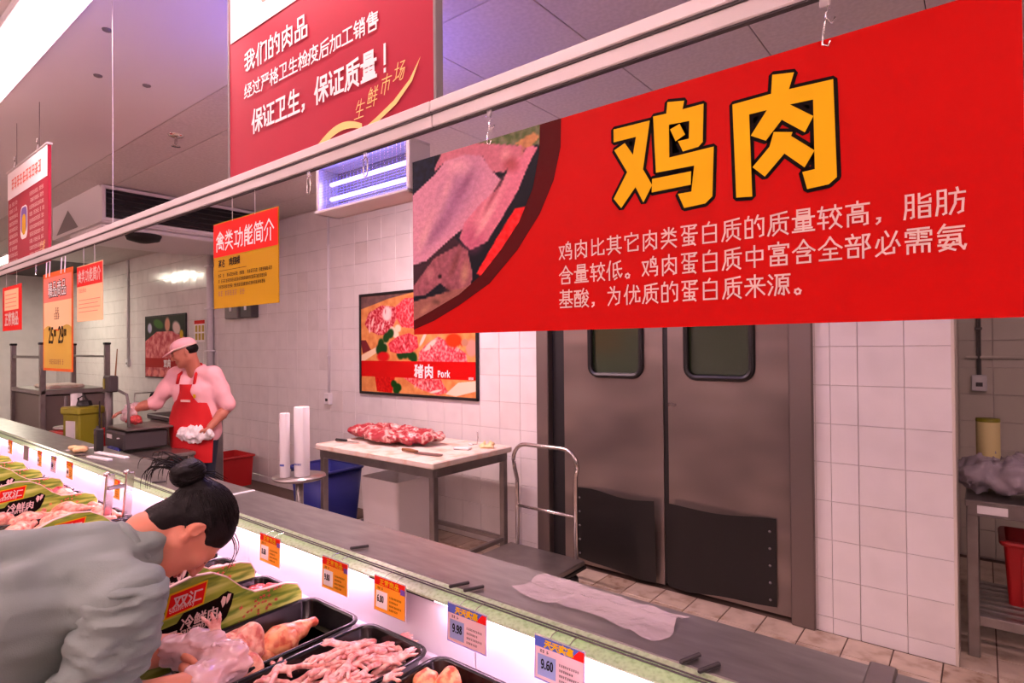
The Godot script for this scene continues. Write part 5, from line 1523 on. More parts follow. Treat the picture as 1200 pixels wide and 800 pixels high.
func chunk_mesh(sd: int, size: Vector3, amp := 0.02, cell := 0.007) -> ArrayMesh:
	var r = RandomNumberGenerator.new(); r.seed = sd
	var F = Field.new()
	var n = FastNoiseLite.new(); n.seed = sd; n.frequency = 14.0; n.fractal_octaves = 2
	F.noise = n; F.amp = amp
	F.egg(Vector3.ZERO, size * 0.75, Basis(Vector3.UP, r.randf() * 3.0), 0.03)
	for k in 4:
		var d = Vector3(r.randf_range(-1, 1), r.randf_range(-0.4, 0.6), r.randf_range(-1, 1)) * size * 0.55
		F.egg(d, size * r.randf_range(0.35, 0.55), Basis(Vector3(r.randf(), r.randf(), r.randf()).normalized(), r.randf() * 3.0), 0.02)
	return F.mesh(cell)

func drumstick_mesh(sd: int) -> ArrayMesh:
	var F = Field.new()
	var n = FastNoiseLite.new(); n.seed = sd; n.frequency = 30.0
	F.noise = n; F.amp = 0.005
	F.chain([Vector3(-0.055, 0, 0), Vector3(-0.02, 0.004, 0.004), Vector3(0.03, 0.0, 0.0), Vector3(0.07, -0.004, 0.0)], [0.026, 0.034, 0.017, 0.009], 0.02)
	F.egg(Vector3(0.074, -0.004, 0), Vector3(0.011, 0.011, 0.013), Basis.IDENTITY, 0.008)
	return F.mesh(0.0055)

func build_goods():
	make_divider_print()
	# tray meshes
	var w = 0.252; var d = 0.43; var h = 0.066
	var s = Shape.new(true)
	loft(s, [ring_rect(w - 0.06, d - 0.06, 0.02, 0.0), ring_rect(w - 0.022, d - 0.022, 0.03, h - 0.004)], false)
	var body = Shape.new(true)
	loft(body, [ring_rect(w - 0.026, d - 0.026, 0.032, h - 0.002), ring_rect(w - 0.05, d - 0.05, 0.028, 0.014), ring_rect(w - 0.06, d - 0.06, 0.024, 0.006), ring_rect(w - 0.075, d - 0.075, 0.02, 0.004)])
	loft(body, [ring_rect(w - 0.06, d - 0.06, 0.02, 0.0), ring_rect(w - 0.022, d - 0.022, 0.03, h - 0.004)], false)
	var lip = Shape.new(true)
	loft(lip, [ring_rect(w - 0.004, d - 0.004, 0.040, h - 0.006), ring_rect(w, d, 0.042, h - 0.001), ring_rect(w - 0.006, d - 0.006, 0.040, h + 0.003), ring_rect(w - 0.020, d - 0.020, 0.034, h + 0.002), ring_rect(w - 0.027, d - 0.027, 0.032, h - 0.004)], false)
	var bm = body.done(); var lm = lip.done()
	var contents = {-1.452: "with loose chicken pieces beside the woman's hands", -1.18: "heaped with pale chicken feet", -0.908: "with orange tinted chicken pieces", -1.724: "behind the nearest green divider board"}
	var x = -0.908
	var trays = []
	while x > -6.4:
		trays.append(x)
		var k = snappedf(x, 0.001)
		fill_tray(tray_node("black plastic meat tray " + contents[k] if contents.has(k) else "black plastic meat tray among the farther green divider boards", Vector3(x, DECK, -0.79)), bm, lm)
		x -= 0.272
	# divider boards
	var bx = [-1.588, -1.862, -2.55, -3.36, -3.905, -4.30, -4.66, -5.02, -5.4]
	for i in bx.size():
		divider_board(bx[i], ["green wavy divider board with red logo, under the woman's face", "green divider board behind the woman's forehead", "green divider board showing above the woman's back", "large green divider board with logo beyond the grey shirt"][i] if i < 4 else "green wavy divider board in the far row along the counter", i < 4)
	# chicken feet heap
	var feet = []
	for k in 4: feet.append(chicken_foot_mesh(100 + k))
	var r = RandomNumberGenerator.new(); r.seed = 12
	for k in 46:
		var q = k / 46.0
		var px = -1.18 + r.randf_range(-0.075, 0.075); var pz = -0.80 + r.randf_range(-0.17, 0.11)
		var o = MeshInstance3D.new()
		o.mesh = feet[k % 4]; o.material_override = mats["chicken_feet"]; o.name = numbered("chicken_claw")
		add_child(o)
		o.set_meta("label", "pale pink chicken foot in the heap in a black tray"); o.set_meta("category", "chicken foot"); o.set_meta("group", "chicken feet heaped in the tray")
		var fall = 1.0 - Vector2((px + 1.18) / 0.1, (pz + 0.83) / 0.2).length() * 0.75
		o.position = Vector3(px, DECK + 0.018 + maxf(0.0, fall) * 0.072 * (0.25 + q), pz)
		o.rotation = Vector3(r.randf_range(-0.25, 0.25), r.randf_range(0.5, 2.3) + (PI if r.randf() < 0.4 else 0.0), r.randf_range(-0.3, 0.35))
		o.scale = Vector3.ONE * 1.02
	for q in [[-1.16, 0.055, -0.70, 1.3, 0.1], [-1.235, 0.06, -0.68, 2.4, 0.0]]:
		var o = MeshInstance3D.new()
		o.mesh = feet[1]; o.material_override = mats["chicken_feet"]; o.name = numbered("chicken_claw")
		add_child(o)
		o.set_meta("label", "pale pink chicken foot in the heap in a black tray"); o.set_meta("category", "chicken foot"); o.set_meta("group", "chicken feet heaped in the tray")
		o.position = Vector3(q[0], DECK + q[1], q[2]); o.rotation = Vector3(0, q[3], q[4]); o.scale = Vector3.ONE * 1.15
	# claw sticking up by the hands
	var up = MeshInstance3D.new(); up.mesh = feet[0]; up.material_override = mats["chicken_feet"]; up.name = numbered("chicken_claw"); add_child(up)
	up.set_meta("label", "chicken foot with claws pointing up beside the woman's plastic covered hand"); up.set_meta("category", "chicken foot")
	up.position = Vector3(-1.405, 0.878, -0.66); up.rotation = Vector3(0.2, -0.7, 1.45); up.scale = Vector3.ONE * 1.05
	# chicken pieces in the tray in front of her
	var cm = chunk_mesh(5, Vector3(0.062, 0.05, 0.06), 0.02, 0.0055)
	solo("chicken_piece", cm, "chicken_skin", "large bony chicken carcass piece leaning at the tray end", "chicken", "", Vector3(-1.43, 0.872, -0.715))
	cm = chunk_mesh(8, Vector3(0.05, 0.042, 0.05), 0.02, 0.0055)
	solo("chicken_piece", cm, "chicken_skin", "chicken back piece lying under the woman's wrapped fingers", "chicken", "", Vector3(-1.375, 0.852, -0.675))
	var dm = drumstick_mesh(3)
	var o1 = solo("chicken_thigh", dm, "chicken_warm", "single chicken thigh lying alone in the black tray", "chicken", "", Vector3(-1.44, DECK + 0.045, -0.845))
	o1.rotation = Vector3(0.1, PI / 2 + 0.12, 0.15); o1.scale = Vector3(1.15, 1.1, 1.1)
	var o2 = solo("chicken_piece", chunk_mesh(21, Vector3(0.026, 0.016, 0.02), 0.012, 0.005), "chicken_warm", "small torn chicken scrap beside the thigh", "chicken", "", Vector3(-1.425, DECK + 0.03, -0.775))
	o2.rotation.y = 0.4
	# orange pieces in the next tray
	for k in 6:
		var p = [[-0.985, -0.915], [-0.93, -0.93], [-0.945, -0.865], [-0.89, -0.885], [-0.98, -0.84], [-0.9, -0.82]][k]
		var oo = solo("chicken_piece", chunk_mesh(30 + k % 3, Vector3(0.034, 0.026, 0.032), 0.016, 0.006), "chicken_warm", "orange tinted chicken piece in the tray beside the feet", "chicken", "orange chicken pieces", Vector3(p[0], DECK + 0.045 + 0.012 * (k % 2), p[1]))
		oo.rotation = Vector3(k * 0.4, k * 1.1, 0)
	# meat in the trays farther along
	var far = drumstick_mesh(7)
	var slab = chunk_mesh(51, Vector3(0.06, 0.025, 0.07), 0.014, 0.009)
	for i in trays.size():
		if i < 3: continue
		for k in 5:
			var oo
			if i in [8, 9, 10]:
				oo = solo("chicken_drumstick", far, "chicken_skin", "pink chicken drumstick in a tray between green divider boards", "chicken", "drumsticks in the far trays", Vector3(trays[i] + (k % 2 - 0.5) * 0.09, DECK + 0.055 + 0.008 * (k % 3), -0.94 + k * 0.075))
				oo.rotation = Vector3(0.2 * k, 0.4 + k * 0.5, 0.1); oo.scale = Vector3.ONE * 1.1
			else:
				oo = solo("meat_cut", slab, "red_meat" if i % 2 else "chicken_skin", "slab of fresh meat in one of the far black trays", "meat", "meat slabs in the far trays", Vector3(trays[i] + (k % 2 - 0.5) * 0.08, DECK + 0.04 + 0.006 * (k % 3), -0.95 + k * 0.08))
				oo.rotation.y = k * 1.2
	# tongs rack
	var t = thing("serving_tongs", "pair of steel serving tongs standing upright in a bracket against the back", "tongs", "", Vector3(-3.0, DECK, -0.955))
	for q in [[-0.01, 0.04], [0.01, -0.03]]:
		s = Shape.new(); s.box(Vector3(q[0], 0.13, q[1]), Vector3(0.02, 0.26, 0.032), 0.003, Basis(Vector3.RIGHT, -0.08))
		part(t, "arm", s, "chrome")
		s = Shape.new(true); s.lathe(Vector3(q[0] + 0.008, 0.255, q[1] + 0.006), [Vector2(0.0, 0.02), Vector2(0.012, 0.014), Vector2(0.014, 0.0), Vector2(0.0, -0.002)], 12)
		part(t, "knob", s, "chrome")
	s = Shape.new(); s.box(Vector3(0, 0.008, 0.01), Vector3(0.06, 0.016, 0.12), 0.003); s.box(Vector3(0, 0.2, 0.005), Vector3(0.03, 0.014, 0.085), 0.003)
	part(t, "bracket", s, "steel")

# ------------------------------------------------------------------ preparation room
func build_back_room():
	# butcher's table
	var t = thing("butcher_table", "steel leg butcher table with a thick white cutting board top", "table", "", Vector3(-3.44, 0, -3.06))
	var W = 1.33; var D = 0.82
	var s = Shape.new(); s.box(Vector3(0, 0.83, 0), Vector3(W, 0.045, D), 0.008)
	part(t, "cutting_top", s, "cutting_board")
	s = Shape.new()
	for z in [-D / 2 + 0.04, D / 2 - 0.04]: s.box(Vector3(0, 0.775, z), Vector3(W - 0.06, 0.06, 0.035), 0.003)
	for x in [-W / 2 + 0.04, W / 2 - 0.04]: s.box(Vector3(x, 0.775, 0), Vector3(0.035, 0.06, D - 0.1), 0.003)
	part(t, "apron_frame", s, "steel")
	for x in [-W / 2 + 0.05, W / 2 - 0.05]:
		for z in [-D / 2 + 0.05, D / 2 - 0.05]:
			s = Shape.new(); s.box(Vector3(x, 0.385, z), Vector3(0.045, 0.75, 0.045), 0.004)
			var leg = part(t, "leg", s, "steel")
			s = Shape.new(); s.box(Vector3(x, 0.012, z), Vector3(0.065, 0.024, 0.065), 0.005)
			part(leg, "foot", s, "rubber")
	s = Shape.new()
	s.box(Vector3(0, 0.16, -D / 2 + 0.05), Vector3(W - 0.14, 0.03, 0.03), 0.003)
	for x in [-W / 2 + 0.05, W / 2 - 0.05]: s.box(Vector3(x, 0.16, 0), Vector3(0.03, 0.03, D - 0.14), 0.003)
	part(t, "stretcher", s, "steel")
	# pork side on the board
	var F = Field.new()
	var n = FastNoiseLite.new(); n.seed = 9; n.frequency = 9.0; n.fractal_octaves = 3
	F.noise = n; F.amp = 0.035
	for q in [[-0.38, 0.02, 0.16, 0.10], [-0.2, -0.1, 0.2, 0.12], [0.0, -0.08, 0.22, 0.12], [0.2, -0.05, 0.16, 0.12], [-0.12, 0.08, 0.2, 0.1], [0.1, 0.12, 0.2, 0.08], [0.32, -0.02, 0.14, 0.1]]:
		F.egg(Vector3(q[0], 0.035, q[1]), Vector3(q[2] * 1.08, 0.04, q[3] * 1.1), Basis(Vector3.UP, q[0] * 2.0), 0.04)
	var marb = FastNoiseLite.new(); marb.seed = 3; marb.frequency = 10.0; marb.fractal_octaves = 3
	var tint = func(p): 
		var v = marb.get_noise_3d(p.x, p.y * 0.6, p.z * 1.6)
		var red = Color(0.34, 0.035, 0.045); var fat = Color(0.74, 0.46, 0.42)
		return red.lerp(fat, clampf((v - 0.02) * 6.0, 0.0, 1.0)) if v < 0.30 else fat.lerp(red, clampf((v - 0.28) * 6.0, 0.0, 1.0))
	solo("pork_carcass", F.mesh(0.0105, tint), "vertex_meat", "spread out side of raw pork with white fat on the cutting board", "meat", "", Vector3(-3.66, 0.882, -3.08))
	# knives and scraps on the board
	t = thing("cleaver", "cleaver with a wooden handle lying before the pork", "knife", "", Vector3(-3.12, 0.858, -2.83))
	t.rotation.y = 0.12
	s = Shape.new(); s.prism(pts2([0.0, -0.04, 0.2, -0.035, 0.22, 0.0, 0.2, 0.035, 0.0, 0.02]), 0.0, 0.003)
	var bl = part(t, "blade", s, "steel"); bl.rotation.x = -PI / 2
	s = Shape.new(true); s.tube([Vector3(0, 0.008, 0), Vector3(-0.06, 0.012, 0), Vector3(-0.14, 0.012, 0)], [0.010, 0.014, 0.012], 8)
	part(t, "handle", s, "wood")
	t = thing("boning_knife", "knife with a black handle at the table corner", "knife", "", Vector3(-4.04, 0.858, -2.80))
	s = Shape.new(true); s.tube([Vector3(0, 0.012, 0), Vector3(0.11, 0.012, -0.02)], [0.012, 0.010], 8)
	part(t, "handle", s, "dark")
	s = Shape.new(); s.box(Vector3(0.17, 0.006, -0.03), Vector3(0.13, 0.003, 0.022), 0.001, Basis(Vector3.UP, 0.18))
	part(t, "blade", s, "steel")
	s = Shape.new(); s.box(Vector3(0, 0.008, 0), Vector3(0.13, 0.014, 0.05), 0.003)
	var wp = solo("scraper", s, "plastic_white", "small white plastic scraper on the cutting board", "scraper", "", Vector3(-2.97, 0.856, -3.13)); wp.rotation.y = 0.3
	t = thing("meat_hook", "bright steel meat hook standing behind the scraper", "hook", "", Vector3(-3.03, 0.856, -3.3))
	s = Shape.new(true); s.tube([Vector3(0, 0.006, 0), Vector3(0.05, 0.012, 0), Vector3(0.06, 0.06, 0), Vector3(0.055, 0.11, 0)], 0.004, 6)
	part(t, "shaft", s, "chrome")
	s = Shape.new(true); s.tube([Vector3(-0.03, 0.006, 0), Vector3(0.005, 0.006, 0)], 0.008, 6)
	part(t, "grip", s, "plastic_white")
	solo("fat_scraps", chunk_mesh(60, Vector3(0.09, 0.014, 0.035), 0.014, 0.009), "paper_cream", "yellowish fat trimmings heaped at the table edge", "meat scraps", "", Vector3(-2.88, 0.866, -3.28))
	# blue bin and white box under the table
	t = thing("waste_bin", "blue plastic bin standing by the butcher table", "bin", "", Vector3(-4.55, 0, -3.05))
	s = Shape.new(true)
	loft(s, [ring_rect(0.44, 0.34, 0.05, 0.0), ring_rect(0.54, 0.42, 0.06, 0.55), ring_rect(0.51, 0.39, 0.06, 0.55), ring_rect(0.42, 0.32, 0.05, 0.02)])
	part(t, "bin_body", s, "blue_plastic")
	s = Shape.new(true); var rim = []
	for p in ring_rect(0.545, 0.425, 0.06, 0.555): rim.append(p)
	s.tube(rim, 0.014, 6, false, true)
	part(t, "rim", s, "blue_plastic")
	t = thing("white_box", "white plastic box standing on the floor beneath the butcher table", "box", "", Vector3(-3.78, 0, -3.2))
	s = Shape.new(); loft(s, [ring_rect(0.42, 0.36, 0.03, 0.0), ring_rect(0.46, 0.40, 0.03, 0.55), ring_rect(0.44, 0.38, 0.03, 0.55), ring_rect(0.40, 0.34, 0.03, 0.02)])
	part(t, "box_body", s, "plastic_white")
	# film roll stand
	t = thing("film_stand", "round steel pedestal for film rolls behind the counter", "stand", "", Vector3(-3.30, 0, -2.02))
	s = Shape.new(true); s.lathe(Vector3(0, 0.80, 0), [Vector2(0, 0), Vector2(0.15, 0), Vector2(0.158, 0.008), Vector2(0.155, 0.018), Vector2(0, 0.018)], 28)
	part(t, "plate", s, "steel")
	s = Shape.new(true); s.tube([Vector3(0, 0.03, 0), Vector3(0, 0.80, 0)], 0.024, 12)
	part(t, "post", s, "steel")
	s = Shape.new(true); s.lathe(Vector3.ZERO, [Vector2(0, 0.04), Vector2(0.14, 0.03), Vector2(0.18, 0.0), Vector2(0, 0)], 24)
	part(t, "foot", s, "steel")
	for q in [[Vector3(-3.285, 0.818, -2.03), 0.046, 0.42, "thick white film roll standing on the round pedestal"], [Vector3(-3.335, 0.818, -1.945), 0.030, 0.385, "slim white film roll beside the thick one on the pedestal"]]:
		t = thing("film_roll", q[3], "film roll", "", q[0])
		s = Shape.new(true); s.lathe(Vector3.ZERO, [Vector2(q[1], 0), Vector2(q[1], q[2]), Vector2(q[1] * 0.93, q[2] + 0.003), Vector2(q[1] * 0.45, q[2]), Vector2(q[1] * 0.45, q[2] - 0.05)], 20)
		part(t, "film", s, "plastic_white")
		s = Shape.new(true); s.lathe(Vector3(0, q[2] - 0.02, 0), [Vector2(q[1] * 0.46, -0.3), Vector2(q[1] * 0.46, 0.026), Vector2(q[1] * 0.36, 0.026), Vector2(q[1] * 0.36, -0.02)], 14)
		part(t, "core", s, "ink_pale")
		s = Shape.new()
		for k in 7: s.box(Vector3(cos(0.35 + k * 0.16) * (q[1] + 0.0004), 0.075, sin(0.35 + k * 0.16) * (q[1] + 0.0004)), Vector3(0.001, 0.012, 0.004), 0.0, Basis(Vector3.UP, -0.35 - k * 0.16))
		part(t, "blue_print", s, "ink_blue")
		t.rotation.y = -0.4
	# platform trolley
	t = thing("platform_trolley", "flat steel platform trolley with a bent chrome push handle", "trolley", "", Vector3(-2.35, 0, -3.12))
	s = Shape.new(); s.box(Vector3(0, 0.185, 0), Vector3(0.62, 0.035, 0.36), 0.006)
	part(t, "platform", s, "steel")
	s = Shape.new(); s.box(Vector3(0, 0.16, 0.175), Vector3(0.63, 0.02, 0.02), 0.003); s.box(Vector3(0.31, 0.16, 0), Vector3(0.02, 0.02, 0.36), 0.003)
	part(t, "bumper", s, "rubber")
	s = Shape.new(true)
	var hp = []
	var x0 = -0.245; var x1 = 0.245; var zb = -0.175
	hp.append(Vector3(x0, 0.2, zb)); hp.append(Vector3(x0, 0.66, zb)); hp.append(Vector3(x0 - 0.018, 0.74, zb + 0.005)); hp.append(Vector3(x0 - 0.022, 0.80, zb + 0.01))
	for k in 7:
		var a = PI - PI / 2 * k / 6.0
		hp.append(Vector3(x0 + 0.09 + cos(a) * 0.112, 0.80 + sin(a) * 0.115, zb + 0.012))
	for k in 7:
		var a = PI / 2 - PI / 2 * k / 6.0
		hp.append(Vector3(x1 - 0.09 + cos(a) * 0.112, 0.80 + sin(a) * 0.115, zb + 0.012))
	hp.append(Vector3(x1 + 0.022, 0.80, zb + 0.01)); hp.append(Vector3(x1 + 0.004, 0.74, zb + 0.005)); hp.append(Vector3(x1, 0.66, zb)); hp.append(Vector3(x1, 0.2, zb))
	s.tube(hp, 0.0145, 10)
	part(t, "push_handle", s, "chrome")
	s = Shape.new(true); s.tube([Vector3(x0, 0.475, zb), Vector3(x1, 0.475, zb)], 0.0105, 10)
	part(t, "crossbar", s, "chrome")
	for x in [-0.24, 0.24]:
		for z in [-0.13, 0.13]:
			s = Shape.new(); s.box(Vector3(x, 0.135, z), Vector3(0.04, 0.06, 0.05), 0.004)
			var c = part(t, "caster", s, "mid_grey")
			s = Shape.new(true); s.tube([Vector3(x - 0.016, 0.055, z), Vector3(x + 0.016, 0.055, z)], 0.055, 16)
			part(c, "wheel", s, "rubber")
	# red crate behind the butcher
	crate("red plastic crate standing on the floor by the tiled wall behind the butcher", Vector3(-6.98, 0, -3.36), Vector3(0.48, 0.36, 0.38), 0.0)
	work_bench()
	right_recess()

func crate(label: String, at: Vector3, size: Vector3, turn: float):
	var t = thing("red_crate", label, "crate", "", at)
	t.rotation.y = turn
	var s = Shape.new(); loft(s, [ring_rect(size.x - 0.05, size.z - 0.05, 0.02, 0.0), ring_rect(size.x - 0.01, size.z - 0.01, 0.025, size.y), ring_rect(size.x - 0.03, size.z - 0.03, 0.02, size.y), ring_rect(size.x - 0.06, size.z - 0.06, 0.02, 0.02)])
	part(t, "crate_body", s, "red_plastic")
	s = Shape.new(); var ring = []
	for p in ring_rect(size.x, size.z, 0.025, size.y - 0.015): ring.append(p)
	s.tube(ring, 0.014, 6, false, true)
	part(t, "rim", s, "red_plastic")
	for k in 4:
		s = Shape.new(); s.box(Vector3((k - 1.5) * size.x * 0.24, size.y * 0.45, size.z / 2 - 0.012), Vector3(0.018, size.y * 0.8, 0.012), 0.003)
		part(t, "rib", s, "red_plastic")

func work_bench():
	# low steel bench with the scale
	var t = thing("scale_bench", "low steel bench carrying the weighing scale beside the butcher", "table", "", Vector3(-5.62, 0, -1.95))
	var s = Shape.new(); s.box(Vector3(0, 0.735, 0), Vector3(0.95, 0.03, 0.5), 0.005)
	part(t, "bench_top", s, "steel")
	s = Shape.new(); s.box(Vector3(0, 0.70, 0.23), Vector3(0.93, 0.05, 0.02), 0.003); s.box(Vector3(0, 0.70, -0.23), Vector3(0.93, 0.05, 0.02), 0.003)
	part(t, "rail", s, "steel")
	for x in [-0.44, 0.44]:
		for z in [-0.21, 0.21]:
			s = Shape.new(); s.box(Vector3(x, 0.36, z), Vector3(0.04, 0.72, 0.04), 0.003)
			part(t, "leg", s, "steel")
	t = thing("weighing_scale", "grey weighing scale with a tall display post and steel pan", "scale", "", Vector3(-5.71, 0.75, -1.95))
	s = Shape.new(); s.box(Vector3(0, 0.095, 0), Vector3(0.44, 0.15, 0.34), 0.015)
	part(t, "body", s, "dark_grey")
	s = Shape.new(); s.box(Vector3(0, 0.19, -0.02), Vector3(0.50, 0.016, 0.36), 0.006); s.box(Vector3(0, 0.176, -0.02), Vector3(0.3, 0.02, 0.2))
	part(t, "pan", s, "steel")
	s = Shape.new(); s.box(Vector3(-0.10, 0.12, 0.172), Vector3(0.12, 0.035, 0.004), 0.001)
	part(t, "name_plate", s, "plastic_white")
	s = Shape.new(true); s.lathe(Vector3(0.12, 0.12, 0.172), [Vector2(0.016, -0.004), Vector2(0.016, 0.004), Vector2(0, 0.004)], 12)
	part(t, "button", s, "plastic_white")
	s = Shape.new(true); s.tube([Vector3(-0.21, 0.1, 0.14), Vector3(-0.21, 0.52, 0.14)], 0.03, 10)
	part(t, "post", s, "mid_grey")
	s = Shape.new(); s.box(Vector3(-0.17, 0.56, 0.14), Vector3(0.16, 0.14, 0.07), 0.01)
	var dsp = part(t, "display_head", s, "dark_grey")
	s = Shape.new(); s.box(Vector3(-0.21, 0.56, 0.177), Vector3(0.045, 0.09, 0.006), 0.002)
	part(dsp, "lit_strip", s, "olive_plastic")
	s = Shape.new(true); s.tube([Vector3(-0.21, 0.5, 0.10), Vector3(-0.20, 0.86, 0.08)], [0.008, 0.004], 8)
	part(t, "aerial", s, "wood")
	s = Shape.new(true); s.tube([Vector3(-0.10, 0.50, 0.10), Vector3(0.02, 0.47, 0.08), Vector3(0.06, 0.38, 0.08), Vector3(0.06, 0.2, 0.08)], 0.012, 8)
	part(t, "cable_arm", s, "mid_grey")
	s = Shape.new(); s.box(Vector3(0.02, 0.03, 0.21), Vector3(0.2, 0.05, 0.06), 0.02)
	solo("blue_cloth", s, "blue_plastic", "folded dark blue cloth lying before the scale", "cloth", "", Vector3(-5.62, 0.75, -1.95))
	solo("minced_meat", chunk_mesh(71, Vector3(0.10, 0.05, 0.08), 0.02, 0.01), "red_meat", "lump of red meat on the scale pan under the butcher's hand", "meat", "", Vector3(-5.72, 1.0, -1.93))
	t = thing("label_printer", "yellow green label printer box with a white sheet on its side", "printer", "", Vector3(-6.14, 0.72, -1.68))
	t.rotation.y = 0.3
	s = Shape.new(); s.box(Vector3(0, 0.17, 0), Vector3(0.22, 0.34, 0.2), 0.012); s.box(Vector3(0, 0.36, 0), Vector3(0.25, 0.07, 0.23), 0.015)
	part(t, "case", s, "olive_plastic")
	s = Shape.new(); s.box(Vector3(0.0, 0.20, 0.103), Vector3(0.12, 0.15, 0.004))
	part(t, "white_sheet", s, "plastic_white")
	s = Shape.new(true); s.lathe(Vector3(0.02, 0.4, 0), [Vector2(0.06, 0), Vector2(0.05, 0.04), Vector2(0, 0.05)], 14)
	part(t, "top_knob", s, "dark")
	s = Shape.new(true); s.tube([Vector3(-0.04, 0.39, 0), Vector3(-0.06, 0.46, 0), Vector3(0.02, 0.49, 0), Vector3(0.07, 0.43, 0)], 0.008, 6)
	part(t, "cable", s, "dark")
	s = Shape.new(); s.box(Vector3(0, 0.35, 0), Vector3(0.34, 0.71, 0.30), 0.01)
	solo("printer_stand", s, "steel", "narrow steel stand under the yellow green printer", "stand", "", Vector3(-6.28, 0.0, -1.68))
	t = thing("cable_coil", "coil of black cable hanging behind the display post", "cable", "", Vector3(-5.80, 1.14, -2.13))
	for k in 3:
		s = Shape.new(true); var ring = []
		for a in 16: ring.append(Vector3(cos(TAU * a / 16.0) * (0.05 - k * 0.006), sin(TAU * a / 16.0) * (0.085 - k * 0.008), k * 0.014))
		s.tube(ring, 0.007, 6, false, true)
		part(t, "turn", s, "dark")
	s = Shape.new(true); s.tube([Vector3(0, 0.08, 0.014), Vector3(0.0, 0.08, 0.16)], 0.006, 6)
	part(t, "peg", s, "steel")
	s = Shape.new(true); s.tube([Vector3(0, 0.08, 0.16), Vector3(0, -0.19, 0.18)], 0.006, 6)
	part(t, "peg_stem", s, "steel")
	# cabinet bench beside the butcher
	t = thing("steel_cabinet", "low steel cabinet bench with a green packet on top", "cabinet", "", Vector3(-6.05, 0, -2.5))
	s = Shape.new(); s.box(Vector3(0, 0.48, 0), Vector3(0.62, 0.90, 0.42), 0.01)
	part(t, "body", s, "steel")
	s = Shape.new(); s.box(Vector3(0, 0.955, 0), Vector3(0.68, 0.05, 0.46), 0.01)
	part(t, "top", s, "dark_grey")
	s = Shape.new(); s.box(Vector3(0.0, 0.62, 0.213), Vector3(0.56, 0.26, 0.01), 0.004)
	part(t, "drawer", s, "steel")
	solo("green_packet", chunk_mesh(81, Vector3(0.09, 0.045, 0.05), 0.01, 0.01), "green_film", "crumpled green and white packet on the cabinet by the butcher", "packet", "", Vector3(-5.85, 1.03, -2.4))
	# film roll stand and crates by the rack
	t = thing("film_stand", "thin steel stand holding a white roll before the far rack", "stand", "", Vector3(-6.6, 0, -1.75))
	s = Shape.new(true); s.lathe(Vector3(0, 0.88, 0), [Vector2(0, 0), Vector2(0.17, 0), Vector2(0.17, 0.02), Vector2(0, 0.02)], 20)
	part(t, "plate", s, "steel")
	s = Shape.new(true); s.tube([Vector3(0, 0, 0), Vector3(0, 0.88, 0)], 0.025, 10)
	part(t, "post", s, "steel")
	s = Shape.new(true); s.lathe(Vector3.ZERO, [Vector2(0, 0.03), Vector2(0.14, 0.02), Vector2(0.15, 0.0), Vector2(0, 0)], 18)
	part(t, "foot", s, "steel")
	s = Shape.new(true); s.lathe(Vector3.ZERO, [Vector2(0.045, 0), Vector2(0.045, 0.30), Vector2(0.03, 0.302), Vector2(0.02, 0.28)], 16)
	solo("film_roll", s, "plastic_white", "white film roll on the thin stand near the far rack", "film roll", "", Vector3(-6.58, 0.90, -1.75))
	s = Shape.new(true); s.tube([Vector3(0, 0, 0), Vector3(0, 0.27, 0)], 0.014, 8)
	solo("film_core", s, "mid_grey", "empty grey film core standing on the thin stand", "film core", "", Vector3(-6.70, 0.90, -1.70))
	crate("dark red crate on the floor below the thin film stand", Vector3(-7.15, 0, -2.0), Vector3(0.75, 0.78, 0.4), 0.1)
	# far rack table
	t = thing("rack_table", "large steel rack table with four upright posts at the far end", "table", "", Vector3(-9.95, 0, -2.45))
	s = Shape.new(); s.box(Vector3(0, 1.07, 0), Vector3(1.5, 0.06, 0.75), 0.008)
	part(t, "table_top", s, "steel")
	s = Shape.new(); s.box(Vector3(0, 0.72, 0.0), Vector3(1.42, 0.62, 0.68), 0.008)
	part(t, "cabinet", s, "frame_steel")
	for x in [-0.72, 0.72]:
		for z in [-0.35, 0.35]:
			s = Shape.new(); s.box(Vector3(x, 0.84, z), Vector3(0.06, 1.68, 0.06), 0.004)
			var p = part(t, "post", s, "steel")
			s = Shape.new(); s.box(Vector3(x, 1.69, z), Vector3(0.075, 0.03, 0.075), 0.006)
			part(p, "cap", s, "dark")
	for z in [-0.35, 0.35]:
		s = Shape.new(); s.box(Vector3(0, 1.52, z), Vector3(1.4, 0.035, 0.03), 0.003)
		part(t, "top_rail", s, "steel")
	s = Shape.new(); s.box(Vector3(0.05, 0.01, 0), Vector3(0.7, 0.05, 0.4), 0.02)
	solo("white_board", s, "cutting_board", "white cutting board lying on the far rack table", "board", "", Vector3(-9.8, 1.115, -2.4))

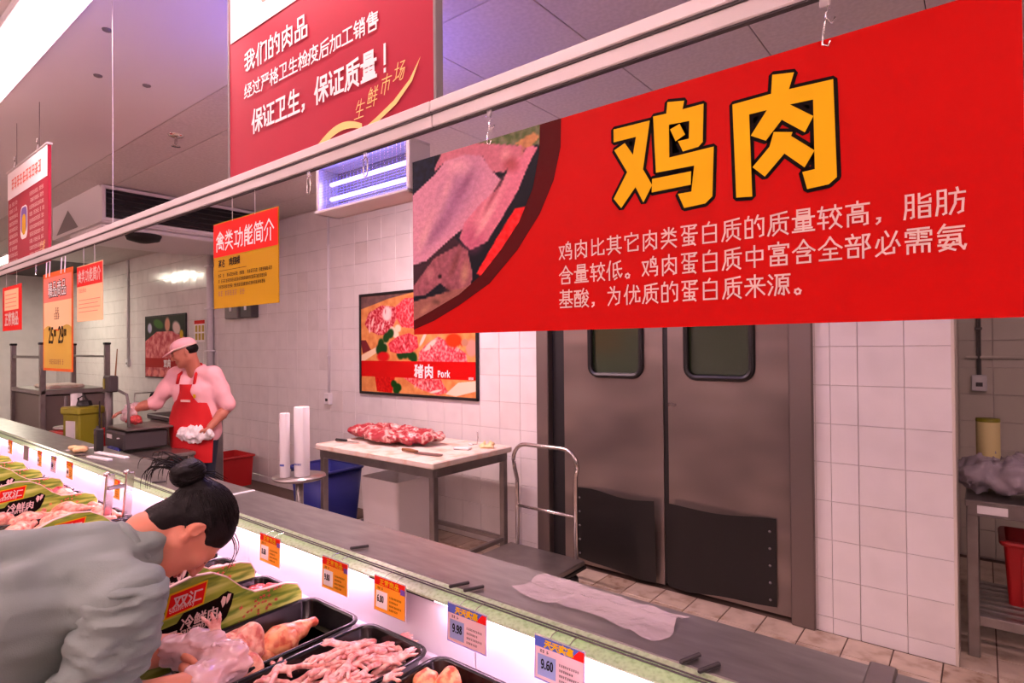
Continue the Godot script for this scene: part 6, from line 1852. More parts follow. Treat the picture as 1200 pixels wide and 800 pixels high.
func right_recess():
	var t = thing("slat_bench", "steel bench with a slatted lower shelf in the recess", "bench", "", Vector3(0.78, 0, -4.12))
	var s = Shape.new(); s.box(Vector3(0, 0.78, 0), Vector3(1.72, 0.035, 0.62), 0.005)
	part(t, "bench_top", s, "steel")
	s = Shape.new(); s.box(Vector3(0, 0.745, 0.30), Vector3(1.70, 0.05, 0.02), 0.003); s.box(Vector3(0, 0.745, -0.30), Vector3(1.70, 0.05, 0.02), 0.003)
	part(t, "rail", s, "steel")
	for x in [-0.83, 0.83]:
		for z in [-0.28, 0.28]:
			s = Shape.new(); s.box(Vector3(x, 0.38, z), Vector3(0.05, 0.76, 0.05), 0.004)
			part(t, "leg", s, "steel")
	for k in 7:
		s = Shape.new(); s.box(Vector3(0, 0.2, 0), Vector3(1.62, 0.02, 0.045), 0.003)
		part(t, "slat", s, "steel", Vector3(0, 0, -0.26 + k * 0.085))
	s = Shape.new(); s.box(Vector3(0, 0.185, 0.28), Vector3(1.62, 0.05, 0.02), 0.003)
	part(t, "shelf_rail", s, "steel")
	s = Shape.new(); s.box(Vector3(-0.75, 0.755, 0.313), Vector3(0.12, 0.04, 0.004))
	part(t, "label_plate", s, "plastic_white")
	crate("dark red crate on the slatted shelf of the recess bench", Vector3(0.37, 0.212, -4.22), Vector3(0.60, 0.34, 0.34), 0.0)
	# dark back of the shelf
	var F = Field.new()
	var n = FastNoiseLite.new(); n.seed = 77; n.frequency = 8.0; n.fractal_octaves = 3
	F.noise = n; F.amp = 0.06
	for q in [[-0.16, 0.05, 0.14], [0.0, 0.075, 0.2], [0.15, 0.06, 0.17], [0.3, 0.05, 0.16]]: F.egg(Vector3(q[0], q[1], 0.0), Vector3(q[2], q[1] + 0.02, 0.17), Basis.IDENTITY, 0.04)
	solo("plastic_bag", F.mesh(0.012), "bag_film", "crumpled clear plastic bag heaped on the recess bench", "plastic bag", "", Vector3(0.16, 0.838, -4.05))
	t = thing("paper_roll", "cream paper roll standing upright on the recess bench", "paper roll", "", Vector3(0.02, 0.797, -4.34))
	s = Shape.new(true); s.lathe(Vector3.ZERO, [Vector2(0.055, 0), Vector2(0.055, 0.36), Vector2(0.05, 0.365), Vector2(0.025, 0.36), Vector2(0.025, 0.3)], 18)
	part(t, "paper", s, "paper_roll")
	s = Shape.new(true); s.lathe(Vector3(0, 0.362, 0), [Vector2(0.056, -0.012), Vector2(0.056, 0.006), Vector2(0.028, 0.006)], 18)
	part(t, "end_band", s, "olive_plastic")

# ------------------------------------------------------------------ posters, pipes and boxes on the wall
func conduit(label: String, x: float, y0: float, y1: float, z: float, r: float, m: String, box: bool):
	var t = thing("conduit", label, "conduit", "", Vector3(x, y0, z))
	var s = Shape.new(true); s.tube([Vector3(0, 0, r), Vector3(0, y1 - y0, r)], r, 8)
	part(t, "pipe", s, m)
	for k in 3:
		s = Shape.new(); s.box(Vector3(0, (y1 - y0) * (0.2 + 0.3 * k), r), Vector3(r * 3.2, 0.02, r * 2.0), 0.003)
		part(t, "clip", s, m)
	if box:
		s = Shape.new(); s.box(Vector3(0, -0.06, 0.02), Vector3(0.09, 0.12, 0.045), 0.006)
		var b = part(t, "outlet_box", s, "plastic_white")
		s = Shape.new(); s.box(Vector3(0, -0.07, 0.044), Vector3(0.04, 0.03, 0.004), 0.001)
		part(b, "socket", s, "dark_grey")

func build_wall_things():
	var zf = WALL_Z + 0.002
	conduit("thin white conduit running down the wall to a socket by the pork poster", -5.37, 1.13, 3.08, zf, 0.012, "plastic_white", true)
	conduit("white conduit on the far wall beside the meat poster, ending in an outlet", -10.98, 1.45, 3.08, zf, 0.018, "plastic_white", true)
	conduit("broad pale cable trunking on the wall behind the butcher", -8.0, 1.2, 3.08, zf, 0.045, "plastic_white", false)
	conduit("thin conduit with a white switch on the recess wall", -0.02, 1.36, 3.08, -5.6, 0.014, "mid_grey", true)
	var s = Shape.new(); s.box(Vector3(1.0, 1.49, -5.585), Vector3(2.2, 0.02, 0.02), 0.003)
	solo("wall_pipe", s, "wall_tile_cream", "thin horizontal pipe along the recess wall tiles", "pipe")
	# grey boxes under the yellow card
	for q in [[-7.32, 0.32, "light"], [-6.95, 0.26, "dark"]]:
		var t = thing("switch_box", q[2] + " grey switch box on the wall below the yellow card", "switch box", "", Vector3(q[0], 1.98, zf))
		s = Shape.new(); s.box(Vector3(0, 0.12, 0.05), Vector3(q[1], 0.24, 0.1), 0.008)
		part(t, "case", s, "mid_grey" if q[2] == "light" else "dark_grey")
		s = Shape.new(); s.box(Vector3(0, 0.12, 0.102), Vector3(0.05, 0.06, 0.01), 0.003)
		part(t, "switch", s, "plastic_white")
	pork_poster(zf)
	# beef poster
	var t = thing("beef_poster", "small framed meat poster on the wall behind the butcher", "poster", "", Vector3(-10.26, 1.17, zf))
	var W = 1.46; var H = 0.95
	s = Shape.new(); s.box(Vector3(W / 2, H / 2, 0.012), Vector3(W, H, 0.02), 0.003)
	part(t, "frame", s, "dark")
	var img = Image.create(192, 128, false, Image.FORMAT_RGB8); img.fill(Color(0.15, 0.17, 0.13))
	var fn = FastNoiseLite.new(); fn.frequency = 0.05; fn.fractal_octaves = 3
	paint_poly(img, pts2([0.0, 0.4, 0.3, 0.25, 0.7, 0.25, 1.0, 0.35, 1.0, 1.0, 0.0, 1.0]), Color(0.72, 0.25, 0.28), fn, Color(0.90, 0.60, 0.58))
	paint_spot(img, 0.12, 0.18, 0.07, 0.1, 0.4, Color(0.75, 0.75, 0.85)); paint_spot(img, 0.35, 0.12, 0.16, 0.09, 0.2, Color(0.25, 0.45, 0.15)); paint_spot(img, 0.58, 0.14, 0.08, 0.14, 0.0, Color(0.85, 0.6, 0.5)); paint_spot(img, 0.8, 0.2, 0.12, 0.12, 0.3, Color(0.88, 0.78, 0.75)); paint_spot(img, 0.92, 0.3, 0.05, 0.08, 0.0, Color(0.85, 0.7, 0.1))
	paint_poly(img, pts2([0, 0.68, 1, 0.68, 1, 0.84, 0, 0.84]), Color(0.66, 0.07, 0.07))
	for k in 6: paint_spot(img, 0.1 + k * 0.17, 0.93, 0.07, 0.06, 0.0, Color(0.92, 0.55, 0.52))
	s = Shape.new(); s.quad_uv(Vector3(0.02, H - 0.02, 0.0235), Vector3(W - 0.02, H - 0.02, 0.0235), Vector3(W - 0.02, 0.02, 0.0235), Vector3(0.02, 0.02, 0.0235))
	part(t, "print", s, print_mat("beef_print", img, 0.4))
	s = Shape.new(); write(s, "双肉", 0.72, 0.17, 0.11, 0.12, 0.13, 0.02, 0.0245)
	part(t, "lettering", s, "ink_white")
	# notice sheet
	t = thing("wall_notice", "small white notice with a red heading beside the meat poster", "notice", "", Vector3(-8.56, 1.70, zf))
	s = Shape.new(); s.box(Vector3(0.16, 0.15, 0.003), Vector3(0.32, 0.30, 0.004))
	part(t, "sheet", s, "ink_white")
	s = Shape.new(); s.rect(0.0, 0.25, 0.32, 0.30, 0.0062)
	part(t, "heading", s, "ink_red")
	s = Shape.new()
	for k in 6: s.rect(0.03 + 0.1 * (k % 3), 0.03 + 0.11 * (k / 3), 0.1 + 0.1 * (k % 3), 0.12 + 0.11 * (k / 3), 0.0062)
	part(t, "pictures", s, "paper_olive")

func pork_poster(zf: float):
	var W = 1.58; var H = 0.98
	var t = thing("pork_poster", "large black framed pork poster with a red band on the white wall", "poster", "", Vector3(-4.84, 1.15, zf))
	var s = Shape.new()
	s.box(Vector3(W / 2, H - 0.012, 0.012), Vector3(W, 0.024, 0.024), 0.003); s.box(Vector3(W / 2, 0.012, 0.012), Vector3(W, 0.024, 0.024), 0.003)
	s.box(Vector3(0.012, H / 2, 0.012), Vector3(0.024, H, 0.024), 0.003); s.box(Vector3(W - 0.012, H / 2, 0.012), Vector3(0.024, H, 0.024), 0.003)
	part(t, "frame", s, "dark")
	var img = Image.create(512, 320, false, Image.FORMAT_RGB8)
	var fn = FastNoiseLite.new(); fn.frequency = 0.025; fn.fractal_octaves = 3
	var fine = FastNoiseLite.new(); fine.frequency = 0.08; fine.fractal_octaves = 2
	img.fill(Color(0.86, 0.58, 0.32))
	paint_poly(img, pts2([0, 0, 0.55, 0, 0.28, 0.05, 0, 0.14]), Color(0.48, 0.36, 0.34), fn, Color(0.40, 0.30, 0.30))
	paint_poly(img, pts2([0, 0.14, 0.28, 0.05, 1, 0.0, 1, 1, 0, 1]), Color(0.88, 0.62, 0.36), fn, Color(0.80, 0.50, 0.28))
	paint_poly(img, pts2([0, 0.62, 0.25, 0.48, 0.26, 0.52, 0, 0.70]), Color(0.92, 0.82, 0.68))
	paint_poly(img, pts2([0.0, 0.46, 0.05, 0.46, 0.10, 0.56, 0.02, 0.60]), Color(0.45, 0.16, 0.18))
	paint_poly(img, pts2([0.042, 0.293, 0.082, 0.183, 0.206, 0.112, 0.34, 0.139, 0.353, 0.247, 0.3, 0.36, 0.249, 0.412, 0.174, 0.41, 0.08, 0.36]), Color(0.66, 0.06, 0.14), fine, Color(0.90, 0.55, 0.55), 1.0)
	paint_spot(img, 0.26, 0.2, 0.055, 0.09, 0.3, Color(0.95, 0.84, 0.82))
	for q in [[0.12, 0.28, 0.8], [0.17, 0.34, 1.0], [0.22, 0.32, 0.9], [0.09, 0.34, 0.5]]: paint_spot(img, q[0], q[1], 0.012, 0.06, q[2] - 0.5, Color(0.95, 0.78, 0.76))
	paint_poly(img, pts2([0.34, 0.13, 0.425, 0.062, 0.6, 0.06, 0.7, 0.2, 0.62, 0.36, 0.52, 0.36, 0.396, 0.341, 0.35, 0.25]), Color(0.82, 0.14, 0.22), fine, Color(0.94, 0.50, 0.50))
	paint_poly(img, pts2([0.62, 0.1, 0.95, 0.12, 0.98, 0.4, 0.7, 0.42]), Color(0.80, 0.20, 0.24), fine, Color(0.92, 0.55, 0.52))
	for q in [[0.31, 0.37], [0.36, 0.35], [0.34, 0.41]]: paint_spot(img, q[0], q[1], 0.035, 0.045, 0.2, Color(0.93, 0.86, 0.74))
	for q in [[0.2, 0.5], [0.25, 0.44], [0.18, 0.56], [0.29, 0.4], [0.23, 0.55], [0.42, 0.6], [0.47, 0.61], [0.38, 0.61], [0.5, 0.64]]: paint_spot(img, q[0], q[1], 0.04, 0.055, q[0] * 9.0, Color(0.10, 0.26, 0.10))
	paint_poly(img, pts2([0.27, 0.50, 0.36, 0.43, 0.46, 0.40, 0.53, 0.44, 0.54, 0.54, 0.48, 0.59, 0.36, 0.60, 0.29, 0.58]), Color(0.78, 0.14, 0.22), fine, Color(0.90, 0.42, 0.44))
	paint_poly(img, pts2([0.546, 0.585, 0.62, 0.50, 0.703, 0.441, 0.801, 0.50, 0.92, 0.599, 0.93, 0.68, 0.54, 0.68]), Color(0.84, 0.20, 0.28), fine, Color(0.95, 0.60, 0.58))
	paint_spot(img, 0.64, 0.52, 0.02, 0.12, 1.0, Color(0.96, 0.80, 0.74)); paint_spot(img, 0.58, 0.46, 0.015, 0.1, 0.6, Color(0.96, 0.82, 0.76))
	paint_spot(img, 0.22, 0.63, 0.07, 0.06, 0.0, Color(0.78, 0.08, 0.10))
	paint_spot(img, 0.825, 0.48, 0.07, 0.07, 0.0, Color(0.90, 0.22, 0.08), 0.25); paint_spot(img, 0.96, 0.55, 0.05, 0.09, 0.0, Color(0.78, 0.56, 0.50), 0.3); paint_spot(img, 0.91, 0.5, 0.03, 0.04, 0.0, Color(0.70, 0.5, 0.4), 0.3)
	paint_poly(img, pts2([0.14, 0.83, 0.33, 0.83, 0.3, 0.99, 0.16, 0.98]), Color(0.70, 0.05, 0.06), fine, Color(0.82, 0.12, 0.10))
	paint_poly(img, pts2([0.40, 0.83, 0.72, 0.83, 0.78, 0.95, 0.70, 0.985, 0.556, 0.939]), Color(0.82, 0.18, 0.24), fine, Color(0.93, 0.55, 0.52))
	paint_spot(img, 0.68, 0.95, 0.06, 0.015, -0.2, Color(0.95, 0.85, 0.80))
	paint_poly(img, pts2([0.76, 0.97, 0.86, 0.86, 0.99, 0.84, 0.99, 0.93, 0.84, 0.985]), Color(0.92, 0.84, 0.74))
	for q in [[0.32, 0.9], [0.36, 0.93], [0.34, 0.96]]: paint_spot(img, q[0], q[1], 0.035, 0.045, 0.3, Color(0.08, 0.26, 0.08))
	paint_poly(img, pts2([0, 0.673, 1, 0.673, 1, 0.834, 0, 0.834]), Color(0.76, 0.07, 0.07))
	var mr = RandomNumberGenerator.new(); mr.seed = 15
	for k in 150:
		var c = [[0.20, 0.27, 0.11, 0.1], [0.48, 0.2, 0.1, 0.1], [0.41, 0.5, 0.09, 0.06], [0.75, 0.58, 0.14, 0.07], [0.8, 0.25, 0.13, 0.1], [0.6, 0.9, 0.1, 0.04]][k % 6]
		var pale = mr.randf() < 0.55
		paint_spot(img, c[0] + mr.randf_range(-1, 1) * c[2], c[1] + mr.randf_range(-1, 1) * c[3], mr.randf_range(0.004, 0.01), mr.randf_range(0.02, 0.05), mr.randf_range(-0.9, 0.9), Color(0.95, 0.78, 0.75, 0.7) if pale else Color(0.60, 0.05, 0.10, 0.6), 0.8)
	img.resize(256, 160, Image.INTERPOLATE_BILINEAR); img.resize(512, 320, Image.INTERPOLATE_CUBIC)
	paint_poly(img, pts2([0, 0.673, 1, 0.673, 1, 0.834, 0, 0.834]), Color(0.76, 0.07, 0.07))
	s = Shape.new(); s.quad_uv(Vector3(0.015, H - 0.015, 0.012), Vector3(W - 0.015, H - 0.015, 0.012), Vector3(W - 0.015, 0.015, 0.012), Vector3(0.015, 0.015, 0.012))
	part(t, "print", s, print_mat("pork_print", img, 0.3))
	s = Shape.new(); write(s, "猪肉", 0.80, 0.178, 0.115, 0.115, 0.132, 0.017, 0.014)
	part(t, "title_lettering", s, "ink_white")
	var l = part(t, "title_lettering", latin("Pork", 0.06), "ink_white", Vector3(1.095, 0.165, 0.0136)); l.scale.x = 0.85
	s = Shape.new(); scribble(s, 1.47, 0.175, 0.07, 0.02, 0.014, 3)
	part(t, "small_print", s, "ink_white")

# ------------------------------------------------------------------ people
# a hand with a palm and five bent fingers: w = wrist, d = pointing direction, n = out of the back of the hand, t = towards the thumb side
func hand(F: Field, w: Vector3, d: Vector3, n: Vector3, sc: float, curl: float, thumb_sign: float, c := Color.WHITE):
	d = d.normalized(); n = (n - d * n.dot(d)).normalized()
	var t = d.cross(n) * thumb_sign
	F.egg(w + d * 0.045 * sc, Vector3(0.038, 0.014, 0.048) * sc, Basis(t, n, t.cross(n)), 0.012 * sc, c)
	for k in 4:
		var root = w + d * (0.078 - 0.004 * absf(k - 1.4)) * sc + t * (0.027 - 0.018 * k) * sc
		var L = [0.068, 0.076, 0.070, 0.055][k] * sc
		var cu = curl * (0.85 + 0.12 * k)
		var d1 = d.rotated(t * thumb_sign, -cu * 0.5).normalized()
		if d1.dot(n) > 0.0: d1 = d.rotated(t * thumb_sign, cu * 0.5).normalized()
		var d2 = (d1 - n * sin(cu) * 0.9).normalized()
		var d3 = (d2 - n * sin(cu) * 0.9).normalized()
		var spread = t * (0.10 - 0.07 * k)
		F.chain([root, root + (d1 + spread) * L * 0.42, root + (d1 + spread) * L * 0.42 + d2 * L * 0.33, root + (d1 + spread) * L * 0.42 + d2 * L * 0.33 + d3 * L * 0.25], [0.0098 * sc, 0.0088 * sc, 0.008 * sc, 0.0068 * sc], 0.005 * sc, c)
	var tr = w + d * 0.03 * sc + t * 0.03 * sc
	F.chain([tr, tr + (d * 0.6 + t * 0.7 - n * 0.2) * 0.036 * sc, tr + (d * 0.6 + t * 0.7 - n * 0.2) * 0.036 * sc + (d * 0.9 + t * 0.15 - n * 0.4) * 0.03 * sc], [0.0125 * sc, 0.0105 * sc, 0.008 * sc], 0.009 * sc, c)

func head_field(F: Field, o: Vector3, U: Vector3, W: Vector3, sc: float, k0: float):
	var R = W.cross(U).normalized()
	var B = Basis(R, U, W)
	var P = func(x, y, z): return o + (R * x + U * y + W * z) * sc
	F.egg(P.call(0, 0.028, -0.012), Vector3(0.074, 0.084, 0.094) * sc, B, 0.03 * sc)
	F.egg(P.call(0, -0.03, 0.03), Vector3(0.060, 0.080, 0.060) * sc, B, 0.03 * sc)
	for s in [-1.0, 1.0]:
		F.bone(P.call(s * 0.050, -0.055, 0.0), P.call(s * 0.018, -0.092, 0.062), 0.024 * sc, 0.018 * sc, 0.03 * sc)
		F.egg(P.call(s * 0.034, -0.022, 0.068), Vector3(0.022, 0.02, 0.018) * sc, B, 0.025 * sc)
		F.bone(P.call(s * 0.012, 0.022, 0.086), P.call(s * 0.042, 0.02, 0.070), 0.009 * sc, 0.009 * sc, 0.014 * sc)
		F.egg(P.call(s * 0.031, 0.006, 0.076), Vector3(0.014, 0.010, 0.012) * sc, B, 0.008 * sc)
		# ear: shell with a hollow and a lobe
		F.egg(P.call(s * 0.076, -0.004, -0.018), Vector3(0.010, 0.028, 0.017) * sc, B * Basis(Vector3.UP, s * 0.35) * Basis(Vector3.RIGHT, -0.15), 0.005 * sc)
		F.egg(P.call(s * 0.073, -0.036, -0.008), Vector3(0.008, 0.011, 0.010) * sc, B, 0.006 * sc)
		F.egg(P.call(s * 0.088, -0.002, -0.012), Vector3(0.007, 0.020, 0.011) * sc, B * Basis(Vector3.UP, s * 0.35), 0.004 * sc, Color.WHITE, true)
	F.chain([P.call(0, 0.016, 0.090), P.call(0, -0.012, 0.104), P.call(0, -0.028, 0.110)], [0.0075 * sc, 0.0085 * sc, 0.0105 * sc], 0.010 * sc)
	for s in [-1.0, 1.0]: F.egg(P.call(s * 0.011, -0.031, 0.098), Vector3(0.008, 0.007, 0.010) * sc, B, 0.006 * sc)
	F.egg(P.call(0, -0.058, 0.086), Vector3(0.023, 0.007, 0.011) * sc, B, 0.006 * sc)
	F.egg(P.call(0, -0.068, 0.084), Vector3(0.020, 0.007, 0.010) * sc, B, 0.006 * sc)
	F.egg(P.call(0, -0.096, 0.070), Vector3(0.020, 0.017, 0.016) * sc, B, 0.02 * sc)

func shrink(o: MeshInstance3D, c: Vector3) -> MeshInstance3D:
	o.scale = Vector3.ONE * 0.88; o.position = c * 0.12
	return o

func build_woman():
	var t = thing("person", "woman in a grey long sleeved top with bunned hair, bending over the trays", "person")
	var Hc = Vector3(-1.482, 1.168, -0.622)
	var U = Vector3(0.10, 0.26, -0.955).normalized()
	var W = Vector3(0.10, -0.96, -0.26); W = (W - U * W.dot(U)).normalized()
	var R = W.cross(U).normalized()
	var B = Basis(R, U, W)
	var P = func(x, y, z): return Hc + R * x + U * y + W * z
	var neck0 = Vector3(-1.50, 1.115, -0.455)
	# skin: head and neck
	var F = Field.new()
	head_field(F, Hc, U, W, 1.0, 0.03)
	F.chain([P.call(0, -0.03, -0.035), P.call(0, -0.10, -0.045), neck0], [0.054, 0.047, 0.044], 0.03)
	# forearms and hands
	var RE = Vector3(-1.365, 0.885, -0.36); var RW = Vector3(-1.325, 0.884, -0.555)
	var LE = Vector3(-1.545, 0.915, -0.43); var LW = Vector3(-1.478, 0.905, -0.585)
	var head_mesh = F.mesh(0.0042)
	shrink(part(t, "head", head_mesh, "skin_woman"), Hc)
	var A = Field.new()
	A.chain([RE, RE.lerp(RW, 0.35), RW], [0.044, 0.043, 0.030], 0.02)
	hand(A, RW, Vector3(-0.45, 0.0, -0.75), Vector3(0.3, 0.95, 0), 1.0, 0.55, -1.0)
	part(t, "forearm", A.mesh(0.005), "skin_woman")
	A = Field.new()
	A.chain([LE, LE.lerp(LW, 0.35), LW], [0.044, 0.043, 0.031], 0.02)
	hand(A, LW, Vector3(0.75, -0.12, -0.62), Vector3(-0.2, 0.9, -0.3), 1.0, 0.5, 1.0)
	part(t, "forearm", A.mesh(0.005), "skin_woman")
	# legs and feet behind the counter front
	A = Field.new()
	for s in [-0.085, 0.085]:
		var hx = -1.62 + s
		A.chain([Vector3(hx, 0.90, 0.10), Vector3(hx, 0.49, 0.02), Vector3(hx, 0.09, 0.10)], [0.098, 0.066, 0.045], 0.03)
		A.chain([Vector3(hx, 0.045, 0.12), Vector3(hx, 0.035, -0.06)], [0.042, 0.034], 0.02)
	A.egg(Vector3(-1.62, 0.93, 0.11), Vector3(0.165, 0.12, 0.13), Basis.IDENTITY, 0.05)
	part(t, "trousers", A.mesh(0.014), "jeans")
	# the top
	var G = Field.new()
	var n = FastNoiseLite.new(); n.seed = 4; n.frequency = 5.0; n.fractal_octaves = 2
	n.frequency = 7.0
	G.noise = n; G.amp = 0.020; G.stretch = Vector3(1.0, 1.6, 0.8)
	for s in [-1.0, 1.0]:
		G.chain([Vector3(-1.62 + s * 0.07, 0.97, 0.10), Vector3(-1.60 + s * 0.06, 1.02, -0.10), Vector3(-1.55 + s * 0.062, 1.075, -0.28), Vector3(-1.51 + s * 0.05, 1.10, -0.40)], [0.122, 0.108, 0.104, 0.082], 0.05)
	G.chain([Vector3(-1.60, 1.06, -0.10), Vector3(-1.545, 1.12, -0.28), Vector3(-1.505, 1.14, -0.42)], [0.095, 0.095, 0.074], 0.05)
	G.chain([Vector3(-1.505, 1.13, -0.43), Vector3(-1.490, 1.148, -0.515)], [0.074, 0.060], 0.03)
	G.chain([Vector3(-1.60, 0.95, -0.10), Vector3(-1.55, 0.985, -0.26), Vector3(-1.52, 1.03, -0.36)], [0.12, 0.115, 0.09], 0.05)
	G.bone(Vector3(-1.46, 1.115, -0.42), Vector3(-1.335, 1.098, -0.44), 0.074, 0.070, 0.035)
	G.bone(Vector3(-1.55, 1.095, -0.42), Vector3(-1.635, 1.075, -0.44), 0.075, 0.064, 0.05)
	# sleeves with gathered folds
	var rs = Vector3(-1.325, 1.092, -0.44)
	var pts = []; var rad = []
	for k in 13:
		var u = k / 12.0
		var p = rs.lerp(RE, u * 1.15) if u * 1.15 < 1.0 else RE
		pts.append(p + Vector3(0.004, 0, 0.004) * sin(k * 2.1)); rad.append(lerpf(0.070, 0.056, u) + 0.0085 * (1.0 if k % 2 else -1.0) * smoothstep(0.0, 0.3, u))
	var SL = Field.new()
	var sn = FastNoiseLite.new(); sn.seed = 21; sn.frequency = 13.0; sn.fractal_octaves = 2
	SL.noise = sn; SL.amp = 0.020; SL.stretch = Vector3(0.45, 2.6, 0.9)
	SL.chain(pts, rad, 0.008)
	pts = []; rad = []
	for k in 8:
		pts.append(RE.lerp(RW, 0.36 * k / 7.0)); rad.append(0.053 + 0.004 * (1.0 if k % 2 else -1.0))
	SL.chain(pts, rad, 0.008)
	part(t, "sleeve", SL.mesh(0.0052), "shirt_grey")
	var ls = Vector3(-1.635, 1.075, -0.44)
	pts = []; rad = []
	for k in 10:
		pts.append(ls.lerp(LE, k / 9.0)); rad.append(lerpf(0.064, 0.054, k / 9.0) + 0.003 * (1.0 if k % 2 else -1.0))
	G.chain(pts, rad, 0.010)
	# neckline hollow
	var na = (P.call(0, -0.06, -0.045) - neck0).normalized()
	var nx = na.cross(Vector3.UP).normalized(); var ny = nx.cross(na).normalized()
	var band = []
	for k in 28:
		var a = TAU * k / 28.0
		band.append(neck0 + na * (0.068 + 0.012 * sin(a)) + (nx * cos(a) + ny * sin(a)) * 0.056)
	var CB = Shape.new(true); CB.tube(band, 0.011, 8, false, true)
	part(t, "collar", CB, "shirt_grey")
	part(t, "top", G.mesh(0.0082), "shirt_grey")
	G = Field.new()
	var ring = []
	# hair
	var K = Field.new()
	var hn = FastNoiseLite.new(); hn.seed = 2; hn.frequency = 22.0
	K.noise = hn; K.amp = 0.004; K.stretch = Vector3(1, 1, 0.35)
	K.egg(P.call(0, 0.034, -0.020), Vector3(0.084, 0.092, 0.102), B, 0.02)
	K.egg(P.call(0, -0.05, -0.060), Vector3(0.060, 0.066, 0.044), B, 0.02)
	K.egg(P.call(0, -0.052, 0.082), Vector3(0.095, 0.098, 0.075), B, 0.008, Color.WHITE, true)
	for s in [-1.0, 1.0]:
		K.egg(P.call(s * 0.098, -0.030, 0.004), Vector3(0.042, 0.052, 0.056), B, 0.008, Color.WHITE, true)
	K.bone(P.call(0, 0.045, -0.10), P.call(0, 0.04, -0.125), 0.038, 0.030, 0.02)
	var hair = shrink(part(t, "hair", K.mesh(0.0048), "hair"), Hc)
	K = Field.new(); K.noise = hn; K.amp = 0.010; K.stretch = Vector3(1.4, 1.4, 0.5)
	K.egg(P.call(0.004, 0.035, -0.148), Vector3(0.042, 0.040, 0.034), B, 0.02)
	K.egg(P.call(-0.016, 0.05, -0.155), Vector3(0.030, 0.028, 0.028), B, 0.015)
	K.egg(P.call(0.014, 0.02, -0.160), Vector3(0.028, 0.030, 0.026), B, 0.015)
	part(hair, "bun", K.mesh(0.005), "hair")
	var S = Shape.new(true)
	var r = RandomNumberGenerator.new(); r.seed = 9
	for k in 26:
		var b0 = P.call(r.randf_range(-0.02, 0.02), 0.03 + r.randf_range(-0.02, 0.03), -0.165)
		var out = Vector3(-0.06 + 0.02 * r.randf(), 0.012, 0.05 + 0.03 * r.randf()) * r.randf_range(0.35, 1.15)
		var line = []
		var drop = r.randf_range(0.02, 0.09); var lift = r.randf_range(0.01, 0.04)
		for m in 9:
			var q = m / 8.0
			line.append(b0 + out * (1.0 - (1.0 - q) * (1.0 - q)) + Vector3(0, lift * sin(q * 2.2) * 1.2 - drop * q * q, 0))
		S.tube(line, [0.0022, 0.002, 0.0018, 0.0016, 0.0014, 0.0012, 0.001, 0.0007, 0.0003], 4)
	for k in 7:
		var b0 = P.call(r.randf_range(-0.02, 0.03), 0.05 + r.randf_range(-0.02, 0.03), -0.14)
		var out = Vector3(0.05, -0.02, -0.05) * r.randf_range(0.6, 1.3)
		S.tube([b0, b0 + out * 0.5 + Vector3(0, 0.012, 0), b0 + out], [0.002, 0.0014, 0.0005], 4)
	for k in 4:
		var b0 = P.call(r.randf_range(0.03, 0.05), 0.085 + r.randf_range(-0.015, 0.01), 0.05)
		var line = []
		var sway = r.randf_range(-0.02, 0.006)
		for m in 8: line.append(b0 + Vector3(0.008 * sin(m * 0.6) + sway * m / 7.0, -0.013 * m - 0.002 * k * m * 0.3, -0.010 * sin(m * 0.5)))
		S.tube(line, [0.0014, 0.0013, 0.0012, 0.0011, 0.001, 0.0008, 0.0006, 0.0003], 4)
	# combed strands from the hairline up to the bun
	for k in 420:
		var th = r.randf() * TAU
		var low = Vector3(cos(th) * 0.92, r.randf_range(-0.35, 0.55), sin(th))
		low = Vector3(sin(th), cos(th) * 0.9, r.randf_range(-0.75, 0.62)).normalized()
		if low.z > 0.2 and low.y < 0.35: continue
		if absf(low.x) > 0.75 and low.y < -0.1 and low.z > -0.35: continue
		var top = Vector3(r.randf_range(-0.25, 0.25), 0.12 + r.randf_range(-0.2, 0.2), -1.0).normalized()
		var line = []
		for m in 7:
			var dd = low.slerp(top, m / 6.0)
			line.append(P.call(0, 0.034, -0.020) + (R * dd.x * 0.085 + U * dd.y * 0.093 + W * dd.z * 0.103))
		S.tube(line, [0.0006, 0.0014, 0.0016, 0.0016, 0.0016, 0.0014, 0.001], 4, false)
	for k in 120:
		var ph = r.randf() * TAU; var tl = r.randf_range(-0.7, 0.7)
		var line = []
		for m in 9:
			var a = ph + m * 0.28
			line.append(P.call(0.0, 0.036, -0.150) + (R * cos(a) * 0.046 * cos(tl) + U * sin(a) * 0.044 * cos(tl) + W * sin(tl) * -0.038))
		S.tube(line, [0.0006, 0.0014, 0.0018, 0.0018, 0.0018, 0.0018, 0.0018, 0.0014, 0.0006], 4, false)
	part(hair, "loose_strands", S, "hair")
	# brows, lashes and lips
	S = Shape.new(true)
	for s in [-1.0, 1.0]:
		S.tube([P.call(s * 0.016, 0.027, 0.094), P.call(s * 0.032, 0.031, 0.088), P.call(s * 0.047, 0.026, 0.074)], [0.002, 0.0024, 0.001], 5)
	shrink(part(t, "eyebrow", S, "hair"), Hc)
	S = Shape.new(true)
	for s in [-1.0, 1.0]:
		S.tube([P.call(s * 0.018, 0.001, 0.087), P.call(s * 0.031, -0.001, 0.090), P.call(s * 0.045, 0.001, 0.079)], [0.0012, 0.0022, 0.001], 5)
	shrink(part(t, "eyelash", S, "hair"), Hc)
	S = Shape.new(true)
	S.tube([P.call(-0.021, -0.062, 0.090), P.call(0, -0.060, 0.0985), P.call(0.021, -0.062, 0.090)], [0.002, 0.0052, 0.002], 6)
	S.tube([P.call(-0.018, -0.068, 0.088), P.call(0, -0.069, 0.095), P.call(0.018, -0.068, 0.088)], [0.002, 0.0052, 0.002], 6)
	shrink(part(t, "lips", S, "lips"), Hc)
	# plastic bag pulled over both hands
	var Q = Field.new()
